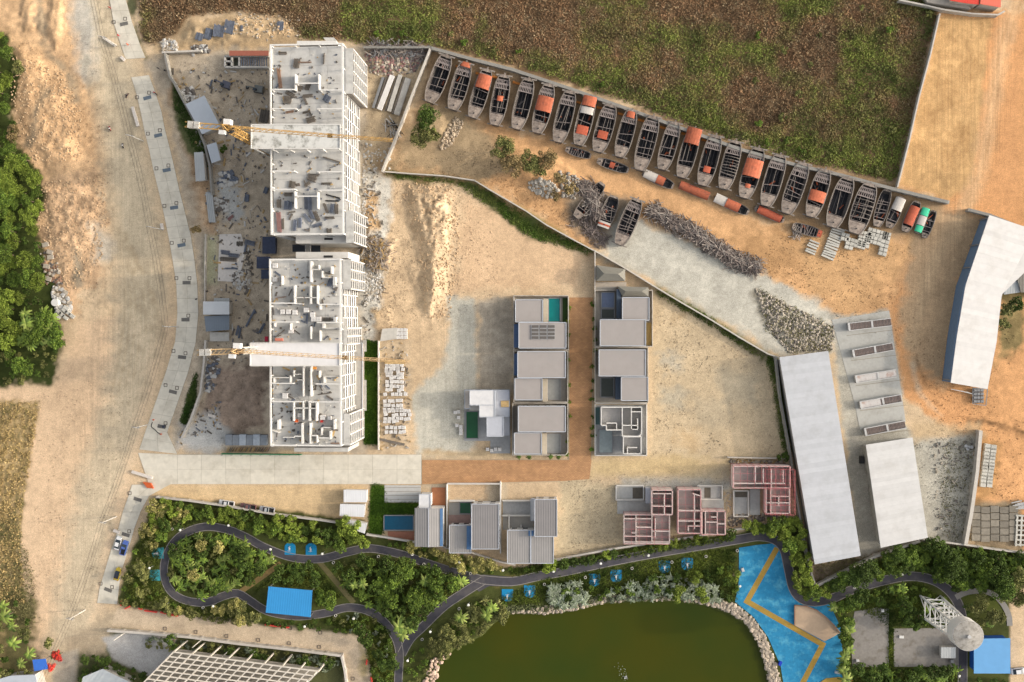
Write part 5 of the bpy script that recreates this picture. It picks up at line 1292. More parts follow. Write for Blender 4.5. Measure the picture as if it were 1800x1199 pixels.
# ---------------------------------------------------------------- scaffolded concrete houses
scafm = mat('red_scaffold', C(212, 112, 116), rough=0.5, var=0.1)
pinkc = mat('pinkish_concrete', C(222, 206, 198), var=0.1)
def scaffold(root, px, h, step=2.1, zs=(2.2, 4.4, 6.6), edge_only=False):
    q = [P(x, y, h) for x, y in px]
    xs = [p.x for p in q]; ys = [p.y for p in q]; X0, X1, Y0, Y1 = min(xs), max(xs), min(ys), max(ys)
    nx_ = max(1, int((X1-X0)/step)); ny_ = max(1, int((Y1-Y0)/step))
    m = MB(); r = 0.055
    for i in range(nx_+1):
        x = X0+(X1-X0)*i/nx_; m.bar((x, Y0, h), (x, Y1, h), r)
        for y in (Y0, Y1):
            m.bar((x, y, 0), (x, y, h+0.6), r)
    for j in range(ny_+1):
        y = Y0+(Y1-Y0)*j/ny_; m.bar((X0, y, h+0.07), (X1, y, h+0.07), r)
        for x in (X0, X1): m.bar((x, y, 0), (x, y, h+0.6), r)
    for z in zs:
        for a, b in (((X0, Y0), (X1, Y0)), ((X1, Y0), (X1, Y1)), ((X1, Y1), (X0, Y1)), ((X0, Y1), (X0, Y0))): m.bar((*a, z), (*b, z), r)
    m.build('scaffold', scafm, root)
def sc_house(label, x, y, shells, extra=()):
    R = at_root('scaffolded_house', label, 'house', x, y)
    for px, h, segs in shells:
        shell(R, px, h, segs, pinkc, mat('pink_floor', C(222, 208, 202), var=0.12), w=0.3, floors=(3.0,) if h < 7 else (3.2, 6.0)[:2] if False else (3.0,))
        scaffold(R, px, h+0.6)
    return R
S1 = sc_house('westernmost red-scaffolded concrete house, stepped towards the park wall', 1140, 910,
    [(rect(1097, 905, 1177, 956), 6.0, [(1118, 905, 1118, 956), (1146, 905, 1146, 956), (1097, 912, 1146, 912), (1118, 927, 1146, 927), (1097, 943, 1146, 943), (1110, 937, 1118, 937), (1146, 934, 1177, 934), (1097, 953, 1177, 953), (1152, 912, 1152, 945)]),
     (rect(1146, 862, 1182, 905), 7.4, [(1146, 890, 1182, 890), (1168, 868, 1168, 905), (1148, 868, 1180, 868)])])
S2 = sc_house('middle red-scaffolded concrete house next to the stepped one', 1230, 900,
    [(rect(1192, 861, 1232, 938), 6.6, [(1192, 898, 1232, 898), (1221, 870, 1221, 930), (1192, 916, 1232, 916), (1210, 925, 1232, 925), (1210, 925, 1210, 934), (1218, 868, 1232, 872)]),
     (rect(1234, 899, 1275, 940), 6.2, [(1240, 899, 1240, 940), (1261, 899, 1261, 940), (1240, 918, 1261, 918), (1261, 921, 1275, 921), (1250, 909, 1261, 909)])])
S3 = sc_house('easternmost red-scaffolded house against the long white shed', 1340, 850,
    [(rect(1289, 820, 1389, 858), 6.6, [(1289, 850, 1380, 850), (1328, 820, 1328, 850), (1342, 824, 1342, 850), (1356, 824, 1356, 858), (1377, 826, 1377, 850)]),
     (rect(1347, 858, 1388, 903), 6.0, [(1355, 858, 1355, 903), (1369, 872, 1369, 890), (1357, 873, 1388, 873), (1347, 884, 1388, 884)])])
scaffold(S3, rect(1346, 826, 1398, 905), 7.8, 1.5)
pal_f = mat('pale_floor', C(196, 194, 188), var=0.1)
for R, px, d1 in ((S1, rect(1083, 853, 1131, 878), rect(1112, 857, 1131, 876)), (S2, rect(1226, 853, 1269, 877), rect(1238, 857, 1249, 875)), (S3, rect(1289, 862, 1315, 907), rect(1292, 864, 1313, 874))):
    MB().prism(W2(px), 0, 0.15).build('pool_base', pal_f, R)
    edge_ring(W2(px), 0.5, 0.35, 1.0, white_conc, R, 'pool_wall')
    MB().prism(W2(d1), 0.15, 0.2).build('pool_pit', mat('pit_dark', C(110, 102, 90)), R)
MB().prism(W2(rect(1085, 880, 1145, 903)), 0, 0.15).build('plot', pal_f, S1)
MB().prism([P(x, y, 3.0) for x, y in rect(1135, 858, 1145, 885)], 0, 3.0).build('lean_to', gr2, S1)
MB().prism(W2(rect(1234, 879, 1272, 897)), 0, 0.15).build('plot', pal_f, S2)
MB().prism([P(x, y, 0.5) for x, y in rect(1318, 860, 1336, 905)], 0, 0.5).build('terrace', pal_f, S3)
heap([(1280, 905), (1330, 902), (1400, 906), (1300, 922), (1280, 925)], 240, 0.35, [rubl, rubd, timber_d], 'rubble', 'building rubble between the scaffolds and the park wall', 'rubble')
heap([(1283, 808), (1380, 810), (1380, 817), (1285, 818)], 180, 0.35, [rubl, rubd, tb], 'rubble', 'loose rubble strip north of the eastern scaffold', 'rubble')
heap([(1272, 862), (1285, 866), (1284, 900), (1274, 905)], 60, 0.3, [rubl, rubo], 'rubble', 'rubble between the middle and eastern scaffolds', 'rubble')

# ---------------------------------------------------------------- long sheds of the eastern yard
wh1 = roof_mat('shed_white_cool', (206, 207, 208), ang=1.70, size=0.8, strength=0.15)
wh2 = roof_mat('shed_white', (226, 224, 220), ang=1.70, size=0.8, strength=0.3)
wh3 = roof_mat('shed_cream', (232, 227, 220), ang=1.45, size=0.9, strength=0.5, blotch=C(214, 208, 202), blotch_amt=0.4, blotch_scale=8)
brickw = mat('shed_brown_wall', C(140, 100, 84), var=0.15)
bluew = mat('shed_blue_wall', C(110, 134, 160), var=0.08)
W1_ = shed([(1370, 628), (1456, 617), (1513, 977), (1432, 992)], 6.0, 'longest white-roofed shed between the scaffolds and the container rows', wh1, grey_w, 'warehouse', 'warehouse', inset=0.6)
W2_ = shed([(1522, 782), (1604, 769), (1631, 945), (1548, 963)], 5.6, 'short white-roofed open shed south of the container rows', wh2, grey_w, 'warehouse', 'warehouse', inset=0.6)
W3_ = thing('warehouse', 'white-roofed shed with a bend in the middle and a blue side wall', 'warehouse', P(1735, 520))
bq = [P(x, y, 6.5) for x, y in [(1739, 378), (1800, 398), (1828, 410), (1800, 480), (1761, 518), (1752, 600), (1736, 684), (1671, 673), (1682, 590), (1697, 502)]]
MB().prism(bq, 6.3, 6.5).build('roof', wh3, W3_)
MB().prism([(p.x-0.0, p.y) for p in [P(x, y, 6.5) for x, y in [(1740, 381), (1826, 412), (1798, 480), (1759, 518), (1750, 600), (1735, 681), (1670, 672), (1680, 590), (1695, 502)]]], 0, 6.29).build('wall', bluew, W3_)
for y0, y1, xa, xb in ((400, 398, 0, 0),): pass
for (x, y) in ((1737, 384), (1720, 430), (1706, 470), (1696, 506), (1689, 545), (1683, 585), (1677, 630), (1671, 668)):
    p = P(x-1.5, y, 5.8); MB().box((p.x, p.y, 3.1), (0.35, 0.35, 6.2)).build('column', steel, W3_)
shed([(1768, 497), (1792, 494), (1793, 514), (1765, 518)], 3.5, 'small grey lean-to beside the bend of the white shed', sheet_g, wall_mat)
shed([(1782, 470), (1830, 470), (1830, 516), (1795, 514)], 4.0, 'dull grey roof at the right edge behind the bent shed', roof_mat('weathered_roof', (128, 122, 112), size=0.4, strength=0.8), wall_mat)
def roof_strips(root, L0, R0, h, mt, n):
    # sheets laid across the roof, each a part; L0/R0 = left and right eave polylines in pixels
    def along(pl, f):
        q = [P(x, y, h) for x, y in pl]; d = [0]
        for a, b in zip(q[:-1], q[1:]): d.append(d[-1]+(b-a).length)
        t_ = f*d[-1]
        for i in range(len(d)-1):
            if t_ <= d[i+1]+1e-6: return q[i].lerp(q[i+1], (t_-d[i])/(d[i+1]-d[i]))
    for i in range(n):
        a0, a1, b0, b1 = along(L0, i/n), along(L0, (i+1)/n), along(R0, i/n), along(R0, (i+1)/n)
        MB().prism(shrink([a0, b0, b1, a1], 0.03), h+0.003, h+0.05+0.02*(i % 2)).build('roof_sheet', mt, root)
for nm_, rgb_ in (('sheet_cool', (203, 204, 206)), ('sheet_warm', (222, 219, 214)), ('sheet_cream', (240, 235, 228))):
    mat(nm_, C(*rgb_), rough=0.5, var=0.05, scale=0.6, rnd=0.05, blotch=C(rgb_[0]-26, rgb_[1]-28, rgb_[2]-32), blotch_amt=0.35, blotch_scale=5)
roof_strips(W1_, [(1370, 628), (1432, 992)], [(1456, 617), (1513, 977)], 6.0, MATS['sheet_cool'], 44)
roof_strips(W2_, [(1522, 782), (1548, 963)], [(1604, 769), (1631, 945)], 5.6, MATS['sheet_warm'], 24)
roof_strips(W3_, [(1739, 378), (1697, 502), (1682, 590), (1671, 673)], [(1820, 405), (1761, 518), (1752, 600), (1736, 684)], 6.5, MATS['sheet_cream'], 36)
# things at the south end of the bent shed
t = at_root('frame_stack', 'white ladder frames at the south end of the bent shed', 'frames', 1690, 687)
for i in range(5):
    a = P(1672+i*9, 684+i*1.5, 0.5); b = P(1700+i*4, 690+i*1.2, 0.9); MB().bar(a, b, 0.2).build('frame', white_paint, t)
for i in range(4):
    for j in range(3):
        p = P(1714+j*6, 686+i*6.5, 0.8); o = MB().cyl((p.x-0.45, p.y, 0.6), (p.x+0.45, p.y, 0.6), 0.55, 10).build('drum', steel)
        tag(o, 'grey drum in the rack at the south end of the bent shed', 'drum', 'drums in the rack by the bent shed')
t = at_root('rack', 'steel rack holding grey drums by the bent shed', 'rack', 1720, 697)
for a, b in (((1710, 682), (1736, 684)), ((1710, 710), (1733, 713)), ((1736, 684), (1733, 713)), ((1710, 682), (1710, 710))): MB().bar(P(a[0], a[1], 0.9), P(b[0], b[1], 0.9), 0.2).build('rail', steel, t)
# long rusty containers / flat racks
rackdk = mat('rack_slats', C(132, 116, 108), var=0.25, rnd=0.15); rackrim = mat('rack_rim', C(206, 204, 200), var=0.12)
rackl = mat('rack_sheet', C(212, 206, 200), var=0.1, blotch=C(160, 110, 84), blotch_amt=0.5, blotch_scale=2)
for i, (xa, ya, xb, yb, lab, sp) in enumerate([(1491, 575, 1567, 566, 'northernmost long rusty flat rack on the grey yard', 1.0), (1499, 622, 1570, 609, 'second long rusty flat rack from the north', 0.9), (1504, 667, 1576, 656, 'pale-topped flat rack in the middle of the row', 0.0), (1512, 713, 1585, 700, 'half-covered flat rack with an orange rust patch', 0.5), (1520, 760, 1592, 746, 'southernmost flat rack right above the short white shed', 1.0)]):
    a = P(xa, ya, 1.5); b = P(xb, yb, 1.5); u = (b-a).normalized(); v = Vector((-u.y, u.x, 0)); L_ = (b-a).length; wd = 2.3
    t = thing('flat_rack', lab, 'rack', ((a.x+b.x)/2, (a.y+b.y)/2, 0))
    c = (a+b)/2
    MB().box((c.x, c.y, 0.55), (L_, wd, 1.1), math.atan2(u.y, u.x)).build('body', rackrim, t)
    for k in (-1, 1): MB().bar(a+v*k*wd/2+Vector((0, 0, -.1)), b+v*k*wd/2+Vector((0, 0, -.1)), 0.22, 0.5).build('side_rail', rackrim, t)
    n = 30
    sl_ = MB().box((0, 0, 0), (L_/n*0.6, wd-0.3, 0.18), math.atan2(u.y, u.x)); me = bpy.data.meshes.new('slat'); me.from_pydata(sl_.v, [], sl_.f); me.materials.append(rackdk)
    for k in range(n):
        f = (k+0.5)/n
        if sp == 0.0 or (sp == 0.5 and f < 0.5): continue
        q = a.lerp(b, f); o = bpy.data.objects.new('slat', me); col.objects.link(o); o.parent = t; o.location = (q.x-c.x, q.y-c.y, 1.22)
    if sp < 0.8:
        f1 = 1.0 if sp == 0.0 else 0.52
        q = a.lerp(b, f1/2); MB().box((q.x, q.y, 1.2), (L_*f1-0.1, wd-0.35, 0.16), math.atan2(u.y, u.x)).build('cover_sheet', rackl, t)
    q = a.lerp(b, 0.56); MB().box((q.x, q.y, 1.3), (0.6, wd-0.25, 0.2), math.atan2(u.y, u.x)).build('cross_beam', rackrim, t)
    MB().box((a.x+u.x*.3, a.y+u.y*.3, 0.8), (0.6, wd, 1.6), math.atan2(u.y, u.x)).build('end_plate', rackrim, t)
# paved pad lines under the racks
t = MB()
for k in range(5):
    xa = 1488+k*8; t.bar(P(xa, 590+44*k, 0.03), P(xa+82, 580+44*k, 0.03), 0.12, 0.06)
tag(t.build('yard_joint', joint_mat), kind='structure')
MB_ = MB().prism(W2([(1462, 562), (1563, 546), (1592, 742), (1512, 756), (1500, 700)]), -0.1, 0.045).build('yard_slab', mat('yard_concrete', C(192, 190, 182), var=0.08, blotch=C(172, 170, 160), blotch_amt=0.6, blotch_scale=5))
tag(MB_, kind='structure')
# block stacks on the orange ground
def row_blocks(lab, grp, x0, y0, x1, y1, n, cols, l, w, h, mt, name='concrete_block', cat='block', ang=None):
    a = P(x0, y0, h); b = P(x1, y1, h); u = (b-a).normalized(); v = Vector((-u.y, u.x, 0)); rz = math.atan2(v.y, v.x) if ang is None else math.radians(ang)
    me = None
    for i in range(n):
        for j in range(cols):
            if me is None:
                mb = MB().box((0, 0, h/2), (l, w, h), 0, 0.94); me = bpy.data.meshes.new(name); me.from_pydata(mb.v, [], mb.f); me.materials.append(mt)
            q = a.lerp(b, i/max(1, n-1))+v*((j-(cols-1)/2)*(l+0.15))
            o = bpy.data.objects.new(name, me); col.objects.link(o)
            o.location = (q.x+random.uniform(-.1, .1), q.y+random.uniform(-.1, .1), 0); o.rotation_euler = (0, 0, rz+random.uniform(-.06, .06)); tag(o, lab, cat, grp)
blk_g = mat('cast_block', C(204, 200, 188), var=0.12, rnd=0.15)
row_blocks('pale concrete block in the double column behind the thick pale wall', 'blocks behind the thick wall', 1742, 786, 1734, 852, 12, 2, 1.7, 1.6, 1.2, blk_g)
row_blocks('grey beam in the small bundle left of the larger beam pile', 'small beam bundle', 1432, 425, 1424, 444, 5, 1, 3.4, 0.55, 0.6, blk_g, 'concrete_beam', 'beam')
row_blocks('pale beam in the larger beam pile below the boats', 'large beam pile', 1475, 402, 1455, 452, 13, 1, 4.2, 0.6, 0.7, blk_g, 'concrete_beam', 'beam')
rr = random.Random(5)
bm_ = MB().box((0, 0, 0.5), (1.25, 1.15, 1.0), 0, 0.92); bme = bpy.data.meshes.new('concrete_block'); bme.from_pydata(bm_.v, [], bm_.f); bme.materials.append(blk_g)
for (x, y, c_, r_) in [(1483, 412, 2, 2), (1492, 420, 2, 3), (1505, 424, 3, 2), (1515, 408, 3, 4), (1530, 403, 5, 2), (1525, 415, 4, 2), (1556, 410, 2, 6)]:
    for i in range(c_):
        for j in range(r_):
            p = P(x+i*7.2-j*1.6, y+j*7+i*2.0, 1.0); o = bpy.data.objects.new('concrete_block', bme); col.objects.link(o)
            o.location = (p.x, p.y, 0); o.rotation_euler = (0, 0, -0.28+rr.uniform(-.1, .1)); w_ = third(p.x, P(1480, 420).x, P(1575, 420).x); tag(o, 'square pale concrete block in the '+w_+' of the scatter below the boat row', 'block', 'square blocks below the boats, '+w_)
# white block pallets east of the southern block
rr = random.Random(9)
PAL = []
for r0_, r1__, xs in [(645, 665, (680, 687, 700)), (642, 690, (680, 687, 693, 700, 707)), (693, 700, (677, 684, 691, 698, 705, 712)), (705, 720, (677, 684, 691, 698, 705)), (722, 738, (677, 684, 691, 698, 705, 712, 719)), (740, 746, (676, 683, 691, 698)), (752, 765, (680, 688, 695, 703, 710))]:
    y = r0_
    while y <= r1__:
        for x in xs:
            if rr.random() < 0.95: PAL.append((x+rr.uniform(-1, 1), y+rr.uniform(-1, 1)))
        y += 7.3
pb = None
for x, y in PAL+[(700+i*6.5, 580+j*6.5) for i in range(3) for j in range(3)]:
    if pb is None:
        pb = block_pallet(x, y, 6.2, 0, 'white block pallet in the stockyard east of the grass strip', 'block pallets in the stockyard', hh=0.9); note_kids(pb); pb_l = 1
    else:
        c = copy_tree(pb); q = P(x, y, 0.9); c.location = (q.x, q.y, 0); c.rotation_euler = (0, 0, rr.uniform(-.2, .2))
        c['label'] = 'white block pallet in the stockyard east of the grass strip, '+third(y, 640, 766, ('northern', 'central', 'southern'))+' '+third(x, 675, 720, ('left', 'mid', 'right'))+' part'; c['group'] = 'stockyard block pallets, '+third(y, 640, 766, ('north', 'centre', 'south'))+third(x, 675, 720, (' left', ' mid', ' right'))
shed([(668, 770), (712, 780), (710, 784), (668, 774)], 0.5, 'dark long timber deck at the south end of the stockyard', timber_d, timber_d, 'timber_stack', 'timber')
wall_line([(665, 600), (665, 790)], 1.5, 'thin white wall between the grass strip and the stockyard', white_conc, 0.25, top=True)
box = shed(rect(640, 600, 641, 601), 0.3, 'white kerb stone at the grass strip corner', white_conc, white_conc, 'kerb_stone', 'stone')
shed([(672, 578), (698, 576), (697, 596), (668, 600)], 1.2, 'grey sheeted pile beside the stockyard pallets', conc, conc, 'sheeted_pile', 'pile')
shed([(676, 633), (712, 633), (712, 640), (676, 640)], 1.0, 'sandy sheeted timber under the ochre crane jib tip', tb, tb, 'timber_stack', 'timber')
block_house(r2, rect(617, 720, 636, 768), 4.0, mat('salmon_deck', C(226, 150, 112), var=0.1), infill, wins=False, name='low_roof')
block_house(r2, rect(612, 603, 637, 720), 3.2, mat('grey_deck', C(190, 184, 174), var=0.12), infill, wins=False, name='low_roof')
MB().prism([P(x, y, 0.4) for x, y in rect(637, 668, 644, 722)], 0, 0.4).build('terrace', conc, r2)
MB().prism([P(x, y, 0.4) for x, y in rect(637, 598, 644, 618)], 0, 0.4).build('terrace', conc, r2)
# drying racks and slabs bottom right
t = None
sl2 = mat('old_slab', C(140, 132, 118), var=0.2, rnd=0.2)
row = 0
for i in range(5):
    for j in range(5):
        p = P(1716+i*16.5, 895+j*12.5+(i % 2)*2, 0.6); o = MB().box((p.x, p.y, 0.3), (2.6, 2.0, 0.6)).build('precast_slab', sl2)
        tag(o, 'weathered grey slab in the rows beside the concrete lattice', 'slab', 'slabs beside the lattice')
t = at_root('concrete_lattice', 'pale square concrete lattice lying at the right edge above the park', 'lattice', 1800, 930)
for i in range(6): MB().bar(P(1788+i*8, 905, 0.5), P(1785+i*8, 960, 0.5), 0.5, 0.6).build('rib', blk_g, t)
for j in range(7): MB().bar(P(1785, 906+j*8.5, 0.52), P(1832, 908+j*8.5, 0.52), 0.5, 0.58).build('rib', blk_g, t)
t = at_root('scrap_pipes', 'tangle of pale pipes beside the right edge', 'pipes', 1790, 890)
for i in range(12): MB().bar(P(1778+i*2, 884+(i*5) % 12, 0.4), P(1796+i*2, 880+(i*7) % 16, 0.7), 0.3).build('pipe', rackrim, t)
# red roofs in the top right corner
redr = roof_mat('red_roof', (226, 72, 56), ang=0.2, size=0.5, strength=0.4); saln = roof_mat('salmon_roof', (240, 120, 96), ang=0.2, size=0.5, strength=0.4)
shed([(1668, -12), (1722, -14), (1721, 8), (1700, 6), (1670, 1)], 5, 'bright red roof cut by the top edge of the view', redr, wall_mat, 'red_roof_house', 'house')
shed([(1725, -14), (1760, -14), (1759, 13), (1723, 7)], 5.2, 'salmon red roof beside the brighter red one', saln, wall_mat, 'red_roof_house', 'house')
shed([(1620, -14), (1660, -14), (1700, 8), (1708, 16), (1630, 4)], 3, 'grey shed roof left of the red roofs', mat('grey_pave_roof', C(176, 166, 154)), wall_mat)

# ---------------------------------------------------------------- lattice frame building at the lower edge
LB = thing('lattice_building', 'white open grid frame of a pitched building cut by the lower edge', 'building', P(400, 1190))
oq = P(305, 1146, 11); ux = (P(560, 1180, 11)-oq)/14.0*0.875; 
uy = (P(262, 1190, 11)-oq)/5.6
lm = mat('lattice_white', C(226, 216, 200), var=0.06)
for i in range(17):
    a = oq+ux*i; b = a+uy*8; MB().bar(a, b, 0.34, 0.5).build('beam', lm, LB)
for j in range(9):
    a = oq+uy*j; b = a+ux*16; MB().bar(a+Vector((0, 0, .01)), b+Vector((0, 0, .01)), 0.32, 0.45).build('beam', lm, LB)
for i in range(0, 17, 2):
    for j in range(0, 9, 2):
        a = oq+ux*i+uy*j; MB().box((a.x, a.y, 5.3), (0.4, 0.4, 10.6)).build('column', lm, LB)
MB().prism([oq+ux*0.1+uy*0.1, oq+ux*15.9+uy*.1, oq+ux*15.9+uy*7.9, oq+ux*.1+uy*7.9], 7.6, 7.8).build('floor_slab', mat('lattice_floor', C(150, 142, 128), var=0.15), LB)
# roofs in the lower left corner
shed([(18, 1188), (62, 1186), (72, 1230), (-10, 1230), (-10, 1196)], 5, 'white and grey roof in the bottom left corner', sheet_b, wall_mat, 'corner_house', 'house')
shed([(57, 1160), (80, 1158), (84, 1176), (60, 1180)], 3.4, 'bright blue awning in the bottom left corner', mat('awning_blue', C(64, 120, 214), var=0.08), dark_in, 'awning', 'awning', posts=True)
shed([(146, 1190), (180, 1176), (230, 1200), (200, 1240), (130, 1240)], 4.5, 'pale ribbed roof at the lower edge beside the dark trees', roof_mat('pale_rib', (200, 204, 204), ang=0.6, size=1.2, strength=0.8), wall_mat, 'corner_shed', 'shed')

# ---------------------------------------------------------------- park buildings
KB = shed([(472, 1031), (549, 1038), (546, 1085), (467, 1077)], 4.0, 'light blue ribbed pavilion roof beside the dark park path', roof_mat('pavilion_blue', (58, 150, 212), ang=0.1, size=0.45, strength=0.6), white_paint, 'pavilion', 'pavilion', posts=True)
SB = shed([(1712, 1123), (1776, 1122), (1776, 1184), (1712, 1184)], 4.5, 'sky blue square roof beside the water tower', roof_mat('square_blue', (110, 170, 220), ang=0, size=4, strength=0.02), mat('navy_wall', C(30, 90, 170)), 'blue_roof_kiosk', 'kiosk', inset=0.5)
tag(MB().prism(W2([(1502, 1075), (1540, 1068), (1562, 1070), (1562, 1172), (1498, 1172), (1496, 1110)]), -0.05, 0.06).build('court', mat('old_court', C(150, 144, 136), var=0.12, blotch=C(120, 112, 100), blotch_amt=0.7, blotch_scale=3)), 'weathered grey court pad near the blue plaza', 'court')
o = MB().prism(W2([(1571, 1105), (1660, 1104), (1684, 1110), (1684, 1172), (1571, 1172)]), -0.05, 0.06).build('court', MATS['old_court']); tag(o, 'weathered grey court pad beside the water tower', 'court')
shed(rect(1654, 1138, 1680, 1157), 2.4, 'small slatted grey hut roof on the court pad', sheet_g, wall_mat, 'hut', 'hut')
# round water tower
WT = thing('water_tower', 'white latticed water tower with a round grey-topped tank', 'water tower', P(1637, 1075))
c0 = P(1637, 1072, 0); HT = 29.5
tp = P(1702, 1118, HT); ctr = Vector((tp.x, tp.y, 0))
bx = 3.1
legs = [Vector((ctr.x+sx*bx, ctr.y+sy*bx, 0)) for sx, sy in ((-1, -1), (1, -1), (1, 1), (-1, 1))]
tops = [Vector((ctr.x+(l.x-ctr.x)*0.75, ctr.y+(l.y-ctr.y)*0.75, HT-6)) for l in legs]
for l, tq in zip(legs, tops): MB().bar(l, tq, 0.5).build('leg', white_paint, WT)
nb = 6
for k in range(nb):
    m = MB()
    for i in range(4):
        a0 = legs[i].lerp(tops[i], k/nb); a1 = legs[i].lerp(tops[i], (k+1)/nb); b0 = legs[(i+1) % 4].lerp(tops[(i+1) % 4], k/nb); b1 = legs[(i+1) % 4].lerp(tops[(i+1) % 4], (k+1)/nb)
        m.bar(a1, b1, 0.28); mid = (a1+b1)/2; m.bar(a0, mid, 0.2); m.bar(b0, mid, 0.2)
    m.build('brace', white_paint, WT)
MB().cyl((ctr.x, ctr.y, HT-6), (ctr.x, ctr.y, HT-4.5), 2.2, 32, 4.3).build('tank_bottom', white_paint, WT)
MB().cyl((ctr.x, ctr.y, HT-4.5), (ctr.x, ctr.y, HT-0.02), 4.3, 40).build('tank', white_paint, WT, smooth=False)
MB().cyl((ctr.x, ctr.y, HT), (ctr.x, ctr.y, HT+0.5), 4.25, 40, 0.6).build('tank_roof', mat('tank_top_grey', C(176, 170, 160), var=0.2, blotch=C(132, 124, 112), blotch_amt=0.7, blotch_scale=1.5), WT)
MB().cyl((ctr.x, ctr.y, HT+0.5), (ctr.x, ctr.y, HT+0.9), 0.5, 12).build('hatch', rackrim, WT)
# ---------------------------------------------------------------- wooden boats
hullm = mat('weathered_hull', C(118, 110, 104), var=0.2, scale=2, rnd=0.12)
railm = mat('gunwale_grey', C(146, 136, 126), var=0.22, scale=2, rnd=0.16, blotch=C(104, 92, 84), blotch_amt=0.6, blotch_scale=1.5)
deckm = mat('deck_grey', C(156, 142, 130), var=0.22, scale=2, rnd=0.16, blotch=C(110, 96, 86), blotch_amt=0.7, blotch_scale=1.5)
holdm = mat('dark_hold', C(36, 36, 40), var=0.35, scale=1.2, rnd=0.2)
keelm = mat('keelson_dark', C(84, 80, 80), var=0.2)
slatm = mat('deck_slat', C(150, 138, 132), var=0.2, rnd=0.1)
covo = mat('orange_cover', C(196, 108, 76), var=0.2, scale=1.2, rnd=0.22, blotch=C(128, 78, 62), blotch_amt=0.75, blotch_scale=2)
covr = mat('rust_cover', C(190, 96, 68), var=0.2, scale=1.2, rnd=0.1, blotch=C(140, 74, 60), blotch_amt=0.5, blotch_scale=1.5)
covg = mat('green_cover', C(72, 206, 158), var=0.06); covw = mat('pale_cover', C(204, 196, 186), var=0.1)
cover_m = {'o': covo, 'r': covr, 'g': covg, 'w': covw}
def prof(t, kind=0):
    # half width along the boat, t=0 stern (upper end), t=1 bow (lower end)
    K = [(0, 0.42), (0.05, 0.66), (0.15, 0.86), (0.3, 0.97), (0.5, 1.0), (0.7, 0.97), (0.85, 0.84), (0.94, 0.68), (1.0, 0.5)]
    for (a, wa), (b, wb) in zip(K[:-1], K[1:]):
        if t <= b: return wa+(wb-wa)*(t-a)/(b-a)
    return K[-1][1]
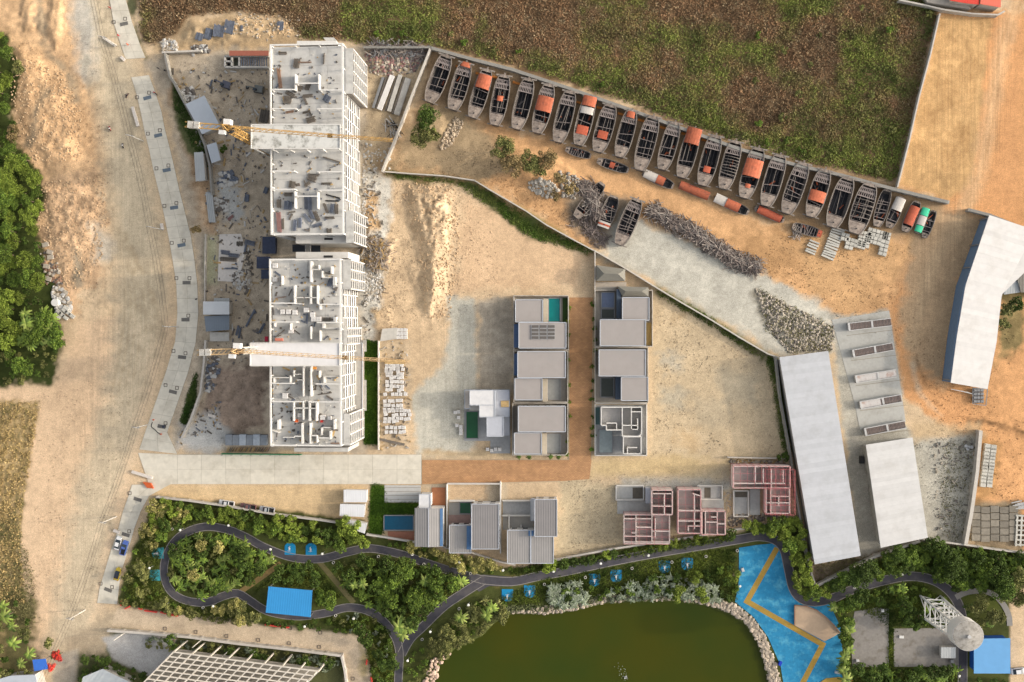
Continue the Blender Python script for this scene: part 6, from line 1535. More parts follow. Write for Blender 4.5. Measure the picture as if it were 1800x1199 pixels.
def boat(top, bot, width_px, label, covers=(), beams=4, poles=2, grp=None, small=False, hz=None, wings=True, arcs=0, seed=0, name='wooden_boat'):
    rr = random.Random(seed)
    dh = hz or (1.0 if small else 2.3)
    a = P(top[0], top[1], dh); b = P(bot[0], bot[1], dh); a.z = b.z = 0
    L_ = (b-a).length; u = (b-a).normalized(); W = width_px/5.6/2
    c = (a+b)/2
    t = thing(name, label, 'boat', (c.x, c.y, 0), math.atan2(u.y, u.x), grp)
    # local: x along (from -L/2 stern to L/2 bow), y across
    n = 18; V = []; Fc = []
    hw = [prof(i/n)*W for i in range(n+1)]; xs = [-L_/2+L_*i/n for i in range(n+1)]
    sheer = [dh*(1+0.18*abs(2*i/n-1)**2) for i in range(n+1)]
    R = Vector((0, 0, 0))
    def local(mb, nm, mt):
        me = bpy.data.meshes.new(nm); me.from_pydata(mb.v, [], mb.f); me.materials.append(mt); o = bpy.data.objects.new(nm, me); col.objects.link(o); o.parent = t; return o
    m = MB()
    for i in range(n+1):
        w = hw[i]; V += [(xs[i], -w, sheer[i]), (xs[i], -w*0.72, 0.05), (xs[i], w*0.72, 0.05), (xs[i], w, sheer[i])]
    for i in range(n):
        k = 4*i
        for j in range(3): Fc.append((k+j, k+j+4, k+j+5, k+j+1))
    Fc += [(0, 1, 2, 3), (4*n+3, 4*n+2, 4*n+1, 4*n)]
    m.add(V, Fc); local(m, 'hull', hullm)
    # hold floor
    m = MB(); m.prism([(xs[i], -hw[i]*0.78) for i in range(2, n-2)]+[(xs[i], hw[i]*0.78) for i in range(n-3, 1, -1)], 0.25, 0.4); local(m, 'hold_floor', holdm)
    # gunwale
    gw = 0.15 if small else 0.27
    for s in (-1, 1):
        m = MB()
        for i in range(n): m.bar((xs[i], s*(hw[i]-gw/3), sheer[i]), (xs[i+1], s*(hw[i+1]-gw/3), sheer[i+1]), gw, 0.25)
        local(m, 'gunwale', railm)
    # decks at both ends
    def deck(i0, i1, z, nm, mt):
        m = MB(); V = []; F2 = []
        for i in range(i0, i1+1): V += [(xs[i], -hw[i]*0.97, sheer[i]+z), (xs[i], 0, sheer[i]+z+0.14), (xs[i], hw[i]*0.97, sheer[i]+z)]
        for i in range(i1-i0):
            k = 3*i; F2 += [(k, k+3, k+4, k+1), (k+1, k+4, k+5, k+2)]
        m.add(V, F2); return local(m, nm, mt)
    bow0 = 14 if not small else 15
    deck(bow0, n, -0.02, 'bow_deck', deckm)
    deck(0, 1, -0.02, 'stern_deck', deckm)
    m = MB().cyl((L_/2-L_*0.09, 0, sheer[-1]+0.05), (L_/2-L_*0.09, 0, sheer[-1]+0.3), 0.22, 8); local(m, 'bollard', dark_in)
    if wings:
        m = MB(); m.bar((L_/2-0.15, -W*0.95, dh*0.9), (L_/2-0.15, W*0.95, dh*0.9), 0.35, 0.25); local(m, 'bow_crossbeam', railm)
        m = MB(); m.bar((-L_/2+0.3, -W*0.95, dh*1.1), (-L_/2+0.1, W*0.95, dh*1.1), 0.45, 0.25); m.bar((-L_/2-0.7, 0, dh), (-L_/2+1.0, 0, dh*1.1), 0.5, 0.3); local(m, 'stern_crossbeam', railm)
    # slatted stern section: two rows of short slats lengthwise
    def y_at(x): return prof((x+L_/2)/L_)*W
    if not small:
        for (f0, f1) in ((0.10, 0.17), (0.185, 0.27)):
            x0 = -L_/2+L_*f0; x1 = -L_/2+L_*f1; w = y_at(x0)*0.9; k = 8
            for q in range(k):
                y = -w+(q+0.5)*2*w/k
                if rr.random() < 0.08: continue
                m = MB(); m.bar((x0, y, dh*1.0), (x1, y*1.05, dh*1.0), 0.22, 0.1); local(m, 'deck_slat', slatm)
            for x in (x0, x1):
                m = MB(); w = y_at(x); m.bar((x, -w, dh*0.98), (x, w, dh*0.98), 0.3, 0.2); local(m, 'deck_beam', slatm)
    for q in range(beams):
        f = (0.3 if not small else 0.2)+(0.5)*(q+rr.random()*0.5)/beams if q else 0.76
        x = -L_/2+L_*f; w = y_at(x)
        k_ = rr.uniform(-0.5, 0.5) if q else 0
        m = MB(); m.bar((x-k_, -w, dh*0.97), (x+k_, w, dh*0.97), 0.14, 0.14); local(m, 'cross_beam', slatm)
    for q in range(arcs):
        f = 0.34+0.42*q/arcs; x = -L_/2+L_*f; w = y_at(x)*0.95; m = MB()
        for k in range(6):
            a0 = math.pi*k/6; a1 = math.pi*(k+1)/6
            m.bar((x, -w*math.cos(a0), dh+1.0*math.sin(a0)), (x, -w*math.cos(a1), dh+1.0*math.sin(a1)), 0.12)
        local(m, 'hoop', railm)
    for q in range(poles):
        y = rr.uniform(-0.5, 0.5)*W; dy_ = rr.uniform(-0.5, 0.5)*W if rr.random() < 0.5 else 0
        m = MB(); m.bar((-L_/2+L_*0.28, y, dh*0.85), (-L_/2+L_*rr.uniform(0.65, 0.78), max(-W*.8, min(W*.8, y+dy_)), dh*0.85), 0.14); local(m, 'pole', railm)
    for q in range(3 if not small else 1):     # keelson planks seen in the hold
        y = (q-1)*W*0.35; m = MB(); m.bar((-L_/2+L_*0.2, y, 0.48), (-L_/2+L_*0.78, y, 0.48), 0.18, 0.1); local(m, 'keelson', keelm)
    jk = [MB(), MB()]
    for q in range(rr.randrange(2, 8) if not small else 4):
        x = rr.uniform(-0.28, 0.28)*L_; jk[q % 2].box((x, rr.uniform(-.6, .6)*W, 0.6), (rr.uniform(.3, 2.2), rr.uniform(.15, .5), rr.uniform(.1, .5)), rr.uniform(-.8, .8))
    for mb_, mt_ in zip(jk, (keelm, rust)): tag(local(mb_, 'scrap', mt_), kind='stuff')
    rb = MB(); k = 16
    for q in range(k):
        x = -L_/2+L_*(0.2+0.58*q/k); w = y_at(x)
        for s in (-1, 1): rb.bar((x, s*w*0.74, 0.42), (x, s*w*0.93, dh*0.95), 0.16, 0.14)
    tag(local(rb, 'hull_rib', hullm), kind='stuff')
    for (f0, f1, mt, arch, wf) in covers:
        x0 = -L_/2+L_*f0; x1 = -L_/2+L_*f1; m = MB(); k = 8; V = []; F2 = []
        for x in (x0, x1):
            w = W*wf
            for j in range(k+1):
                a0 = math.pi*j/k; V.append((x, -w*math.cos(a0), dh+0.15+arch*math.sin(a0)))
            for j in range(k+1):
                a0 = math.pi*j/k; V.append((x, -w*0.97*math.cos(a0), dh+0.05+arch*math.sin(a0)))
        K1 = 2*(k+1)
        for j in range(k): F2 += [(j, j+1, K1+j+1, K1+j), (k+1+j+1, k+1+j, K1+k+1+j, K1+k+1+j+1), (j, k+1+j, k+1+j+1, j+1), (K1+j+1, K1+k+1+j+1, K1+k+1+j, K1+j)]
        m.add(V, F2); local(m, 'cover', cover_m[mt])
    return t
BR = [((786, 97), (755, 180), 32, 'first boat from the west in the wall row, its hold uncovered', (), 3, 1, 0),
 ((820, 110), (796, 193), 31, 'second boat from the west, with a pale orange cap over its stern', ((0.0, 0.10, 'o', 0.5, 0.6),), 4, 2, 0),
 ((857, 122), (831, 207), 29, 'third boat from the west, with an orange arched cover near the stern', ((0.12, 0.40, 'o', 0.9, 0.86),), 4, 1, 0),
 ((887, 132), (870, 220), 30, 'fourth boat from the west, pale poles and a small orange scrap inside', ((0.42, 0.52, 'o', 0.3, 0.35),), 3, 4, 0),
 ((930, 138), (908, 227), 30, 'fifth boat from the west, one long pole lying in an empty hold', (), 2, 1, 0),
 ((966, 148), (944, 234), 30, 'sixth boat from the west, with a broad orange cover over its middle', ((0.26, 0.56, 'o', 0.9, 0.95),), 5, 1, 0),
 ((1003, 160), (981, 250), 31, 'seventh boat from the west, thin poles over a dark empty hold', (), 2, 3, 0),
 ((1038, 170), (1017, 255), 29, 'eighth boat from the west, orange cover at the stern and rusty plates midships', ((0.0, 0.20, 'o', 0.9, 0.85), (0.22, 0.36, 'w', 0.5, 0.8), (0.60, 0.78, 'r', 0.2, 0.7)), 3, 1, 0),
 ((1074, 184), (1051, 267), 32, 'ninth boat from the west, rusty red plates lying in the hold', ((0.56, 0.72, 'r', 0.15, 0.55),), 4, 3, 0),
 ((1111, 194), (1089, 276), 29, 'tenth boat from the west, a torn orange corner at its stern', ((0.03, 0.16, 'o', 0.5, 0.5),), 3, 2, 0),
 ((1149, 204), (1124, 299), 32, 'eleventh boat from the west, longest so far with three open crossbeams', (), 4, 2, 0),
 ((1187, 215), (1164, 298), 29, 'twelfth boat from the west, with diagonal poles', (), 3, 3, 0),
 ((1222, 226), (1198, 312), 30, 'thirteenth boat from the west, its stern under a large folded orange cover', ((0.0, 0.32, 'o', 1.0, 0.88),), 2, 2, 0),
 ((1259, 238), (1235, 326), 31, 'fourteenth boat from the west, red plate near the bow', ((0.62, 0.74, 'r', 0.15, 0.4),), 2, 1, 0),
 ((1294, 248), (1272, 332), 30, 'fifteenth boat from the west, with curved hoops over the hold', (), 3, 0, 7),
 ((1334, 260), (1308, 348), 32, 'sixteenth boat from the west, with a torn orange cover amidships', ((0.24, 0.58, 'o', 1.0, 0.95), (0.72, 0.80, 'o', 0.3, 0.3)), 4, 0, 0),
 ((1372, 272), (1346, 362), 32, 'seventeenth boat from the west, one straight pole along a clean dark hold', (), 2, 1, 0),
 ((1413, 286), (1382, 375), 32, 'eighteenth boat from the west, brown planks inside the hold', (), 6, 2, 0),
 ((1451, 298), (1425, 381), 31, 'nineteenth boat from the west, orange cover and short deep hold', ((0.46, 0.68, 'o', 0.8, 0.9),), 3, 0, 0),
 ((1491, 312), (1462, 399), 34, 'twentieth boat from the west, wide and fully open', (), 1, 1, 0),
 ((1530, 323), (1502, 410), 36, 'twenty-first boat from the west, widest, with hoops and loose poles', (), 4, 5, 5)]
for i, (a, b, w, lab, cov, bm, pl, ar) in enumerate(BR):
    boat(a, b, w, lab, cov, bm, pl, arcs=ar, seed=100+i)
SM = [((1560, 333), (1541, 398), 22, 'narrow brown boat right of the widest one', (), 5, 2, False),
 ((1585, 346), (1562, 400), 20, 'small boat with a pale cabin cover in the east of the row', ((0.05, 0.45, 'w', 0.7, 0.9),), 2, 1, False),
 ((1613, 354), (1590, 407), 20, 'small boat under a rusty red cover', ((0.18, 0.78, 'r', 0.8, 0.85), ), 1, 0, False),
 ((1628, 366), (1612, 410), 16, 'narrow boat with a turquoise and grey cover', ((0.0, 0.3, 'g', 0.5, 0.85), (0.32, 0.68, 'w', 0.5, 0.85), (0.7, 0.95, 'g', 0.5, 0.8)), 1, 0, False),
 ((1642, 370), (1624, 418), 15, 'slim open boat at the east end of the row', (), 3, 0, False),
 ((1039, 275), (994, 262), 15, 'small open boat nearest the brush mound in front of the row', (), 7, 0, False),
 ((1105, 300), (1050, 282), 17, 'small open boat with a red box in front of the row', ((0.45, 0.6, 'r', 0.3, 0.6),), 4, 1, False),
 ((1184, 328), (1130, 303), 18, 'small boat with a pale and orange cover, west of the two orange ones', ((0.55, 0.95, 'w', 0.6, 0.85), (0.3, 0.55, 'o', 0.7, 0.85)), 3, 1, False),
 ((1247, 346), (1194, 324), 17, 'small boat completely hidden by an orange cover', ((0.02, 0.98, 'o', 0.8, 0.9),), 1, 0, False),
 ((1316, 374), (1257, 347), 18, 'small boat with a pale square cap and orange cover', ((0.68, 1.0, 'w', 0.6, 0.95), (0.28, 0.68, 'o', 0.8, 0.9)), 3, 0, False),
 ((1378, 388), (1327, 365), 16, 'small boat with a rusty cover below the orange ones', ((0.1, 0.9, 'r', 0.6, 0.85),), 2, 0, False),
 ((1393, 397), (1444, 412), 18, 'small grey boat with dark thwarts and a red bow', ((0.86, 1.0, 'r', 0.3, 0.7),), 8, 0, False),
 ((1080, 345), (1060, 400), 26, 'broad punt with a white and red bow cloth beside the brush heap', ((0.82, 1.0, 'w', 0.3, 0.85), (0.88, 0.94, 'r', 0.34, 0.86)), 4, 1, False),
 ((1060, 322), (1012, 382), 22, 'wrecked hull filled with branches left of the broad punt', (), 4, 6, False)]
for i, (a, b, w, lab, cov, bm, pl, wg) in enumerate(SM):
    boat(a, b, w, lab, cov, bm, pl, small=True, wings=False, seed=300+i, hz=1.3 if w > 20 else 0.9)
boat((1121, 350), (1088, 430), 30, 'large lone open boat standing apart in the middle of the yard', (), 7, 3, seed=77, wings=True)
orgs = mat('orange_sheet', C(222, 140, 66), var=0.15)
for i, (x, y) in enumerate([(808, 118), (843, 130), (870, 136), (908, 146), (1020, 181), (1056, 190), (1093, 201), (1128, 212), (1167, 225), (1205, 236), (1240, 247), (1277, 257)]):
    p = P(x, y, 0.3); o = MB().box((p.x, p.y, 0.3), (2.6, 0.7, 0.3), -0.3).build('orange_beam', orgs); tag(o, 'orange beam lying between two boats by the long grey wall', 'beam', 'orange beams between the boats')

# ---------------------------------------------------------------- driftwood and brush piles
def stick_pile(line, w, n, name, label, cat, ms, hz=1.6, l=(2.0, 5.0), seed=1, align=0.5):
    rr = random.Random(seed); pts = smooth_line(line, 6)
    q = [P(x, y) for x, y in pts]; c = q[len(q)//2]
    root = thing(name, label, cat, (c.x, c.y, 0))
    mbs = [MB() for _ in ms]
    for k in range(n):
        i = rr.randrange(len(q)-1); p = q[i].lerp(q[i+1], rr.random()); d = (q[i+1]-q[i]).normalized(); v = Vector((-d.y, d.x, 0))
        off = rr.gauss(0, 0.42); p = p+v*off*w/2; h = hz*max(0.05, 1-min(1, abs(off))**2)*rr.uniform(0.3, 1)
        a = math.atan2(d.y, d.x)+rr.gauss(0, align); L_ = rr.uniform(*l)/2
        e = Vector((math.cos(a), math.sin(a), rr.uniform(-.25, .25)))*L_
        mbs[k % len(ms)].bar(p+Vector((0, 0, h+0.15))-e, p+Vector((0, 0, h+0.15))+e, rr.uniform(0.10, 0.24))
    for mb, mt in zip(mbs, ms): tag(mb.build('stick', mt, root), kind='stuff')
    return root
dw1 = mat('driftwood_pale', C(176, 164, 152), var=0.15); dw2 = mat('driftwood_dark', C(112, 100, 94), var=0.2); dw3 = mat('driftwood_mid', C(144, 130, 120), var=0.2)
stick_pile([(1142, 368), (1170, 385), (1215, 408), (1250, 430), (1290, 455), (1333, 472)], 5.5, 1500, 'driftwood_pile', 'long heap of grey driftwood and branches on the sandy boatyard', 'wood pile', (dw1, dw2, dw3), 1.8, seed=3, align=0.7)
stick_pile([(1172, 392), (1222, 424)], 1.2, 60, 'plank_bundle', 'straight long planks lying along the driftwood heap', 'planks', (dw3, dw2), 1.2, (6, 9), 5, 0.06)
stick_pile([(1020, 328), (1040, 345), (1050, 380)], 7, 420, 'brush_pile', 'tangled brown branches beside the broad punt', 'wood pile', (dw2, dw3, dw1), 1.6, (2, 4.5), 8, 0.8)
stick_pile([(1008, 380), (1040, 400), (1060, 430)], 6, 160, 'twig_scatter', 'thin twigs scattered on dark soil by the two boats', 'twigs', (dw2, dw3), 0.3, (1.5, 4), 9, 1.2)
stick_pile([(655, 88), (745, 92)], 7, 260, 'rebar_tangle', 'tangled rods in the scrap corner inside the north wall', 'rods', (dw1, dw2, steel), 0.9, (2.5, 6), 12, 0.9)
stick_pile([(640, 425), (672, 440), (655, 470)], 7, 420, 'scrap_timber', 'scrap timber strewn over the rubble heap between the blocks', 'timber', (dw1, tb, dw3), 1.5, (1.5, 4), 13, 1.2)
stick_pile([(680, 215), (700, 240)], 4, 40, 'ladder_scrap', 'black and white frames leaning at the slanting wall', 'scrap', (dark_in, rackrim), 0.6, (1.5, 3), 14, 0.5)
stick_pile([(1398, 395), (1400, 418)], 3, 30, 'wood_scrap', 'pale boards beside the grey boat with thwarts', 'boards', (dw1,), 0.4, (1.5, 3), 15, 0.7)
# white stones between bushes
def boulder_set(pxs, n, r, label, grp, mt, seed=1, name='boulder', cat='rock', sink=0.35):
    rr = random.Random(seed); mes = []
    for k in range(6):
        mb = MB(); mb.ico((0, 0, 0), 1.0, 0.22, rr, (1.2, 1.0, 0.75)); me = bpy.data.meshes.new(name); me.from_pydata(mb.v, [], mb.f); me.materials.append(mt); mes.append(me)
    xs = [p[0] for p in pxs]; ys = [p[1] for p in pxs]; c = 0; placed = []
    for _ in range(n*60):
        if c >= n: break
        x = rr.uniform(min(xs), max(xs)); y = rr.uniform(min(ys), max(ys))
        if not inside(np.array([x]), np.array([y]), pxs)[0]: continue
        s = r*rr.uniform(0.6, 1.25)
        if any((x-a)**2+(y-b)**2 < ((s+q)*3.6)**2 for a, b, q in placed): continue
        placed.append((x, y, s)); p = P(x, y); o = bpy.data.objects.new(name, rr.choice(mes)); col.objects.link(o)
        o.location = (p.x, p.y, max(-0.6, ground_z(p.x, p.y))+s*(0.75-sink)); o.scale = (s, s*rr.uniform(.75, 1.1), s*rr.uniform(0.7, 1)); o.rotation_euler = (0, 0, rr.uniform(0, 6.28))
        zz_ = ('large' if s > r*0.93 else 'small')+' '; w_ = third(x, min(xs), max(xs)); tag(o, zz_+label+', '+w_+' part', cat, grp+', '+zz_+w_); c += 1
    return placed
stone_w = mat('stone_white', C(192, 184, 170), var=0.12, rnd=0.12); stone_b = mat('stone_beige', C(188, 168, 142), var=0.12, rnd=0.15); stone_g = mat('stone_grey', C(164, 156, 144), var=0.15, rnd=0.2)
boulder_set([(928, 320), (945, 316), (965, 320), (985, 333), (970, 348), (950, 345), (932, 332)], 40, 0.75, 'white stone in the heap between the two brush mounds', 'white stones between the brush mounds', stone_w, 2, name='stone', cat='stone')
boulder_set([(800, 205), (815, 215), (805, 235), (790, 260), (772, 262), (785, 230)], 60, 0.6, 'beige stone beside the round bush mound', 'beige stones by the round bush', stone_b, 3, name='stone', cat='stone')
boulder_set([(980, 300), (1020, 312), (1010, 350), (990, 345)], 50, 0.6, 'grey stone on the brush mound near the driftwood', 'grey stones on the brush mound', stone_g, 4, name='stone', cat='stone')
SH = [(742, 1330), (752, 1199), (770, 1162), (798, 1136), (846, 1114), (870, 1091), (898, 1077), (960, 1078), (1010, 1072), (1060, 1058), (1120, 1054), (1190, 1054), (1244, 1062), (1284, 1076), (1312, 1096), (1332, 1128), (1346, 1170), (1352, 1199), (1358, 1330)]
OUT = [(1378, 1330), (1372, 1199), (1362, 1165), (1344, 1116), (1320, 1084), (1290, 1062), (1246, 1050), (1190, 1045), (1120, 1046), (1058, 1048), (1008, 1060), (960, 1066), (896, 1064), (862, 1080)]
boulder_set(SH[6:]+OUT[:-1][:-1], 300, 0.68, 'pale boulder in the stone edging of the green pond', 'boulders round the pond', mat('stone_pond', C(188, 172, 152), var=0.14, rnd=0.18), 6, sink=0.5)
heap(SH[6:]+OUT[:-1][:-1], 1500, 0.42, [mat('stone_small', C(170, 156, 138), var=0.15), mat('stone_small_pale', C(196, 180, 160), var=0.15)], 'shore_gravel', None, None)
heap([(1378, 1090), (1368, 1130), (1372, 1199), (1352, 1199), (1340, 1150), (1322, 1096), (1310, 1072)], 120, 0.5, [MATS['stone_small']], 'shore_gravel', None, None) if False else None
boulder_set([(748, 1199), (760, 1160), (775, 1148), (790, 1150), (772, 1170), (764, 1199), (760, 1210), (742, 1210)], 34, 0.9, 'pinkish boulder on the western tip of the pond shore', 'pinkish boulders on the west shore', mat('stone_pink', C(206, 178, 156), var=0.12, rnd=0.12), 7, name='shore_stone', sink=0.4)

# ---------------------------------------------------------------- vehicles
tyre = mat('tyre_black', (0.02, 0.02, 0.02, 1), var=0.1)
def car(x, y, heading, L_, W_, kind, bodym, label, name='parked_car', roofm=None, beds=None):
    p = P(x, y, 0.8); t = thing(name, label, 'car' if kind != 'pickup' else 'pickup', (p.x, p.y, 0), math.radians(heading))
    def local(mb, nm, mt, par=None):
        me = bpy.data.meshes.new(nm); me.from_pydata(mb.v, [], mb.f); me.materials.append(mt); o = bpy.data.objects.new(nm, me); col.objects.link(o); o.parent = par or t; return o
    h = L_/2; w = W_/2
    def loft(secs, nm, mt):
        m = MB(); V = []; F2 = []
        for (xx, z0, z1, ww, wt) in secs: V += [(xx, -ww, z0), (xx, -ww, (z0+z1)/2), (xx, -wt, z1), (xx, wt, z1), (xx, ww, (z0+z1)/2), (xx, ww, z0)]
        k = len(secs)
        for i in range(k-1):
            for j in range(6): a = 6*i+j; b = 6*i+(j+1) % 6; F2.append((a, b, b+6, a+6))
        F2 += [(5, 4, 3, 2, 1, 0), tuple(range(6*k-6, 6*k))]
        m.add(V, F2); return local(m, nm, mt)
    if kind == 'pickup':
        loft([(h, 0.35, 0.75, w*0.85, w*0.75), (h-0.35, 0.3, 0.98, w, w*0.9), (h-1.3, 0.3, 1.05, w, w*0.92), (h-1.31, 0.3, 1.1, w, w*.95), (-h+1.9, 0.3, 1.05, w, w*.95), (-h+1.89, 0.3, 0.6, w, w*.95), (-h, 0.3, 0.6, w*.98, w*.93)], 'body', bodym)
        loft([(h-1.25, 1.0, 1.05, w*0.86, w*0.84), (h-1.9, 1.0, 1.62, w*0.88, w*0.72), (-h+2.2, 1.0, 1.62, w*0.88, w*0.72), (-h+1.95, 1.0, 1.05, w*0.86, w*0.84)], 'cabin_glass', dark_glass)
        local(MB().box(((h-1.95-h+2.25)/2, 0, 1.65), (L_-4.3, W_*0.70, 0.08)), 'roof', bodym)
        for s in (-1, 1): local(MB().box((-h+0.95, s*(w-0.08), 0.85), (1.85, 0.14, 0.5)), 'bed_side', bodym)
        local(MB().box((-h+0.06, 0, 0.85), (0.1, W_*0.95, 0.5)), 'tailgate', bodym)
        local(MB().box((-h+0.95, 0, 0.63), (1.7, W_*0.8, 0.06)), 'bed_floor', dark_in)
    else:
        loft([(h, 0.35, 0.65, w*0.8, w*0.7), (h-0.3, 0.28, 0.82, w*.97, w*0.86), (h-1.2, 0.28, 0.95, w, w*0.9), (0, 0.28, 0.98, w, w*.92), (-h+0.9, 0.28, 0.98, w, w*.9), (-h+0.2, 0.28, 0.9, w*.96, w*.84), (-h, 0.35, 0.7, w*.85, w*.75)], 'body', bodym)
        loft([(h-1.15, 0.9, 0.96, w*0.84, w*0.82), (h-1.9, 0.9, 1.42, w*0.86, w*0.68), (-h+1.3, 0.9, 1.42, w*0.86, w*0.68), (-h+0.6, 0.9, 0.98, w*0.84, w*0.8)], 'cabin_glass', dark_glass)
        local(MB().box(((h-1.95-h+1.35)/2, 0, 1.45), (L_-3.35, W_*0.66, 0.06)), 'roof', roofm or bodym)
    for sx in (-1, 1):
        for sy in (-1, 1):
            wl = local(MB().cyl((sx*L_*0.31, sy*(w-0.2), 0.34), (sx*L_*0.31, sy*(w+0.02), 0.34), 0.34, 14), 'wheel', tyre)
            local(MB().cyl((sx*L_*0.31, sy*(w+0.01), 0.34), (sx*L_*0.31, sy*(w+0.03), 0.34), 0.2, 10), 'rim', steel, wl)
    for sy in (-1, 1):
        local(MB().box((h-0.12, sy*w*0.66, 0.68), (0.2, 0.35, 0.14)), 'headlight', mat('lamp_glass', C(230, 230, 225), rough=0.2)); local(MB().box((-h+0.06, sy*w*0.7, 0.76), (0.12, 0.3, 0.14)), 'tail_light', mat('tail_red', C(170, 30, 26), rough=0.3))
        local(MB().box((h-1.35, sy*(w+0.1), 1.0), (0.15, 0.2, 0.12)), 'mirror', bodym)
    return t
carw = mat('car_white', C(236, 236, 234), rough=0.3, var=0.02, spec=0.5); carbl = mat('car_blue', C(84, 110, 180), rough=0.3, var=0.02, spec=0.5); cary = mat('car_yellow', C(214, 186, 60), rough=0.3, var=0.02, spec=0.5)
cark = mat('car_black', (0.03, 0.035, 0.05, 1), rough=0.25, var=0.02, spec=0.5); carg = mat('car_brown', C(130, 92, 92), rough=0.35, var=0.03, spec=0.5); cars_ = mat('car_silver', C(190, 192, 194), rough=0.3, var=0.02, spec=0.5)
car(398, 885, 172, 5.2, 1.9, 'pickup', carw, 'white pickup truck, westernmost of those parked by the park wall', 'parked_pickup')
car(436, 891, 172, 5.2, 1.9, 'pickup', carg, 'maroon pickup truck with a dark bed behind the white pickup', 'parked_pickup')
car(469, 896, 172, 5.0, 1.9, 'pickup', cars_, 'silver pickup truck with a dark blue bed, easternmost of the row', 'parked_pickup')
car(207, 955, 75, 4.7, 1.85, 'sedan', carw, 'white sedan parked on the lower concrete road')
car(218, 963, 73, 4.9, 1.85, 'pickup', carbl, 'blue pickup parked beside the white sedan', 'parked_pickup')
car(206, 1009, 74, 4.4, 1.8, 'sedan', cary, 'yellow car with a black roof parked at the lower end of the road', roofm=cark)
car(1791, 1180, 8, 4.8, 1.9, 'sedan', carw, 'white car at the right edge beside the blue kiosk')
def person(x, y, ang, shirt, label, pants=None, sit=False, z=0.0, px=True):
    p = P(x, y, z+0.9) if px else Vector((x, y, z)); a = math.radians(ang)
    t = thing('person', label, 'person', (p.x, p.y, z), a)
    me = bpy.data.meshes.new('body'); o = bpy.data.objects.new('body', me); col.objects.link(o); o.parent = t
    hip = 0.78 if sit else 0.95
    if sit: J = [(0, 0, hip), (0.03, 0, hip+0.3), (0.05, 0, hip+0.52), (0.06, 0, hip+0.62), (0.12, 0.18, hip+0.5), (0.35, 0.24, hip+0.3), (0.6, 0.25, hip+0.28), (0.12, -0.18, hip+0.5), (0.35, -0.24, hip+0.3), (0.6, -0.25, hip+0.28), (0.38, 0.16, hip-0.02), (0.3, 0.16, 0.3), (0.42, 0.16, 0.27), (0.38, -0.16, hip-0.02), (0.3, -0.16, 0.3), (0.42, -0.16, 0.27), (0.0, .12, hip), (0, -.12, hip), (0.1, 0, hip+0.8)]
    else: J = [(0, 0, hip), (0, 0, 1.2), (0, 0, 1.42), (0, 0, 1.54), (0, 0.2, 1.42), (0.05, 0.27, 1.12), (0.15, 0.28, 0.88), (0, -0.2, 1.42), (-0.05, -0.27, 1.12), (0.05, -0.28, 0.88), (0.08, 0.12, 0.5), (0.1, 0.12, 0.08), (0.22, 0.12, 0.04), (-0.06, -0.12, 0.5), (-0.12, -0.12, 0.08), (0.0, -0.12, 0.04), (0, .1, hip-0.03), (0, -.1, hip-0.03), (0.02, 0, 1.68)]
    E = [(0, 1), (1, 2), (2, 3), (2, 4), (4, 5), (5, 6), (2, 7), (7, 8), (8, 9), (0, 16), (16, 10), (10, 11), (11, 12), (0, 17), (17, 13), (13, 14), (14, 15), (3, 18)]
    R_ = [0.15, 0.15, 0.16, 0.06, 0.075, 0.05, 0.035, 0.075, 0.05, 0.035, 0.07, 0.045, 0.04, 0.07, 0.045, 0.04, 0.1, 0.1, 0.11]
    me.from_pydata(J, E, []); me.materials.append(shirt)
    sk = o.modifiers.new('Skin', 'SKIN')
    for v, r in zip(me.skin_vertices[0].data, R_): v.radius = (r, r)
    me.skin_vertices[0].data[0].use_root = True
    o.modifiers.new('Subdiv', 'SUBSURF').levels = 1
    hd = MB(); hz_ = J[18]; hd.ico((hz_[0], 0, hz_[2]+0.06), 0.14, 0.03); me2 = bpy.data.meshes.new('hair'); me2.from_pydata(hd.v, [], hd.f); me2.materials.append(dark_in)
    h2 = bpy.data.objects.new('hair', me2); col.objects.link(h2); h2.parent = t
    return t
def motorbike(x, y, heading, bodyc, shirt, lab_b, lab_p):
    p = P(x, y, 0.5); a = math.radians(heading); t = thing('motorbike', lab_b, 'motorbike', (p.x, p.y, 0), a)
    def local(mb, nm, mt):
        me = bpy.data.meshes.new(nm); me.from_pydata(mb.v, [], mb.f); me.materials.append(mt); o = bpy.data.objects.new(nm, me); col.objects.link(o); o.parent = t
    for xx in (-0.62, 0.62): local(MB().cyl((xx, -0.05, 0.3), (xx, 0.05, 0.3), 0.3, 14), 'wheel', tyre)
    local(MB().bar((-0.7, 0, 0.7), (0.2, 0, 0.72), 0.28, 0.14), 'seat', dark_in)
    local(MB().bar((-0.6, 0, 0.5), (0.45, 0, 0.5), 0.22, 0.3).bar((0.4, 0, 0.5), (0.55, 0, 0.95), 0.3, 0.2), 'body', bodyc)
    local(MB().bar((0.45, -0.35, 1.02), (0.45, 0.35, 1.02), 0.05), 'handlebar', steel)
    if shirt:
        q = person(p.x-math.cos(a)*0.15, p.y-math.sin(a)*0.15, heading, shirt, lab_p, sit=True, px=False)
    return t
shw = mat('shirt_white', C(220, 216, 210)); shr = mat('shirt_red', C(190, 60, 56)); shk = mat('shirt_dark', C(50, 50, 60)); sho = mat('shirt_orange', C(232, 110, 70))
motorbike(193, 226, 100, redm, shw, 'red motorbike riding up the dirt road', 'rider in a white shirt on the red motorbike')
motorbike(216, 256, 95, cark, shw, 'black motorbike following lower on the dirt road', 'rider in a pale shirt on the black motorbike')
motorbike(223, 168, 60, carg, shk, 'brown motorbike by the edge of the concrete road', 'rider in dark clothes by the edge of the concrete road')
motorbike(273, 164, 140, redm, None, 'parked red motorbike on the right side of the concrete road', '')
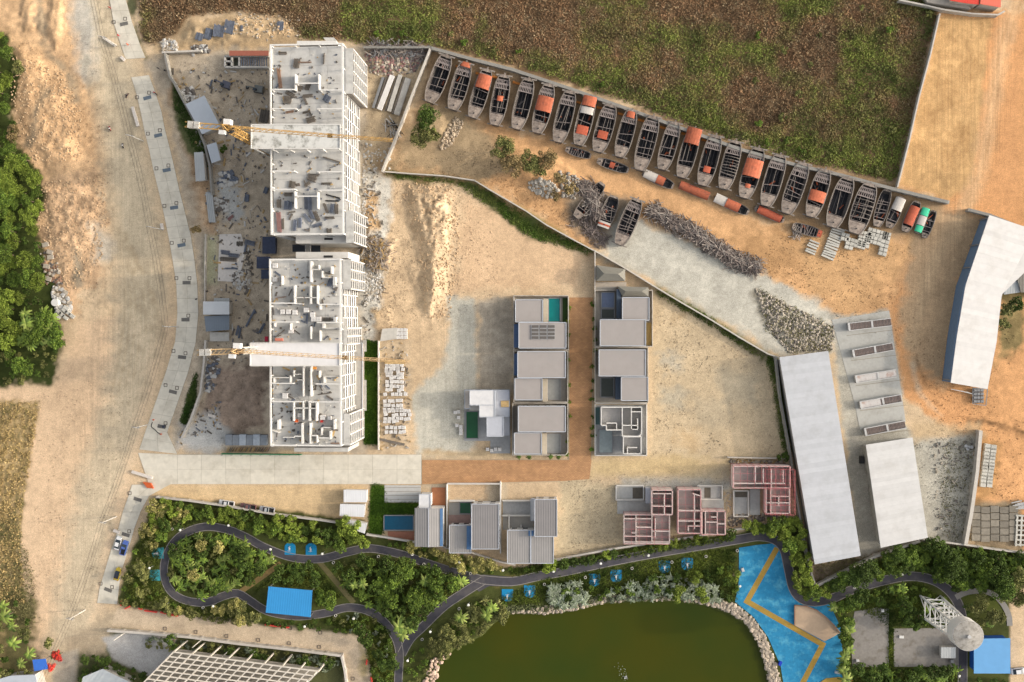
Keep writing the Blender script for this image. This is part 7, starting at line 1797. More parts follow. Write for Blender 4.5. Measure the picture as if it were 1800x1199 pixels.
for x, y, s, lab in [(192, 13, shr, 'person in red at the top of the concrete road'), (208, 62, shr, 'person in red halfway between the drains near the top'), (224, 78, sho, 'person in orange by the field edge near the top'), (278, 120, shk, 'person in dark clothes at the yard entrance'), (290, 124, shk, 'second person in dark clothes further into the yard entrance'), (270, 738, sho, 'worker in orange at the upper end of the black hose'), (283, 763, sho, 'worker in orange at the lower end of the black hose'), (345, 526, shk, 'person in dark clothes on the middle concrete road'), (364, 512, shk, 'person standing by the low thin wall')]:
    person(x, y, random.uniform(0, 360), s, lab)
m = MB(); hp = [P(x, y, 0.12) for x, y in smooth_line([(268, 742), (266, 750), (272, 755), (278, 761), (284, 764)], 2)]
for a, b in zip(hp[:-1], hp[1:]): m.cyl(a, b, 0.12, 6)
tag(m.build('hose', dark_in), 'black hose lying between the two orange workers', 'hose')
small_box(287, 750, 5, 5, 0.1, 1.2, cark, 'black machine on a grate near the orange workers', 'pump', 'pump')

# ---------------------------------------------------------------- drains and manholes
grm = mat('drain_grate', C(122, 118, 112), var=0.1, rnd=0.1); grb = mat('drain_grate_blue', C(116, 128, 138), var=0.1)
def grate(x, y, ang, m_, label):
    p = P(x, y, 0.12); t = thing('drain_grate', label, 'grate', (p.x, p.y, 0.1), math.radians(ang), 'drain grates in the concrete road')
    def local(mb, nm, mt):
        me = bpy.data.meshes.new(nm); me.from_pydata(mb.v, [], mb.f); me.materials.append(mt); o = bpy.data.objects.new(nm, me); col.objects.link(o); o.parent = t
    local(MB().box((0, 0, 0.02), (2.7, 1.15, 0.05)), 'frame', m_)
    for i in range(9): local(MB().box((-1.15+i*0.29, 0, 0.055), (0.2, 0.95, 0.03)), 'grate_bar', m_)
for x, y, a in [(218, 42, 12), (259, 172, 14), (278, 238, 12), (293, 299, 10), (306, 365, 8), (319, 431, 10), (328, 497, 0), (326, 562, 0), (320, 628, -6), (304, 689, -14), (284, 750, -12), (242, 878, -16), (221, 940, -16), (190, 1037, -20)]:
    gi_ = globals().get('gi_', -1)+1; grate(x, y, a, grm if y > 480 or y < 100 else grb, ORD[gi_]+' rectangular drain grate from the top of the concrete road')
mhm = mat('manhole_rim', C(110, 100, 90), var=0.15)
for x, y in [(200, 39), (220, 33), (241, 171), (262, 163), (260, 235), (281, 229), (275, 296), (296, 291), (289, 362), (310, 357), (302, 427), (323, 423), (310, 489), (333, 489), (331, 555), (305, 617), (326, 621), (291, 677), (311, 682), (291, 744), (228, 867), (227, 934), (177, 1026), (197, 1032), (290, 1105), (344, 1111), (398, 1118), (454, 1125), (508, 1131), (561, 1137), (510, 1104), (563, 1112), (620, 1193)]:
    p = P(x, y, 0.12); m = MB(); mi_ = globals().get('mi_', 0)+1
    z = 0.12
    for a, b in (((-.5, -.5), (.5, -.5)), ((.5, -.5), (.5, .5)), ((.5, .5), (-.5, .5)), ((-.5, .5), (-.5, -.5))): m.bar((p.x+a[0], p.y+a[1], z), (p.x+b[0], p.y+b[1], z), 0.2, 0.06)
    lo = y > 1090
    tag(m.build('manhole', mhm), 'square manhole frame in the '+third(x, 290, 620)+' of the beige lane' if lo else 'square manhole frame on the '+('left' if mi_ % 2 else 'right')+' side of the '+third(y, 30, 1033, ('upper', 'middle', 'lower'))+' concrete road', 'manhole', 'manholes in the beige lane' if lo else 'manholes in the concrete road')

# ---------------------------------------------------------------- poles and lamps
polem = mat('pole_concrete', C(206, 200, 188), var=0.08)
def street_pole(bx_, by_, h, label, arm=True, cross=True):
    b = P(bx_, by_); t = thing('utility_pole', label, 'pole', (b.x, b.y, 0))
    MB().cyl((b.x, b.y, 0), (b.x, b.y, h), 0.2, 8, 0.13).build('pole', polem, t)
    if cross:
        for z in (h-0.5, h-1.5): MB().bar((b.x-1.2, b.y+0.2, z), (b.x+1.2, b.y-0.2, z), 0.14).build('crossarm', steel, t)
        for k in (-1, -0.4, 0.4, 1): MB().cyl((b.x+k, b.y-0.2*k, h-0.43), (b.x+k, b.y-0.2*k, h-0.15), 0.07, 6).build('insulator', white_paint, t)
    return Vector((b.x, b.y, h))
PT = [street_pole(205, 80, 10.5, 'utility pole leaning away beside the upper concrete road', 1), street_pole(252, 248, 10.5, 'utility pole between the riders and the upper concrete road'),
      street_pole(287, 404, 10.5, 'utility pole beside the middle stretch of the concrete road'), street_pole(314, 574, 10.5, 'utility pole at the office end of the concrete road'),
      street_pole(262, 746, 10.5, 'utility pole near the orange workers'), street_pole(205, 908, 10.5, 'utility pole above the parked white sedan'), street_pole(150, 1072, 10.5, 'utility pole at the lower end of the dirt road')]
wirem = mat('black_cable', (0.03, 0.03, 0.03, 1), var=0.0)
for k, off in enumerate((-1.0, 0.0, 1.0)):
    m = MB()
    pts_ = [Vector((PT[0].x-12, PT[0].y+50, 10.4))]+PT+[Vector((PT[-1].x-22, PT[-1].y-45, 10.4))]
    for a, b in zip(pts_[:-1], pts_[1:]):
        q = [a.lerp(b, i/8)-Vector((0, 0, 1.2*4*(i/8)*(1-i/8)+0.15)) for i in range(9)]
        for c_, d_ in zip(q[:-1], q[1:]): m.bar(c_+Vector((off, 0, 0)), d_+Vector((off, 0, 0)), 0.05)
    tag(m.build('power_cable', wirem), ('westernmost', 'middle', 'easternmost')[k]+' overhead cable strung between the roadside utility poles', 'cable')
lampm = mat('lamp_globe', C(240, 238, 228), rough=0.3, var=0.0)
def park_lamp(x, y):
    hz = 3.4; b = P(x, y, hz); t = thing('park_lamp', ORD[LN_.index((x, y))]+' white disc-topped park lamp counted from the west', 'lamp', (b.x, b.y, 0), 0, 'white lamps along the park path')
    MB().cyl((b.x, b.y, 0), (b.x, b.y, hz-0.2), 0.08, 6).build('post', steel, t)
    MB().cyl((b.x, b.y, hz-0.2), (b.x, b.y, hz), 0.42, 12, 0.3).build('lamp_head', lampm, t)
LN_ = sorted([(316, 932), (401, 924), (262, 999), (290, 1064), (374, 1066), (475, 966), (566, 974), (644, 959), (724, 975), (807, 989), (884, 1003), (973, 1005), (1056, 991), (1140, 977), (454, 1090), (535, 1102), (621, 1088), (823, 1064), (756, 1111), (679, 1140), (1387, 952), (1502, 1034), (1586, 1010), (1666, 1016), (1301, 1031), (1687, 1189), (716, 1162)])
for x, y in LN_: park_lamp(x, y)
ringm = mat('ring_white', C(216, 212, 200))
RN_ = sorted([(303, 930), (479, 983), (526, 995), (586, 989), (665, 978), (745, 992), (827, 1008), (807, 1070), (590, 1082), (742, 1124), (957, 1027), (1029, 1015), (1111, 999), (1181, 988), (1241, 978), (1296, 968), (357, 1068), (428, 1068), (1562, 1034)])
for x, y in RN_:
    p = P(x, y, 0.3); m = MB()
    for i in range(10):
        a0 = 6.283*i/10; a1 = 6.283*(i+1)/10; m.bar((p.x+.4*math.cos(a0), p.y+.4*math.sin(a0), .3), (p.x+.4*math.cos(a1), p.y+.4*math.sin(a1), .3), 0.12, 0.5)
    tag(m.build('path_light', ringm), ORD[RN_.index((x, y))]+' small ring-shaped ground light from the west beside the park path', 'light', 'ring lights along the park path')
for (x, y, dx, dy, lab) in [(220, 1112, 30, 24, 'white leaning pole with a square frame near the lattice building'), (355, 1124, 18, 22, 'white pole crossing the white wall near the lattice building'), (406, 1140, 16, 22, 'white pole right above the white lattice grid')]:
    t = street_pole(x, y, 8, lab, cross=False)

# ---------------------------------------------------------------- fitness pads, barriers, plaza furniture
padm = mat('fitness_pad_blue', C(24, 140, 190), var=0.08); padt = mat('fitness_pad_teal', C(72, 168, 176), var=0.08); eqm = mat('equipment_grey', C(206, 206, 204), rough=0.4)
for i, (x, y, ang, m_, lab) in enumerate([(278, 972, 90, padt, 'teal fitness pad with equipment at the upper west curve of the path'), (272, 1011, 90, padt, 'empty teal pad at the lower west curve of the path'), (510, 965, 180, padm, 'blue fitness pad below the bright tree, left of a pair'), (547, 966, 180, padm, 'blue fitness pad below the bright tree, right of a pair'),
        (892, 1046, 0, padm, 'blue fitness pad left of the pair by the pond bushes'), (931, 1039, 0, padm, 'blue fitness pad right of the pair by the pond bushes'), (1045, 1019, 0, padm, 'blue fitness pad left of the central pair'), (1083, 1012, 0, padm, 'blue fitness pad right of the central pair'), (1168, 996, 0, padm, 'blue fitness pad left of the pair near the plaza'), (1208, 991, 0, padm, 'blue fitness pad right of the pair near the plaza')]):
    p = P(x, y); t = thing('fitness_pad', lab, 'exercise pad', (p.x, p.y, 0), math.radians(-ang))
    def local(mb, nm, mt):
        me = bpy.data.meshes.new(nm); me.from_pydata(mb.v, [], mb.f); me.materials.append(mt); o = bpy.data.objects.new(nm, me); col.objects.link(o); o.parent = t
    pts = [(-1.8, 1.9), (-1.8, -0.6)]+[(1.8*math.cos(a), -0.6+1.5*math.sin(a)) for a in [math.pi+math.pi*k/8 for k in range(1, 8)]]+[(1.8, -0.6), (1.8, 1.9)]
    local(MB().prism(pts, -0.05, 0.1), 'pad', m_)
    if i != 1:
        local(MB().bar((0, -0.9, 0.1), (0, -0.9, 1.6), 0.14).bar((0, -0.9, 1.5), (0, 0.6, 1.2), 0.12), 'equipment_frame', eqm); local(MB().box((0, -0.2, 0.7), (0.5, 0.7, 0.1)), 'seat', eqm); local(MB().bar((-0.6, 0.4, 1.1), (0.6, 0.4, 1.1), 0.1), 'handlebar', eqm)
barm = mat('barrier_red', C(226, 78, 66), rough=0.5)
for i, (xa, ya, xb, yb, lab) in enumerate([(213, 1056, 213, 1064, 'short red barrier at the corner of the lower road'), (220, 1070, 228, 1066, 'first red barrier piece of the lane edge'), (244, 1069, 250, 1071, 'second red barrier piece of the lane edge'), (254, 1073, 276, 1076, 'red barrier run west of the longest one'), (282, 1076, 312, 1083, 'longest red barrier run along the beige lane'), (466, 1098, 508, 1103, 'red barrier strip below the blue pavilion'), (645, 1160, 644, 1168, 'small red barrier near the lane bend'), (652, 1190, 654, 1199, 'red barrier at the lower edge of the lane')]):
    MBx = MB().bar(P(xa, ya, 0.5), P(xb, yb, 0.5), 0.35, 0.9); tag(MBx.build('barrier', barm), lab, 'barrier')
t = at_root('barrier_stack', 'orange barrier stack on the corner of the concrete road', 'barriers', 259, 852)
for i in range(5): MB().bar(P(252+i*1.5, 848+i*2, 0.5), P(266+i, 850+i*2, 0.7), 0.3, 0.6).build('barrier', orgm, t)
for (xa, ya, xb, yb, lab) in [(232, 829, 268, 840, 'long white road barrier at the junction'), (182, 66, 203, 80, 'pale fallen beam at the top of the road'), (233, 188, 243, 222, 'row of white kerb stones beside the dirt road'), (213, 100, 219, 106, 'white slab beside the dirt road near the top'), (284, 393, 286, 404, 'upright white box by the middle utility pole'), (366, 729, 379, 733, 'thin white pipe on the dark soil'), (200, 932, 210, 936, 'pale barrier above the white sedan')]:
    MBx = MB().bar(P(xa, ya, 0.4), P(xb, yb, 0.4), 0.9, 0.7); tag(MBx.build('road_barrier', mat('barrier_white', C(226, 216, 204))), lab, 'barrier')
for (x, y, a, lab) in [(1756-0, 1004, 0, None)]: pass
for (x, y, m_, lab) in [(1756, 1000, eqm, None)]: pass
small_box(1756-350, 1003, 6, 9, 0, 0.5, eqm, 'white plaza bench near the yellow band', 'bench', 'bench', 0.3) if False else None
small_box(1306+0, 1002, 5, 7, 0.07, 0.5, eqm, 'white bench on the blue plaza beside the yellow band', 'bench', 'bench', 0.3)
small_box(1473, 1183, 10, 4, 0.07, 0.6, eqm, 'white bench at the lower edge of the blue plaza', 'bench', 'bench', -0.2)
small_box(1372, 1167, 5, 8, 0.3, 0.8, mat('navy_plastic', C(24, 62, 190)), 'navy blue object on the pond stones beside the plaza', 'bin', 'bin', -0.4)
small_box(1552, 1074, 5, 5, 0.06, 0.6, white_paint, 'white block at the corner of the western court pad', 'white_block', 'block')
small_box(1508, 1162, 5, 5, 0.06, 0.6, white_paint, 'white block at the lower corner of the western court pad', 'white_block', 'block')
small_box(1585, 1120, 8, 5, 0.06, 0.4, white_paint, 'white frame on the eastern court pad', 'white_rack', 'rack')
small_box(1674, 1163, 6, 6, 0.06, 0.9, steel, 'grey unit at the lower corner of the eastern court pad', 'grey_unit', 'unit')
small_box(1516, 809, 8, 13, 0, 1.2, dark_in, 'black crate beside the short white shed', 'crate', 'crate')
t = at_root('cable_drum', 'white wheels and rims heaped by the thick pale wall', 'wheels', 1703, 786)
for i, (x, y) in enumerate([(1698, 784), (1703, 786), (1708, 786), (1701, 789)]):
    p = P(x, y, 0.3); MB().cyl((p.x, p.y, 0), (p.x, p.y, 0.5), 0.5, 12).build('wheel', rackrim, t)
# blocks and tanks by the left trees
for (x, y, s, lab) in [(96, 532, 14, 'large rounded white tank by the left trees'),]:
    p = P(x, y, 1.6); o = MB().cyl((p.x, p.y, 0), (p.x, p.y, 1.6), 1.4, 20, 1.2).build('tank', white_paint); tag(o, lab, 'tank')
rr = random.Random(4)
for i, (x, y) in enumerate([(103, 548), (108, 553), (114, 558), (113, 546), (119, 550), (125, 555), (116, 541), (101, 556)]):
    p = P(x, y, 1.0); o = MB().box((p.x, p.y, 0.5), (1.9, 1.0, 1.0), -0.6+rr.uniform(-.1, .1)).build('white_block', blk_g); tag(o, 'white slab block stacked by the left trees near the white tank', 'block', 'white blocks by the left trees')
for i, (x, y) in enumerate([(79, 430), (87, 443), (88, 452), (81, 468), (84, 490)]):
    p = P(x, y, 0.8); o = MB().box((p.x, p.y, 0.4), (2.0, 1.4, 0.8), rr.uniform(-.5, .5)).build('scrap_crate', rubl); tag(o, 'pale crate in the rubbish strip by the left trees', 'crate', 'crates in the rubbish strip')

t = at_root('fountain', 'small spraying fountain in the pond at the lower edge of the view', 'fountain', 1100, 1192)
p = P(1100, 1192); MB().cyl((p.x, p.y, -0.7), (p.x, p.y, -0.4), 0.5, 12).build('float', steel, t)
r_ = random.Random(2); m = MB()
for i in range(45):
    f = r_.random(); x = p.x-1.5*f+r_.gauss(0, 0.25+1.0*f); y = p.y+4*f*f+r_.gauss(0, .6); m.ico((x, y, -0.55+3.2*f*(1-f)*2*r_.random()), 0.06+0.05*r_.random(), 0.1, r_)
tag(m.build('spray', mat('water_spray', C(200, 205, 190)), t), kind='stuff')
# ---------------------------------------------------------------- vegetation
leafm = mat('foliage', (1, 1, 1, 1), rough=0.75, var=0.18, scale=0.8, attr=True, rnd=0.28, spec=0.2)
brushm = mat('brush_leaf', (1, 1, 1, 1), rough=0.9, var=0.15, scale=0.5, attr=True, spec=0.1)
barkm = mat('bark', C(120, 104, 84), var=0.2, scale=2)
def leaf_quads(c, size, cols, up=0.5, r=None, long=1.0):
    r = r or rng
    n = len(c)
    nv = r.normal(size=(n, 3)); nv /= np.linalg.norm(nv, axis=1)[:, None]; nv[:, 2] = np.abs(nv[:, 2])+up; nv /= np.linalg.norm(nv, axis=1)[:, None]
    t = r.normal(size=(n, 3)); t -= (t*nv).sum(1)[:, None]*nv; t /= np.linalg.norm(t, axis=1)[:, None]
    b = np.cross(nv, t)
    s = np.broadcast_to(size, (n,))[:, None]
    V = np.stack([c-t*s*long*.5, c+b*s*.32, c+t*s*long*.5, c-b*s*.32], 1).reshape(-1, 3)
    F = np.arange(4*n).reshape(n, 4)
    return V, F, np.repeat(cols, 4, axis=0)
PAL_ = {'dark': [(66, 84, 32), (84, 102, 38), (52, 66, 28)], 'mid': [(86, 106, 40), (110, 128, 46), (66, 84, 34)], 'bright': [(112, 128, 46), (134, 146, 60), (90, 106, 40)],
        'yellow': [(156, 148, 82), (176, 166, 106), (112, 114, 54)], 'silver': [(112, 120, 96), (136, 142, 122), (80, 92, 66)], 'olive': [(106, 108, 58), (132, 130, 76), (80, 84, 46)],
        'brown': [(130, 112, 74), (150, 128, 88), (98, 88, 58)], 'palm': [(110, 126, 54), (136, 146, 74), (80, 98, 44)]}
def pal_cols(k, n, r):
    p = np.array([C(*c)[:3] for c in PAL_[k]]); i = r.choice(3, n, p=[.5, .28, .22]); return p[i]*r.uniform(1.0, 1.7, (n, 1))
def crown_mesh(kind, palk, seed, R=2.4):
    r = np.random.default_rng(seed)
    if kind in ('tree', 'big', 'shrub'):
        k = {'tree': 16, 'big': 26, 'shrub': 9}[kind]; per = {'tree': 76, 'big': 105, 'shrub': 50}[kind]; R = {'tree': 2.4, 'big': 4.0, 'shrub': 1.2}[kind]; zc = {'tree': 3.2, 'big': 5.0, 'shrub': 0.7}[kind]
        C_ = []; cc = []
        for _ in range(k):
            a = r.uniform(0, 6.283); q = R*np.sqrt(r.uniform(0, 1))*0.82*r.uniform(.8, 1.15); z = zc+R*0.55*np.sqrt(max(0, 1-(q/R)**2))*r.uniform(0.2, 1.1)
            br = R*r.uniform(0.22, 0.42); ctr = np.array([q*np.cos(a), q*np.sin(a), z])
            d = r.normal(size=(per, 3)); d /= np.linalg.norm(d, axis=1)[:, None]; d[:, 2] = np.abs(d[:, 2])*0.9-0.25
            C_.append(ctr+d*br*r.uniform(0.6, 1.05, (per, 1))); cc.append(pal_cols(palk, per, r)*r.uniform(0.82, 1.2))
        c = np.concatenate(C_); cols = np.concatenate(cc)
        V, F, K = leaf_quads(c, r.uniform(0.34, 0.62, len(c))*(0.95 if kind == 'big' else 0.9)*(0.8 if kind == 'shrub' else 1), cols, 0.35, r)
    else:                                                     # radiating fronds
        R = {'palm': 2.6, 'spiky': 1.7}[kind]; zc = {'palm': 4.5, 'spiky': 1.6}[kind]; nf = {'palm': 13, 'spiky': 26}[kind]
        Vs = []; Fs = []; Ks = []; n0 = 0
        for i in range(nf):
            a = 6.283*i/nf+r.uniform(-.25, .25); L_ = R*r.uniform(0.75, 1.1); w = (0.42 if kind == 'palm' else 0.26)
            base = np.array([r.normal()*0.5, r.normal()*0.5, 0]) if kind == 'spiky' else np.zeros(3)
            pc = pal_cols(palk, 1, r)[0]; seg = 4
            for s in range(seg+1):
                f = s/seg; x = L_*f; z = zc+0.9*np.sin(f*2.4)*R*0.22-f*f*0.35*R; ww = w*(0.35+1.1*np.sin(min(1, f+0.12)*3.0)*0.6)
                p = base+np.array([x*np.cos(a), x*np.sin(a), z]); v = np.array([-np.sin(a), np.cos(a), 0])*ww
                Vs += [p-v-np.array([0, 0, ww*.4]), p, p+v-np.array([0, 0, ww*.4])]; Ks += [pc*0.9, pc*1.1, pc*0.9]
            for s in range(seg):
                k = n0+3*s; Fs += [(k, k+3, k+4, k+1), (k+1, k+4, k+5, k+2)]
            n0 += 3*(seg+1)
        V = np.array(Vs); F = np.array(Fs); K = np.array(Ks)
    me_o = np_mesh('crown', V, F, leafm, np.clip(K, 0.004, 0.8)); me = me_o.data; bpy.data.objects.remove(me_o)
    return me
def trunk_mesh(kind, seed):
    rr = random.Random(seed); m = MB(); h = {'tree': 3.2, 'big': 5.0, 'shrub': 0.7, 'palm': 4.5, 'spiky': 1.5}[kind]; r0 = {'tree': 0.16, 'big': 0.3, 'shrub': 0.06, 'palm': 0.17, 'spiky': 0.12}[kind]
    m.cyl((0, 0, -0.3), (0, 0, h*0.6), r0, 7, r0*0.7)
    if kind in ('palm', 'spiky'): m.cyl((0, 0, h*0.6), (0, 0, h), r0*0.7, 7, r0*0.6)
    else:
        for k in range(5):
            a = 6.283*k/5+rr.random(); q = h*0.42
            m.cyl((0, 0, h*0.58), (math.cos(a)*q, math.sin(a)*q, h*rr.uniform(0.95, 1.2)), r0*0.6, 6, r0*0.2)
    me = bpy.data.meshes.new('trunk'); me.from_pydata(m.v, [], m.f); me.materials.append(barkm); return me
CRN = {}; TRK = {}
def plant(x, y, kind, palk, s, label, cat, group, name, px=True):
    key = (kind, palk, random.randrange(3))
    if key not in CRN: CRN[key] = crown_mesh(kind, palk, abs(hash(str(key))) % 9999 if False else (len(CRN)+3)*17)
    if kind not in TRK: TRK[kind] = trunk_mesh(kind, 5)
    hh = {'tree': 3.8, 'big': 6.0, 'shrub': 1.0, 'palm': 4.6, 'spiky': 1.7}[kind]*s
    p = P(x, y, hh)
    t = thing(name, label, cat, (p.x, p.y, max(-0.3, ground_z(p.x, p.y))), random.uniform(0, 6.283), group); t.scale = (s, s, s*random.uniform(.85, 1.15))
    for nm, me in (('trunk', TRK[kind]), ('crown', CRN[key])):
        o = bpy.data.objects.new(nm, me); col.objects.link(o); o.parent = t
    return t
def in_poly(x, y, poly): return bool(inside(np.array([x]), np.array([y]), poly)[0])
PATHS_AV = [(smooth_line(MAINP, 10), 10), (smooth_line(LOOPP, 10), 9), ([(706, 1150), (722, 1122), (745, 1100), (780, 1066), (812, 1044), (850, 1020)], 10), ([(420, 1042), (494, 990)], 7), ([(558, 984), (622, 1060)], 7)]
AVB = [(467, 1030, 550, 1086), (1500, 1070, 1562, 1172), (1571, 1105, 1684, 1172), (1700, 1105, 1776, 1190)]
PADS = [(278, 972), (272, 1011), (510, 965), (547, 966), (892, 1046), (931, 1039), (1045, 1019), (1083, 1012), (1168, 996), (1208, 991)]
KD = {'tree': 'round-crowned tree', 'big': 'large tree', 'shrub': 'low shrub', 'palm': 'palm', 'spiky': 'spiky-leaved plant'}
KN = {'tree': 'broadleaf_tree', 'big': 'large_tree', 'shrub': 'shrub', 'palm': 'palm', 'spiky': 'rosette_plant'}
PD = {'dark': 'dark green', 'mid': 'green', 'bright': 'bright green', 'yellow': 'yellow-leaved', 'silver': 'silvery', 'olive': 'olive', 'brown': 'brownish', 'palm': 'yellow-green'}
def place_of(label):
    best = len(label)
    for w in (' in ', ' at ', ' between ', ' inside ', ' along ', ' beside ', ' above ', ' right of ', ' where ', ' below ', ' touching ', ' overhanging ', ' on ', ' behind ', ' enclosed ', ' west of ', ' east of '):
        i = label.find(w)
        if i > 0: best = min(best, i)
    return label[best+1:]
def zone(poly, mix, spacing, label, group, cat='tree', name='park_tree', seed=1, srange=(0.75, 1.15), avoid=True, prob=1.0, nmax=400):
    """mix: list of (kind, palette, weight)"""
    rr = random.Random(seed); random.seed(seed*7+1)
    xs = [p[0] for p in poly]; ys = [p[1] for p in poly]; got = []
    n_try = int((max(xs)-min(xs))*(max(ys)-min(ys))/spacing**2*9)
    for _ in range(n_try):
        if len(got) >= nmax: break
        x = rr.uniform(min(xs), max(xs)); y = rr.uniform(min(ys), max(ys))
        if not in_poly(x, y, poly): continue
        if any((x-a)**2+(y-b)**2 < spacing**2 for a, b in got): continue
        if avoid:
            X = np.array([x]); Y = np.array([y])
            if any(seg_dist(X, Y, q)[0] < w for q, w in PATHS_AV): continue
            if any(a-5 < x < c+5 and b-5 < y < d+5 for a, b, c, d in AVB): continue
            if any((x-a)**2+(y-b)**2 < 15**2 for a, b in PADS): continue
        got.append((x, y))
        if rr.random() > prob: continue
        w = rr.random()*sum(m_[2] for m_ in mix)
        for m_ in mix:
            w -= m_[2]
            if w <= 0: break
        s_ = rr.uniform(*srange); sz = 'small ' if s_ < srange[0]+(srange[1]-srange[0])*0.4 else 'large ' if m_[0] != 'big' else 'spreading '
        w_ = third(x, min(xs), max(xs)) if max(xs)-min(xs) > max(ys)-min(ys) else third(y, min(ys), max(ys), ('upper', 'middle', 'lower'))
        lb = (sz+PD[m_[1]]+' '+KD[m_[0]]+' '+place_of(label)).split()
        lb = ' '.join(lb[:14])+(', '+w_+' part' if len(lb) < 15 else '')
        plant(x, y, m_[0], m_[1], s_, lb, {'tree': 'tree', 'big': 'tree', 'shrub': 'shrub', 'palm': 'palm', 'spiky': 'plant'}[m_[0]], 'like plants: '+lb, 'silver_bush' if m_[1] == 'silver' else KN[m_[0]])
    return got
EXT = lambda poly: poly
zone([(-60, 55), (6, 60), (14, 110), (22, 200), (30, 262), (70, 305), (80, 350), (55, 395), (70, 450), (72, 520), (84, 560), (60, 600), (-60, 600)], [('big', 'bright', 5), ('big', 'mid', 4), ('tree', 'dark', 2)], 18, 'dense leafy tree in the green wood along the left edge', 'trees of the left wood', name='forest_tree', seed=3, srange=(0.5, 0.85), avoid=False)
zone([(30, 545), (88, 550), (88, 600), (40, 610)], [('palm', 'palm', 1)], 15, 'yellow-green palm at the lower end of the left wood', 'palms of the left wood', 'palm', 'palm', 4, (0.9, 1.2), False)
zone([(-60, 600), (108, 580), (100, 640), (84, 668), (-60, 672)], [('shrub', 'olive', 3), ('shrub', 'dark', 3), ('tree', 'mid', 1)], 15, 'olive bush in the corner thicket below the left wood', 'bushes below the left wood', 'bush', 'bush', 5, (0.8, 1.4), False)
zone([(-40, 1050), (30, 1060), (55, 1100), (50, 1199), (-40, 1220)], [('tree', 'olive', 2), ('palm', 'palm', 2), ('shrub', 'dark', 2)], 16, 'tree or palm in the bottom left corner of the view', 'plants of the bottom left corner', seed=6, avoid=False)
zone([(140, 1160), (165, 1145), (260, 1190), (300, 1215), (240, 1220), (150, 1200)], [('tree', 'dark', 3), ('shrub', 'dark', 2)], 13, 'dark tree beside the pale ribbed roof at the lower edge', 'dark trees by the ribbed roof', seed=7, avoid=False, srange=(.6, .95))
zone([(250, 1120), (600, 1158), (604, 1180), (560, 1176), (330, 1143), (305, 1142), (262, 1135)], [('shrub', 'olive', 3), ('shrub', 'silver', 2), ('tree', 'dark', 1)], 10, 'grey-green bush behind the white wall of the lattice building', 'bushes behind the white wall', 'bush', 'bush', 8, (0.7, 1.3), False)
zone([(640, 60), (760, 66), (900, 104), (1100, 168), (1300, 238), (1570, 312), (1560, 290), (1300, 205), (1100, 140), (900, 84), (760, 50)], [('shrub', 'mid', 2), ('shrub', 'olive', 3)], 27, 'shrub in the overgrown field just behind the long grey wall', 'field shrubs', 'shrub', 'shrub', 51, (.7, 1.2), False, 0.8)
zone([(1350, 10), (1640, 10), (1600, 180), (1560, 290), (1400, 240), (1300, 120)], [('shrub', 'olive', 3), ('shrub', 'mid', 1)], 50, 'shrub in the green right half of the overgrown field', 'field shrubs', 'shrub', 'shrub', 52, (.7, 1.2), False)
# park
zone([(278, 882), (330, 888), (400, 898), (480, 912), (560, 922), (640, 945), (640, 958), (600, 962), (555, 950), (500, 950), (450, 930), (410, 916), (360, 912), (320, 922), (285, 945), (262, 920)], [('tree', 'bright', 5), ('tree', 'mid', 4), ('tree', 'dark', 2)], 13, 'leafy green tree in the hedge between the park wall and the dark path', 'hedge trees below the pickups', seed=11, srange=(0.7, 1.05))
zone([(256, 890), (300, 890), (330, 905), (300, 925), (270, 935), (250, 930)], [('tree', 'yellow', 3), ('shrub', 'yellow', 1)], 13, 'yellow-leaved tree at the top left corner of the park', 'yellow trees at the park corner', seed=12, srange=(0.7, 1.0))
zone([(250, 935), (275, 945), (268, 985), (262, 1030), (290, 1058), (350, 1074), (420, 1062), (460, 1085), (400, 1095), (300, 1078), (216, 1060), (212, 1040), (232, 980)], [('tree', 'olive', 4), ('shrub', 'olive', 4), ('tree', 'yellow', 1), ('shrub', 'mid', 2)], 12, 'olive bushy tree between the lower road and the path loop', 'trees west of the path loop', seed=13, srange=(0.65, 1.0))
zone([(300, 960), (330, 940), (390, 940), (430, 955), (468, 975), (480, 990), (440, 1020), (400, 1036), (350, 1048), (310, 1035), (297, 1000)], [('spiky', 'palm', 3), ('spiky', 'mid', 3), ('tree', 'dark', 3), ('shrub', 'olive', 2)], 11, 'spiky green plant inside the oval loop of the dark path', 'plants inside the oval loop', 'plant', 'park_plant', 14, (0.7, 1.15))
for x, y in ((354, 958), (384, 962), (340, 1010)): plant(x, y, 'tree', 'yellow', 0.95, 'pale yellow flowering tree inside the oval path loop', 'tree', 'yellow trees inside the oval loop', 'flowering_tree')
zone([(488, 995), (550, 990), (560, 1020), (550, 1032), (500, 1028), (480, 1020)], [('tree', 'dark', 3), ('spiky', 'mid', 2)], 12, 'dark tree above the blue pavilion roof', 'trees above the pavilion', seed=15, srange=(0.7, 1.0))
zone([(552, 1040), (580, 1050), (590, 1070), (552, 1072)], [('tree', 'mid', 1)], 12, 'green tree right of the blue pavilion roof', 'trees right of the pavilion', seed=16)
zone([(585, 1000), (620, 985), (700, 985), (780, 1005), (830, 1015), (838, 1025), (800, 1040), (760, 1070), (730, 1098), (712, 1100), (690, 1090), (660, 1070), (635, 1058), (610, 1030)], [('spiky', 'mid', 3), ('tree', 'dark', 5), ('tree', 'mid', 3), ('shrub', 'olive', 2), ('palm', 'palm', 1)], 12, 'green plant in the pointed park bed between the two dark paths', 'plants in the pointed bed', 'plant', 'park_plant', 17, (0.7, 1.1), prob=0.92)
zone([(690, 1095), (720, 1095), (722, 1115), (708, 1130), (694, 1118)], [('palm', 'palm', 1)], 12, 'pale palm in the fork where the dark paths meet', 'palms in the path fork', 'palm', 'palm', 18, (0.85, 1.1))
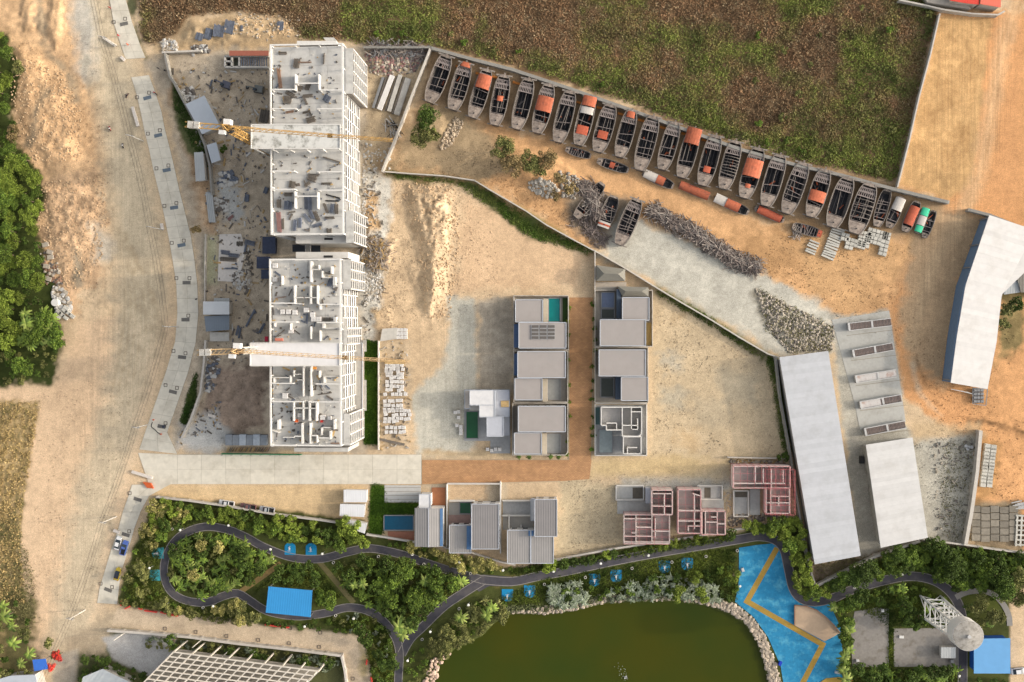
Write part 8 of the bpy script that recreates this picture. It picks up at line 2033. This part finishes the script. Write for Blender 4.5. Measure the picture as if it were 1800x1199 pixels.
zone([(660, 960), (700, 955), (760, 965), (830, 985), (900, 1000), (880, 1008), (800, 998), (730, 978), (680, 966)], [('tree', 'yellow', 4), ('shrub', 'mid', 3), ('shrub', 'yellow', 2)], 11, 'yellow-green shrub between the villa walls and the path', 'shrubs below the villas', 'shrub', 'shrub', 19, (0.7, 1.0))
zone([(600, 915), (625, 925), (622, 955), (602, 950)], [('tree', 'bright', 1)], 12, 'bright tree touching the southern white cabin', 'trees beside the southern cabin', seed=20, srange=(.9, 1.2))
zone([(905, 1000), (985, 992), (1090, 968), (1200, 952), (1290, 938), (1300, 940), (1240, 950), (1160, 963), (1080, 978), (1000, 995), (930, 1006)], [('tree', 'bright', 4), ('tree', 'dark', 4), ('shrub', 'mid', 3)], 11, 'green tree between the long park wall and the central path', 'trees along the central path', seed=21, srange=(0.65, 0.95))
zone([(1180, 965), (1300, 945), (1290, 955), (1190, 978)], [('tree', 'bright', 1)], 14, 'bright tree overhanging the path near the plaza', 'trees overhanging the path', seed=22, srange=(.8, 1.1))
zone([(1300, 925), (1400, 914), (1412, 940), (1420, 980), (1430, 1030), (1462, 1040), (1430, 1050), (1405, 1040), (1396, 1000), (1388, 960), (1370, 940), (1335, 935)], [('tree', 'bright', 4), ('tree', 'mid', 3)], 12, 'bright green tree between the shed wall and the bend of the path', 'trees at the path bend', seed=23, srange=(.75, 1.1))
zone([(985, 1030), (1040, 1035), (1100, 1030), (1160, 1010), (1230, 1005), (1290, 980), (1298, 1030), (1290, 1056), (1200, 1045), (1060, 1050), (990, 1060)], [('shrub', 'dark', 3), ('shrub', 'mid', 3), ('tree', 'bright', 1)], 15, 'low green shrub on the lawn between the central path and the pond', 'shrubs north of the pond', 'shrub', 'shrub', 24, (0.8, 1.3))
zone([(965, 1030), (1020, 1025), (1035, 1055), (1000, 1068), (965, 1062)], [('spiky', 'silver', 3), ('shrub', 'silver', 2)], 7, 'silvery grey bush at the west of the pond north shore', 'silvery bushes, western clump', 'bush', 'silver_bush', 25, (0.6, 0.9))
zone([(1065, 1045), (1110, 1025), (1180, 1010), (1260, 1030), (1270, 1058), (1190, 1048), (1110, 1055), (1070, 1060)], [('spiky', 'silver', 3), ('shrub', 'silver', 2)], 7.5, 'silvery grey bush along the middle of the pond north shore', 'silvery bushes, middle clump', 'bush', 'silver_bush', 26, (0.6, 0.9))
zone([(760, 1130), (800, 1080), (860, 1052), (888, 1062), (885, 1085), (845, 1112), (800, 1135), (770, 1160)], [('spiky', 'olive', 3), ('shrub', 'mid', 3), ('tree', 'olive', 3), ('palm', 'palm', 1)], 11, 'olive tree on the northwest shore of the pond', 'trees on the northwest shore', seed=27, srange=(.7, 1.0))
zone([(720, 1150), (745, 1130), (760, 1140), (748, 1199), (715, 1210)], [('shrub', 'mid', 3), ('shrub', 'olive', 2), ('tree', 'dark', 1)], 12, 'bush between the lower path and the pinkish boulders', 'bushes by the lower path', 'bush', 'bush', 28)
zone([(560, 1088), (650, 1080), (685, 1110), (692, 1160), (690, 1210), (658, 1210), (652, 1160), (640, 1115), (580, 1108)], [('shrub', 'mid', 3), ('shrub', 'olive', 3), ('tree', 'dark', 2), ('shrub', 'silver', 1)], 12, 'bush or small tree between the beige lane and the path', 'bushes by the beige lane', 'bush', 'bush', 29, (.7, 1.2))
zone([(460, 1092), (560, 1090), (560, 1106), (470, 1098)], [('shrub', 'dark', 1)], 12, 'dark bush below the blue pavilion', 'bushes below the pavilion', 'bush', 'bush', 30)
zone([(1440, 1034), (1500, 1003), (1560, 975), (1620, 956), (1700, 962), (1830, 985), (1830, 1030), (1760, 1040), (1720, 1035), (1680, 1035), (1640, 1010), (1600, 1000), (1550, 1010), (1500, 1025)], [('tree', 'mid', 5), ('tree', 'dark', 4), ('spiky', 'mid', 2), ('big', 'dark', 1)], 13, 'green tree between the diagonal wall and the eastern path', 'trees north of the eastern path', seed=31, srange=(.75, 1.1))
zone([(1490, 1050), (1560, 1030), (1620, 1030), (1660, 1045), (1680, 1080), (1660, 1100), (1600, 1100), (1565, 1068), (1500, 1068)], [('tree', 'dark', 3), ('shrub', 'mid', 3), ('spiky', 'mid', 2)], 14, 'green plant between the eastern path and the court pads', 'plants north of the courts', seed=32, prob=0.8)
zone([(1462, 1060), (1496, 1060), (1500, 1180), (1480, 1210), (1482, 1100)], [('palm', 'palm', 2), ('shrub', 'bright', 3), ('tree', 'mid', 2)], 11, 'palm or shrub between the blue plaza and the western court pad', 'plants east of the plaza', 'plant', 'park_plant', 33, (.7, 1.0))
zone([(1500, 1176), (1690, 1176), (1686, 1220), (1495, 1220)], [('tree', 'dark', 3), ('shrub', 'mid', 3), ('spiky', 'mid', 2)], 12, 'green plant along the lower edge below the court pads', 'plants below the courts', seed=34)
zone([(1700, 1055), (1750, 1050), (1768, 1090), (1765, 1110), (1705, 1100)], [('shrub', 'mid', 2), ('tree', 'olive', 2), ('spiky', 'dark', 2)], 12, 'plant enclosed by the curved grey path', 'plants in the grey path curve', seed=35, prob=.8)
zone([(1700, 1190), (1775, 1190), (1775, 1215), (1700, 1215)], [('shrub', 'dark', 1)], 11, 'dark shrub below the sky blue roof', 'shrubs below the blue roof', 'shrub', 'shrub', 36)
zone([(1755, 1040), (1790, 1010), (1815, 1030), (1815, 1060), (1780, 1075)], [('big', 'olive', 1)], 22, 'large greyish flowering tree at the right edge', 'flowering trees at the right edge', seed=37, srange=(.7, .9))
# boatyard bushes and others
for (x, y, k, pk, s, lab) in [(752, 206, 'big', 'dark', 1.05, 'round dark bush tree on the mound below the first boats'), (744, 240, 'big', 'olive', 0.95, 'olive bush tree at the foot of the round mound'), (765, 238, 'tree', 'olive', 1.0, 'smaller bush right of the round mound'), (884, 260, 'big', 'olive', 0.95, 'leftmost large bush on the brush mound in the boatyard'), (900, 290, 'big', 'brown', 0.95, 'brownish bush low on the brush mound'), (932, 284, 'big', 'olive', 0.9, 'olive bush in the middle of the brush mound'), (962, 280, 'big', 'brown', 0.8, 'dry brown bush on the brush mound'), (948, 300, 'tree', 'olive', 1.0, 'olive bush behind the white stones'), (985, 312, 'tree', 'brown', 1.0, 'dry bush among the grey stones'), (1003, 335, 'tree', 'brown', 1.0, 'dry bush beside the wrecked hull'), (975, 345, 'tree', 'brown', .8, 'small dry bush below the white stones'),
    (1700, 472, 'shrub', 'dark', 0.8, 'tiny green plant at the side of the bent shed'), (1376, 803, 'tree', 'dark', .8, 'dark tree at the corner of the eastern scaffold'), (1770, 545, 'tree', 'olive', 1.0, 'olive bush beside the bent white shed'), (1785, 535, 'tree', 'dark', 1.0, 'dark bush right of the bent white shed'), (1764, 570, 'tree', 'olive', .9, 'lower olive bush beside the bent white shed'), (345, 405, 'tree', 'brown', .8, 'dry bush near the low thin wall'), (36, 120, 'tree', 'olive', 1.1, 'lone dark bush on the orange mound'), (24, 235, 'tree', 'brown', 1.1, 'rusty brown bush at the edge of the left wood'), (392, 262, 'shrub', 'dark', 1.2, 'dark shrub beside the small pale shed'), (85, 1130, 'tree', 'olive', .8, 'small tree left of the red flowering bush'), (97, 1152, 'tree', 'mid', .7, 'small tree beside the blue awning')]:
    plant(x, y, k, pk, s, lab, 'bush', None, 'bush')
PAL_['redf'] = [(214, 62, 48), (236, 90, 70), (150, 50, 60)]
for (x, y, s) in ((102, 1152, 1.0), (90, 1172, 0.8)): plant(x, y, 'tree', 'redf', s*.8, 'red flowering bush at the end of the dirt road' if s == 1.0 else 'crimson flowering bush beside the blue awning', 'bush', None, 'flowering_bush')
zone([(1040, 525), (1046, 525), (1046, 800), (1040, 800)], [('shrub', 'mid', 1)], 14, 'little shrub in the strip east of the brown paver lane', 'shrubs east of the paver lane', 'shrub', 'shrub', 40, (.5, .8), False)
zone([(996, 525), (1003, 525), (1003, 800), (996, 800)], [('shrub', 'bright', 1)], 20, 'little shrub in the strip west of the brown paver lane', 'shrubs west of the paver lane', 'shrub', 'shrub', 41, (.5, .7), False)
for i, x in enumerate((912, 930, 968, 982)): plant(x, 803, 'palm', 'dark', 0.4, ('first', 'second', 'third', 'fourth')[i]+' young palm from the left below the corner house', 'palm', None, 'young_palm')

# ---- low growth nobody could count: scattered leaf blades
def scatter(name, polys, n, colfn, size, hfn, clump=8, rad=0.5, label=None, seed=1, mt=None, avoid_walls=None, long=1.3, up=0.3):
    r = np.random.default_rng(seed); out = []
    for poly, share in polys:
        xs = [p[0] for p in poly]; ys = [p[1] for p in poly]; k = int(n*share/clump); c = 0; acc = []
        while c < k:
            x = r.uniform(min(xs), max(xs), k*2); y = r.uniform(min(ys), max(ys), k*2); s = inside(x, y, poly); acc.append(np.stack([x[s], y[s]], 1)); c += s.sum()
        out.append(np.concatenate(acc)[:k])
    q = np.concatenate(out); X, Y = Pn(q[:, 0], q[:, 1], 0.3)
    ii = np.clip(np.searchsorted(gx, X)-1, 0, nx-1); jj = np.clip(np.searchsorted(gy, Y)-1, 0, ny-1)
    gz = HZ[jj, ii]
    hh = hfn(X, Y, q, r); cb = colfn(X, Y, q, r)
    Xc = np.repeat(X, clump)+r.normal(size=len(X)*clump)*rad; Yc = np.repeat(Y, clump)+r.normal(size=len(X)*clump)*rad
    Zc = np.repeat(gz, clump)+np.repeat(hh, clump)*r.uniform(0.1, 1, len(Xc))
    cols = np.repeat(cb, clump, 0)*r.uniform(0.7, 1.3, (len(Xc), 1))
    V, F, K = leaf_quads(np.stack([Xc, Yc, Zc], 1), r.uniform(size[0], size[1], len(Xc)), cols, up, r, long)
    o = np_mesh(name, V, F, mt or brushm, np.clip(K, 0.004, 0.8)); tag(o, kind='stuff')
    return o
def mixc(a, b, k): return np.array(C(*a)[:3])*(1-k[:, None])+np.array(C(*b)[:3])*k[:, None]
def brush_col(X, Y, q, r):
    g = fbm(X, Y, 16, 21, 4); f2 = fbm(X, Y, 6, 33, 3); x, y = q[:, 0], q[:, 1]
    wall = 84+(x-757)*0.285                                   # height of the boundary along the lower side
    near = np.clip(1-(wall-y)/75, 0, 1)*(x > 600)
    green = np.clip((g-0.56)*4.6+near*1.2+np.clip((x-1280)/300, 0, 1)*0.5+(f2-0.5)*1.0-0.16+0.45*r.random(len(x)), 0, 1)
    br = mixc((158, 124, 92), (130, 106, 80), np.clip((f2-0.35)*3+np.clip((700-x)/500, 0, .5), 0, 1))
    br = np.where((r.random(len(x)) < 0.18)[:, None], np.array(C(164, 144, 112)[:3])[None], br)
    gr = mixc((104, 112, 60), (142, 150, 76), np.clip((fbm(X, Y, 4, 55, 2)-0.3)*2.2, 0, 1))
    return br*(1-green[:, None])+gr*green[:, None]
scatter('brush', [([(244, -60), (1650, -60), (1645, 20), (1628, 90), (1600, 210), (1574, 318), (1500, 300), (1400, 280), (1300, 248), (1200, 212), (1100, 176), (1000, 142), (900, 110), (830, 92), (757, 76), (640, 76), (612, 68), (530, 66), (500, 28), (420, 18), (330, 24), (310, 55), (262, 78), (250, 60)], 1.0)],
        190000, brush_col, (0.3, 0.62), lambda X, Y, q, r: 0.2+1.0*np.clip(fbm(X, Y, 5, 71, 3)-0.25, 0, 1)**1.2*1.6, 8, 0.55, seed=2)
def grass_col(a, b): return lambda X, Y, q, r: mixc(a, b, np.clip((fbm(X, Y, 5, 81, 3)-0.3)*2.4, 0, 1))
pk = [(PARK[:], 1.0)]
o = scatter('lawn', pk, 52000, grass_col((70, 82, 34), (112, 122, 52)), (0.25, 0.5), lambda X, Y, q, r: 0.1+0.35*fbm(X, Y, 3, 91, 2), 6, 0.5, seed=3) if False else None
def lawn_filter(poly_share, n, seed, a, b, h=0.4, nm='lawn', sz=(0.25, 0.5)):
    return scatter(nm, poly_share, n, grass_col(a, b), sz, lambda X, Y, q, r: 0.1+h*fbm(X, Y, 3, 91, 2), 6, 0.4, seed=seed)
lawn_filter([([(282, 886), (560, 922), (640, 948), (600, 962), (500, 950), (430, 926), (360, 912), (300, 935), (280, 975), (276, 1020), (300, 1056), (360, 1074), (420, 1062), (440, 1075), (400, 1094), (300, 1078), (216, 1060), (245, 950)], 0.3), ([(304, 965), (330, 942), (390, 940), (470, 976), (480, 990), (420, 1030), (350, 1046), (306, 1030)], 0.15),
             ([(590, 1000), (640, 982), (720, 990), (830, 1016), (760, 1070), (712, 1100), (650, 1062), (612, 1040)], 0.25), ([(500, 996), (550, 992), (600, 1050), (560, 1066), (552, 1032), (470, 1026), (440, 1046)], 0.1), ([(560, 1090), (650, 1084), (685, 1110), (690, 1210), (658, 1210), (640, 1115)], 0.2)], 60000, 5, (64, 78, 32), (108, 116, 50))
lawn_filter([([(900, 1000), (1290, 940), (1290, 948), (1000, 996), (900, 1012)], 0.1), ([(960, 1018), (1290, 962), (1296, 1056), (1190, 1046), (1060, 1050), (900, 1064), (880, 1050)], 0.35), ([(1440, 1034), (1620, 956), (1820, 984), (1820, 1030), (1720, 1034), (1650, 1010), (1600, 1000), (1500, 1025)], 0.3),
             ([(1470, 1060), (1620, 1022), (1680, 1080), (1680, 1100), (1565, 1100), (1500, 1066)], 0.15), ([(1563, 1100), (1570, 1100), (1570, 1190), (1563, 1190)], 0.02), ([(1500, 1175), (1686, 1175), (1686, 1215), (1490, 1215)], 0.08)], 50000, 6, (60, 76, 30), (102, 114, 44))
lawn_filter([(GREENS['a'], 0.6), (GREENS['b'], 0.4)], 16000, 7, (64, 92, 28), (90, 120, 38), 0.2)
lawn_filter([([(676, 302), (800, 318), (862, 336), (940, 392), (1044, 440), (1035, 446), (925, 415), (870, 368), (800, 322), (700, 312)], 0.5), ([(1152, 508), (1240, 552), (1340, 624), (1340, 632), (1240, 566), (1160, 520)], 0.2), ([(1348, 628), (1364, 630), (1384, 700), (1392, 800), (1378, 812), (1366, 720)], 0.3)], 9000, 8, (80, 104, 40), (120, 128, 66), 0.5, 'wall_weeds')
lawn_filter([([(306, 150), (326, 188), (350, 232), (362, 262), (366, 300), (350, 280), (326, 230), (306, 190)], 0.5), ([(345, 656), (343, 700), (326, 748), (318, 740), (332, 690)], 0.5)], 5000, 9, (60, 84, 36), (84, 100, 50), 0.5, 'wall_weeds')
scatter('dry_crop', [([(-60, 705), (70, 708), (56, 790), (40, 880), (34, 960), (46, 1060), (-60, 1060)], 1.0)], 13000, lambda X, Y, q, r: mixc((192, 166, 112), (120, 116, 70), np.clip((np.sin((q[:, 0]+q[:, 1]*0.12)*0.58)+fbm(X, Y, 6, 17, 3)*2-1.5), 0, 1)), (0.3, 0.6), lambda X, Y, q, r: 0.2+0.5*r.random(len(X)), 6, 0.35, seed=10)
scatter('dry_weeds', [([(25, 900), (60, 1020), (60, 1100), (0, 1080), (0, 920)], 0.4), ([(1335, 508), (1464, 575), (1460, 618), (1390, 620), (1345, 575)], 0.25), ([(1420, 950), (1436, 1028), (1560, 968), (1512, 980)], 0.15), ([(1655, 780), (1718, 775), (1700, 952), (1650, 948)], 0.1)], 11000, grass_col((110, 108, 66), (140, 132, 92)), (0.25, 0.5), lambda X, Y, q, r: 0.1+0.3*r.random(len(X)), 5, 0.5, seed=12)
scatter('water_edge_reeds', [([(868, 1078), (896, 1066), (960, 1066), (1060, 1048), (1190, 1046), (1240, 1052), (1240, 1058), (1190, 1052), (1060, 1056), (960, 1074), (896, 1074), (872, 1086)], 1.0)], 5000, grass_col((84, 96, 50), (130, 134, 96)), (0.3, 0.6), lambda X, Y, q, r: 0.3+0.5*r.random(len(X)), 6, 0.4, seed=13)
# pebbles and small clods lying about on bare ground
def pebbles(name, polys, n, size, cols, seed):
    r = np.random.default_rng(seed); Ls = []
    for poly, share in polys:
        xs = [p[0] for p in poly]; ys = [p[1] for p in poly]; k = int(n*share); acc = []; c = 0
        while c < k:
            x = r.uniform(min(xs), max(xs), k*2); y = r.uniform(min(ys), max(ys), k*2); s = inside(x, y, poly)&(vnoise(x, y, 34, 77)*0.6+vnoise(x, y, 11, 78)*0.4 > r.uniform(0.25, 0.75, k*2)); acc.append(np.stack([x[s], y[s]], 1)); c += s.sum()
        Ls.append(np.concatenate(acc)[:k])
    q = np.concatenate(Ls); X, Y = Pn(q[:, 0], q[:, 1], 0); m = len(X)
    ii = np.clip(np.searchsorted(gx, X)-1, 0, nx-1); jj = np.clip(np.searchsorted(gy, Y)-1, 0, ny-1); gz = HZ[jj, ii]
    s = size[0]+(size[1]-size[0])*r.random(m)**3
    base = np.array([(1, 0, 0), (0, 1, 0), (-1, 0, 0), (0, -1, 0), (0, 0, 0.8)]) ; F0 = np.array([(0, 1, 4), (1, 2, 4), (2, 3, 4), (3, 0, 4)])
    a = r.uniform(0, 6.28, m); ca, sa = np.cos(a), np.sin(a)
    B = base[None]*s[:, None, None]*r.uniform(0.6, 1.4, (m, 5, 1))
    V = np.stack([X[:, None]+B[..., 0]*ca[:, None]-B[..., 1]*sa[:, None], Y[:, None]+B[..., 0]*sa[:, None]+B[..., 1]*ca[:, None], gz[:, None]+B[..., 2]-0.02], -1).reshape(-1, 3)
    F = (F0[None]+5*np.arange(m)[:, None, None]).reshape(-1, 3)
    cc = COL[jj, ii]*r.choice([0.62, 0.8, 0.95, 1.15], (m, 1), p=[.25, .35, .25, .15])
    o = np_mesh(name, V, F, brushm, np.repeat(cc, 5, 0)); tag(o, kind='stuff')
pebbles('clods', [([(0, 60), (160, 60), (200, 260), (200, 480), (140, 560), (60, 480), (40, 340)], 0.2), ([(0, 690), (100, 690), (240, 640), (230, 800), (150, 1100), (60, 1100), (60, 720)], 0.12), ([(300, 110), (470, 100), (470, 780), (300, 790), (360, 560), (340, 300)], 0.2), ([(640, 90), (750, 90), (700, 230), (740, 560), (640, 600)], 0.18), ([(1150, 520), (1370, 640), (1385, 800), (1145, 800)], 0.1), ([(985, 842), (1290, 820), (1290, 930), (975, 985)], 0.1), ([(700, 320), (860, 320), (880, 520), (740, 600)], 0.1)], 34000, (0.07, 0.3), [(190, 160, 120), (150, 130, 100), (206, 190, 160), (130, 112, 90)], 21)
pebbles('clods', [([(680, 290), (860, 250), (1000, 330), (1040, 430), (860, 325)], 0.3), ([(1380, 400), (1640, 420), (1600, 620), (1470, 560), (1320, 470)], 0.25), ([(1600, 600), (1800, 560), (1800, 900), (1730, 860), (1610, 740)], 0.25), ([(1600, 770), (1715, 770), (1700, 950), (1640, 940)], 0.08)], 14000, (0.07, 0.3), [(196, 150, 96), (150, 112, 74), (120, 90, 62), (214, 180, 130)], 22)
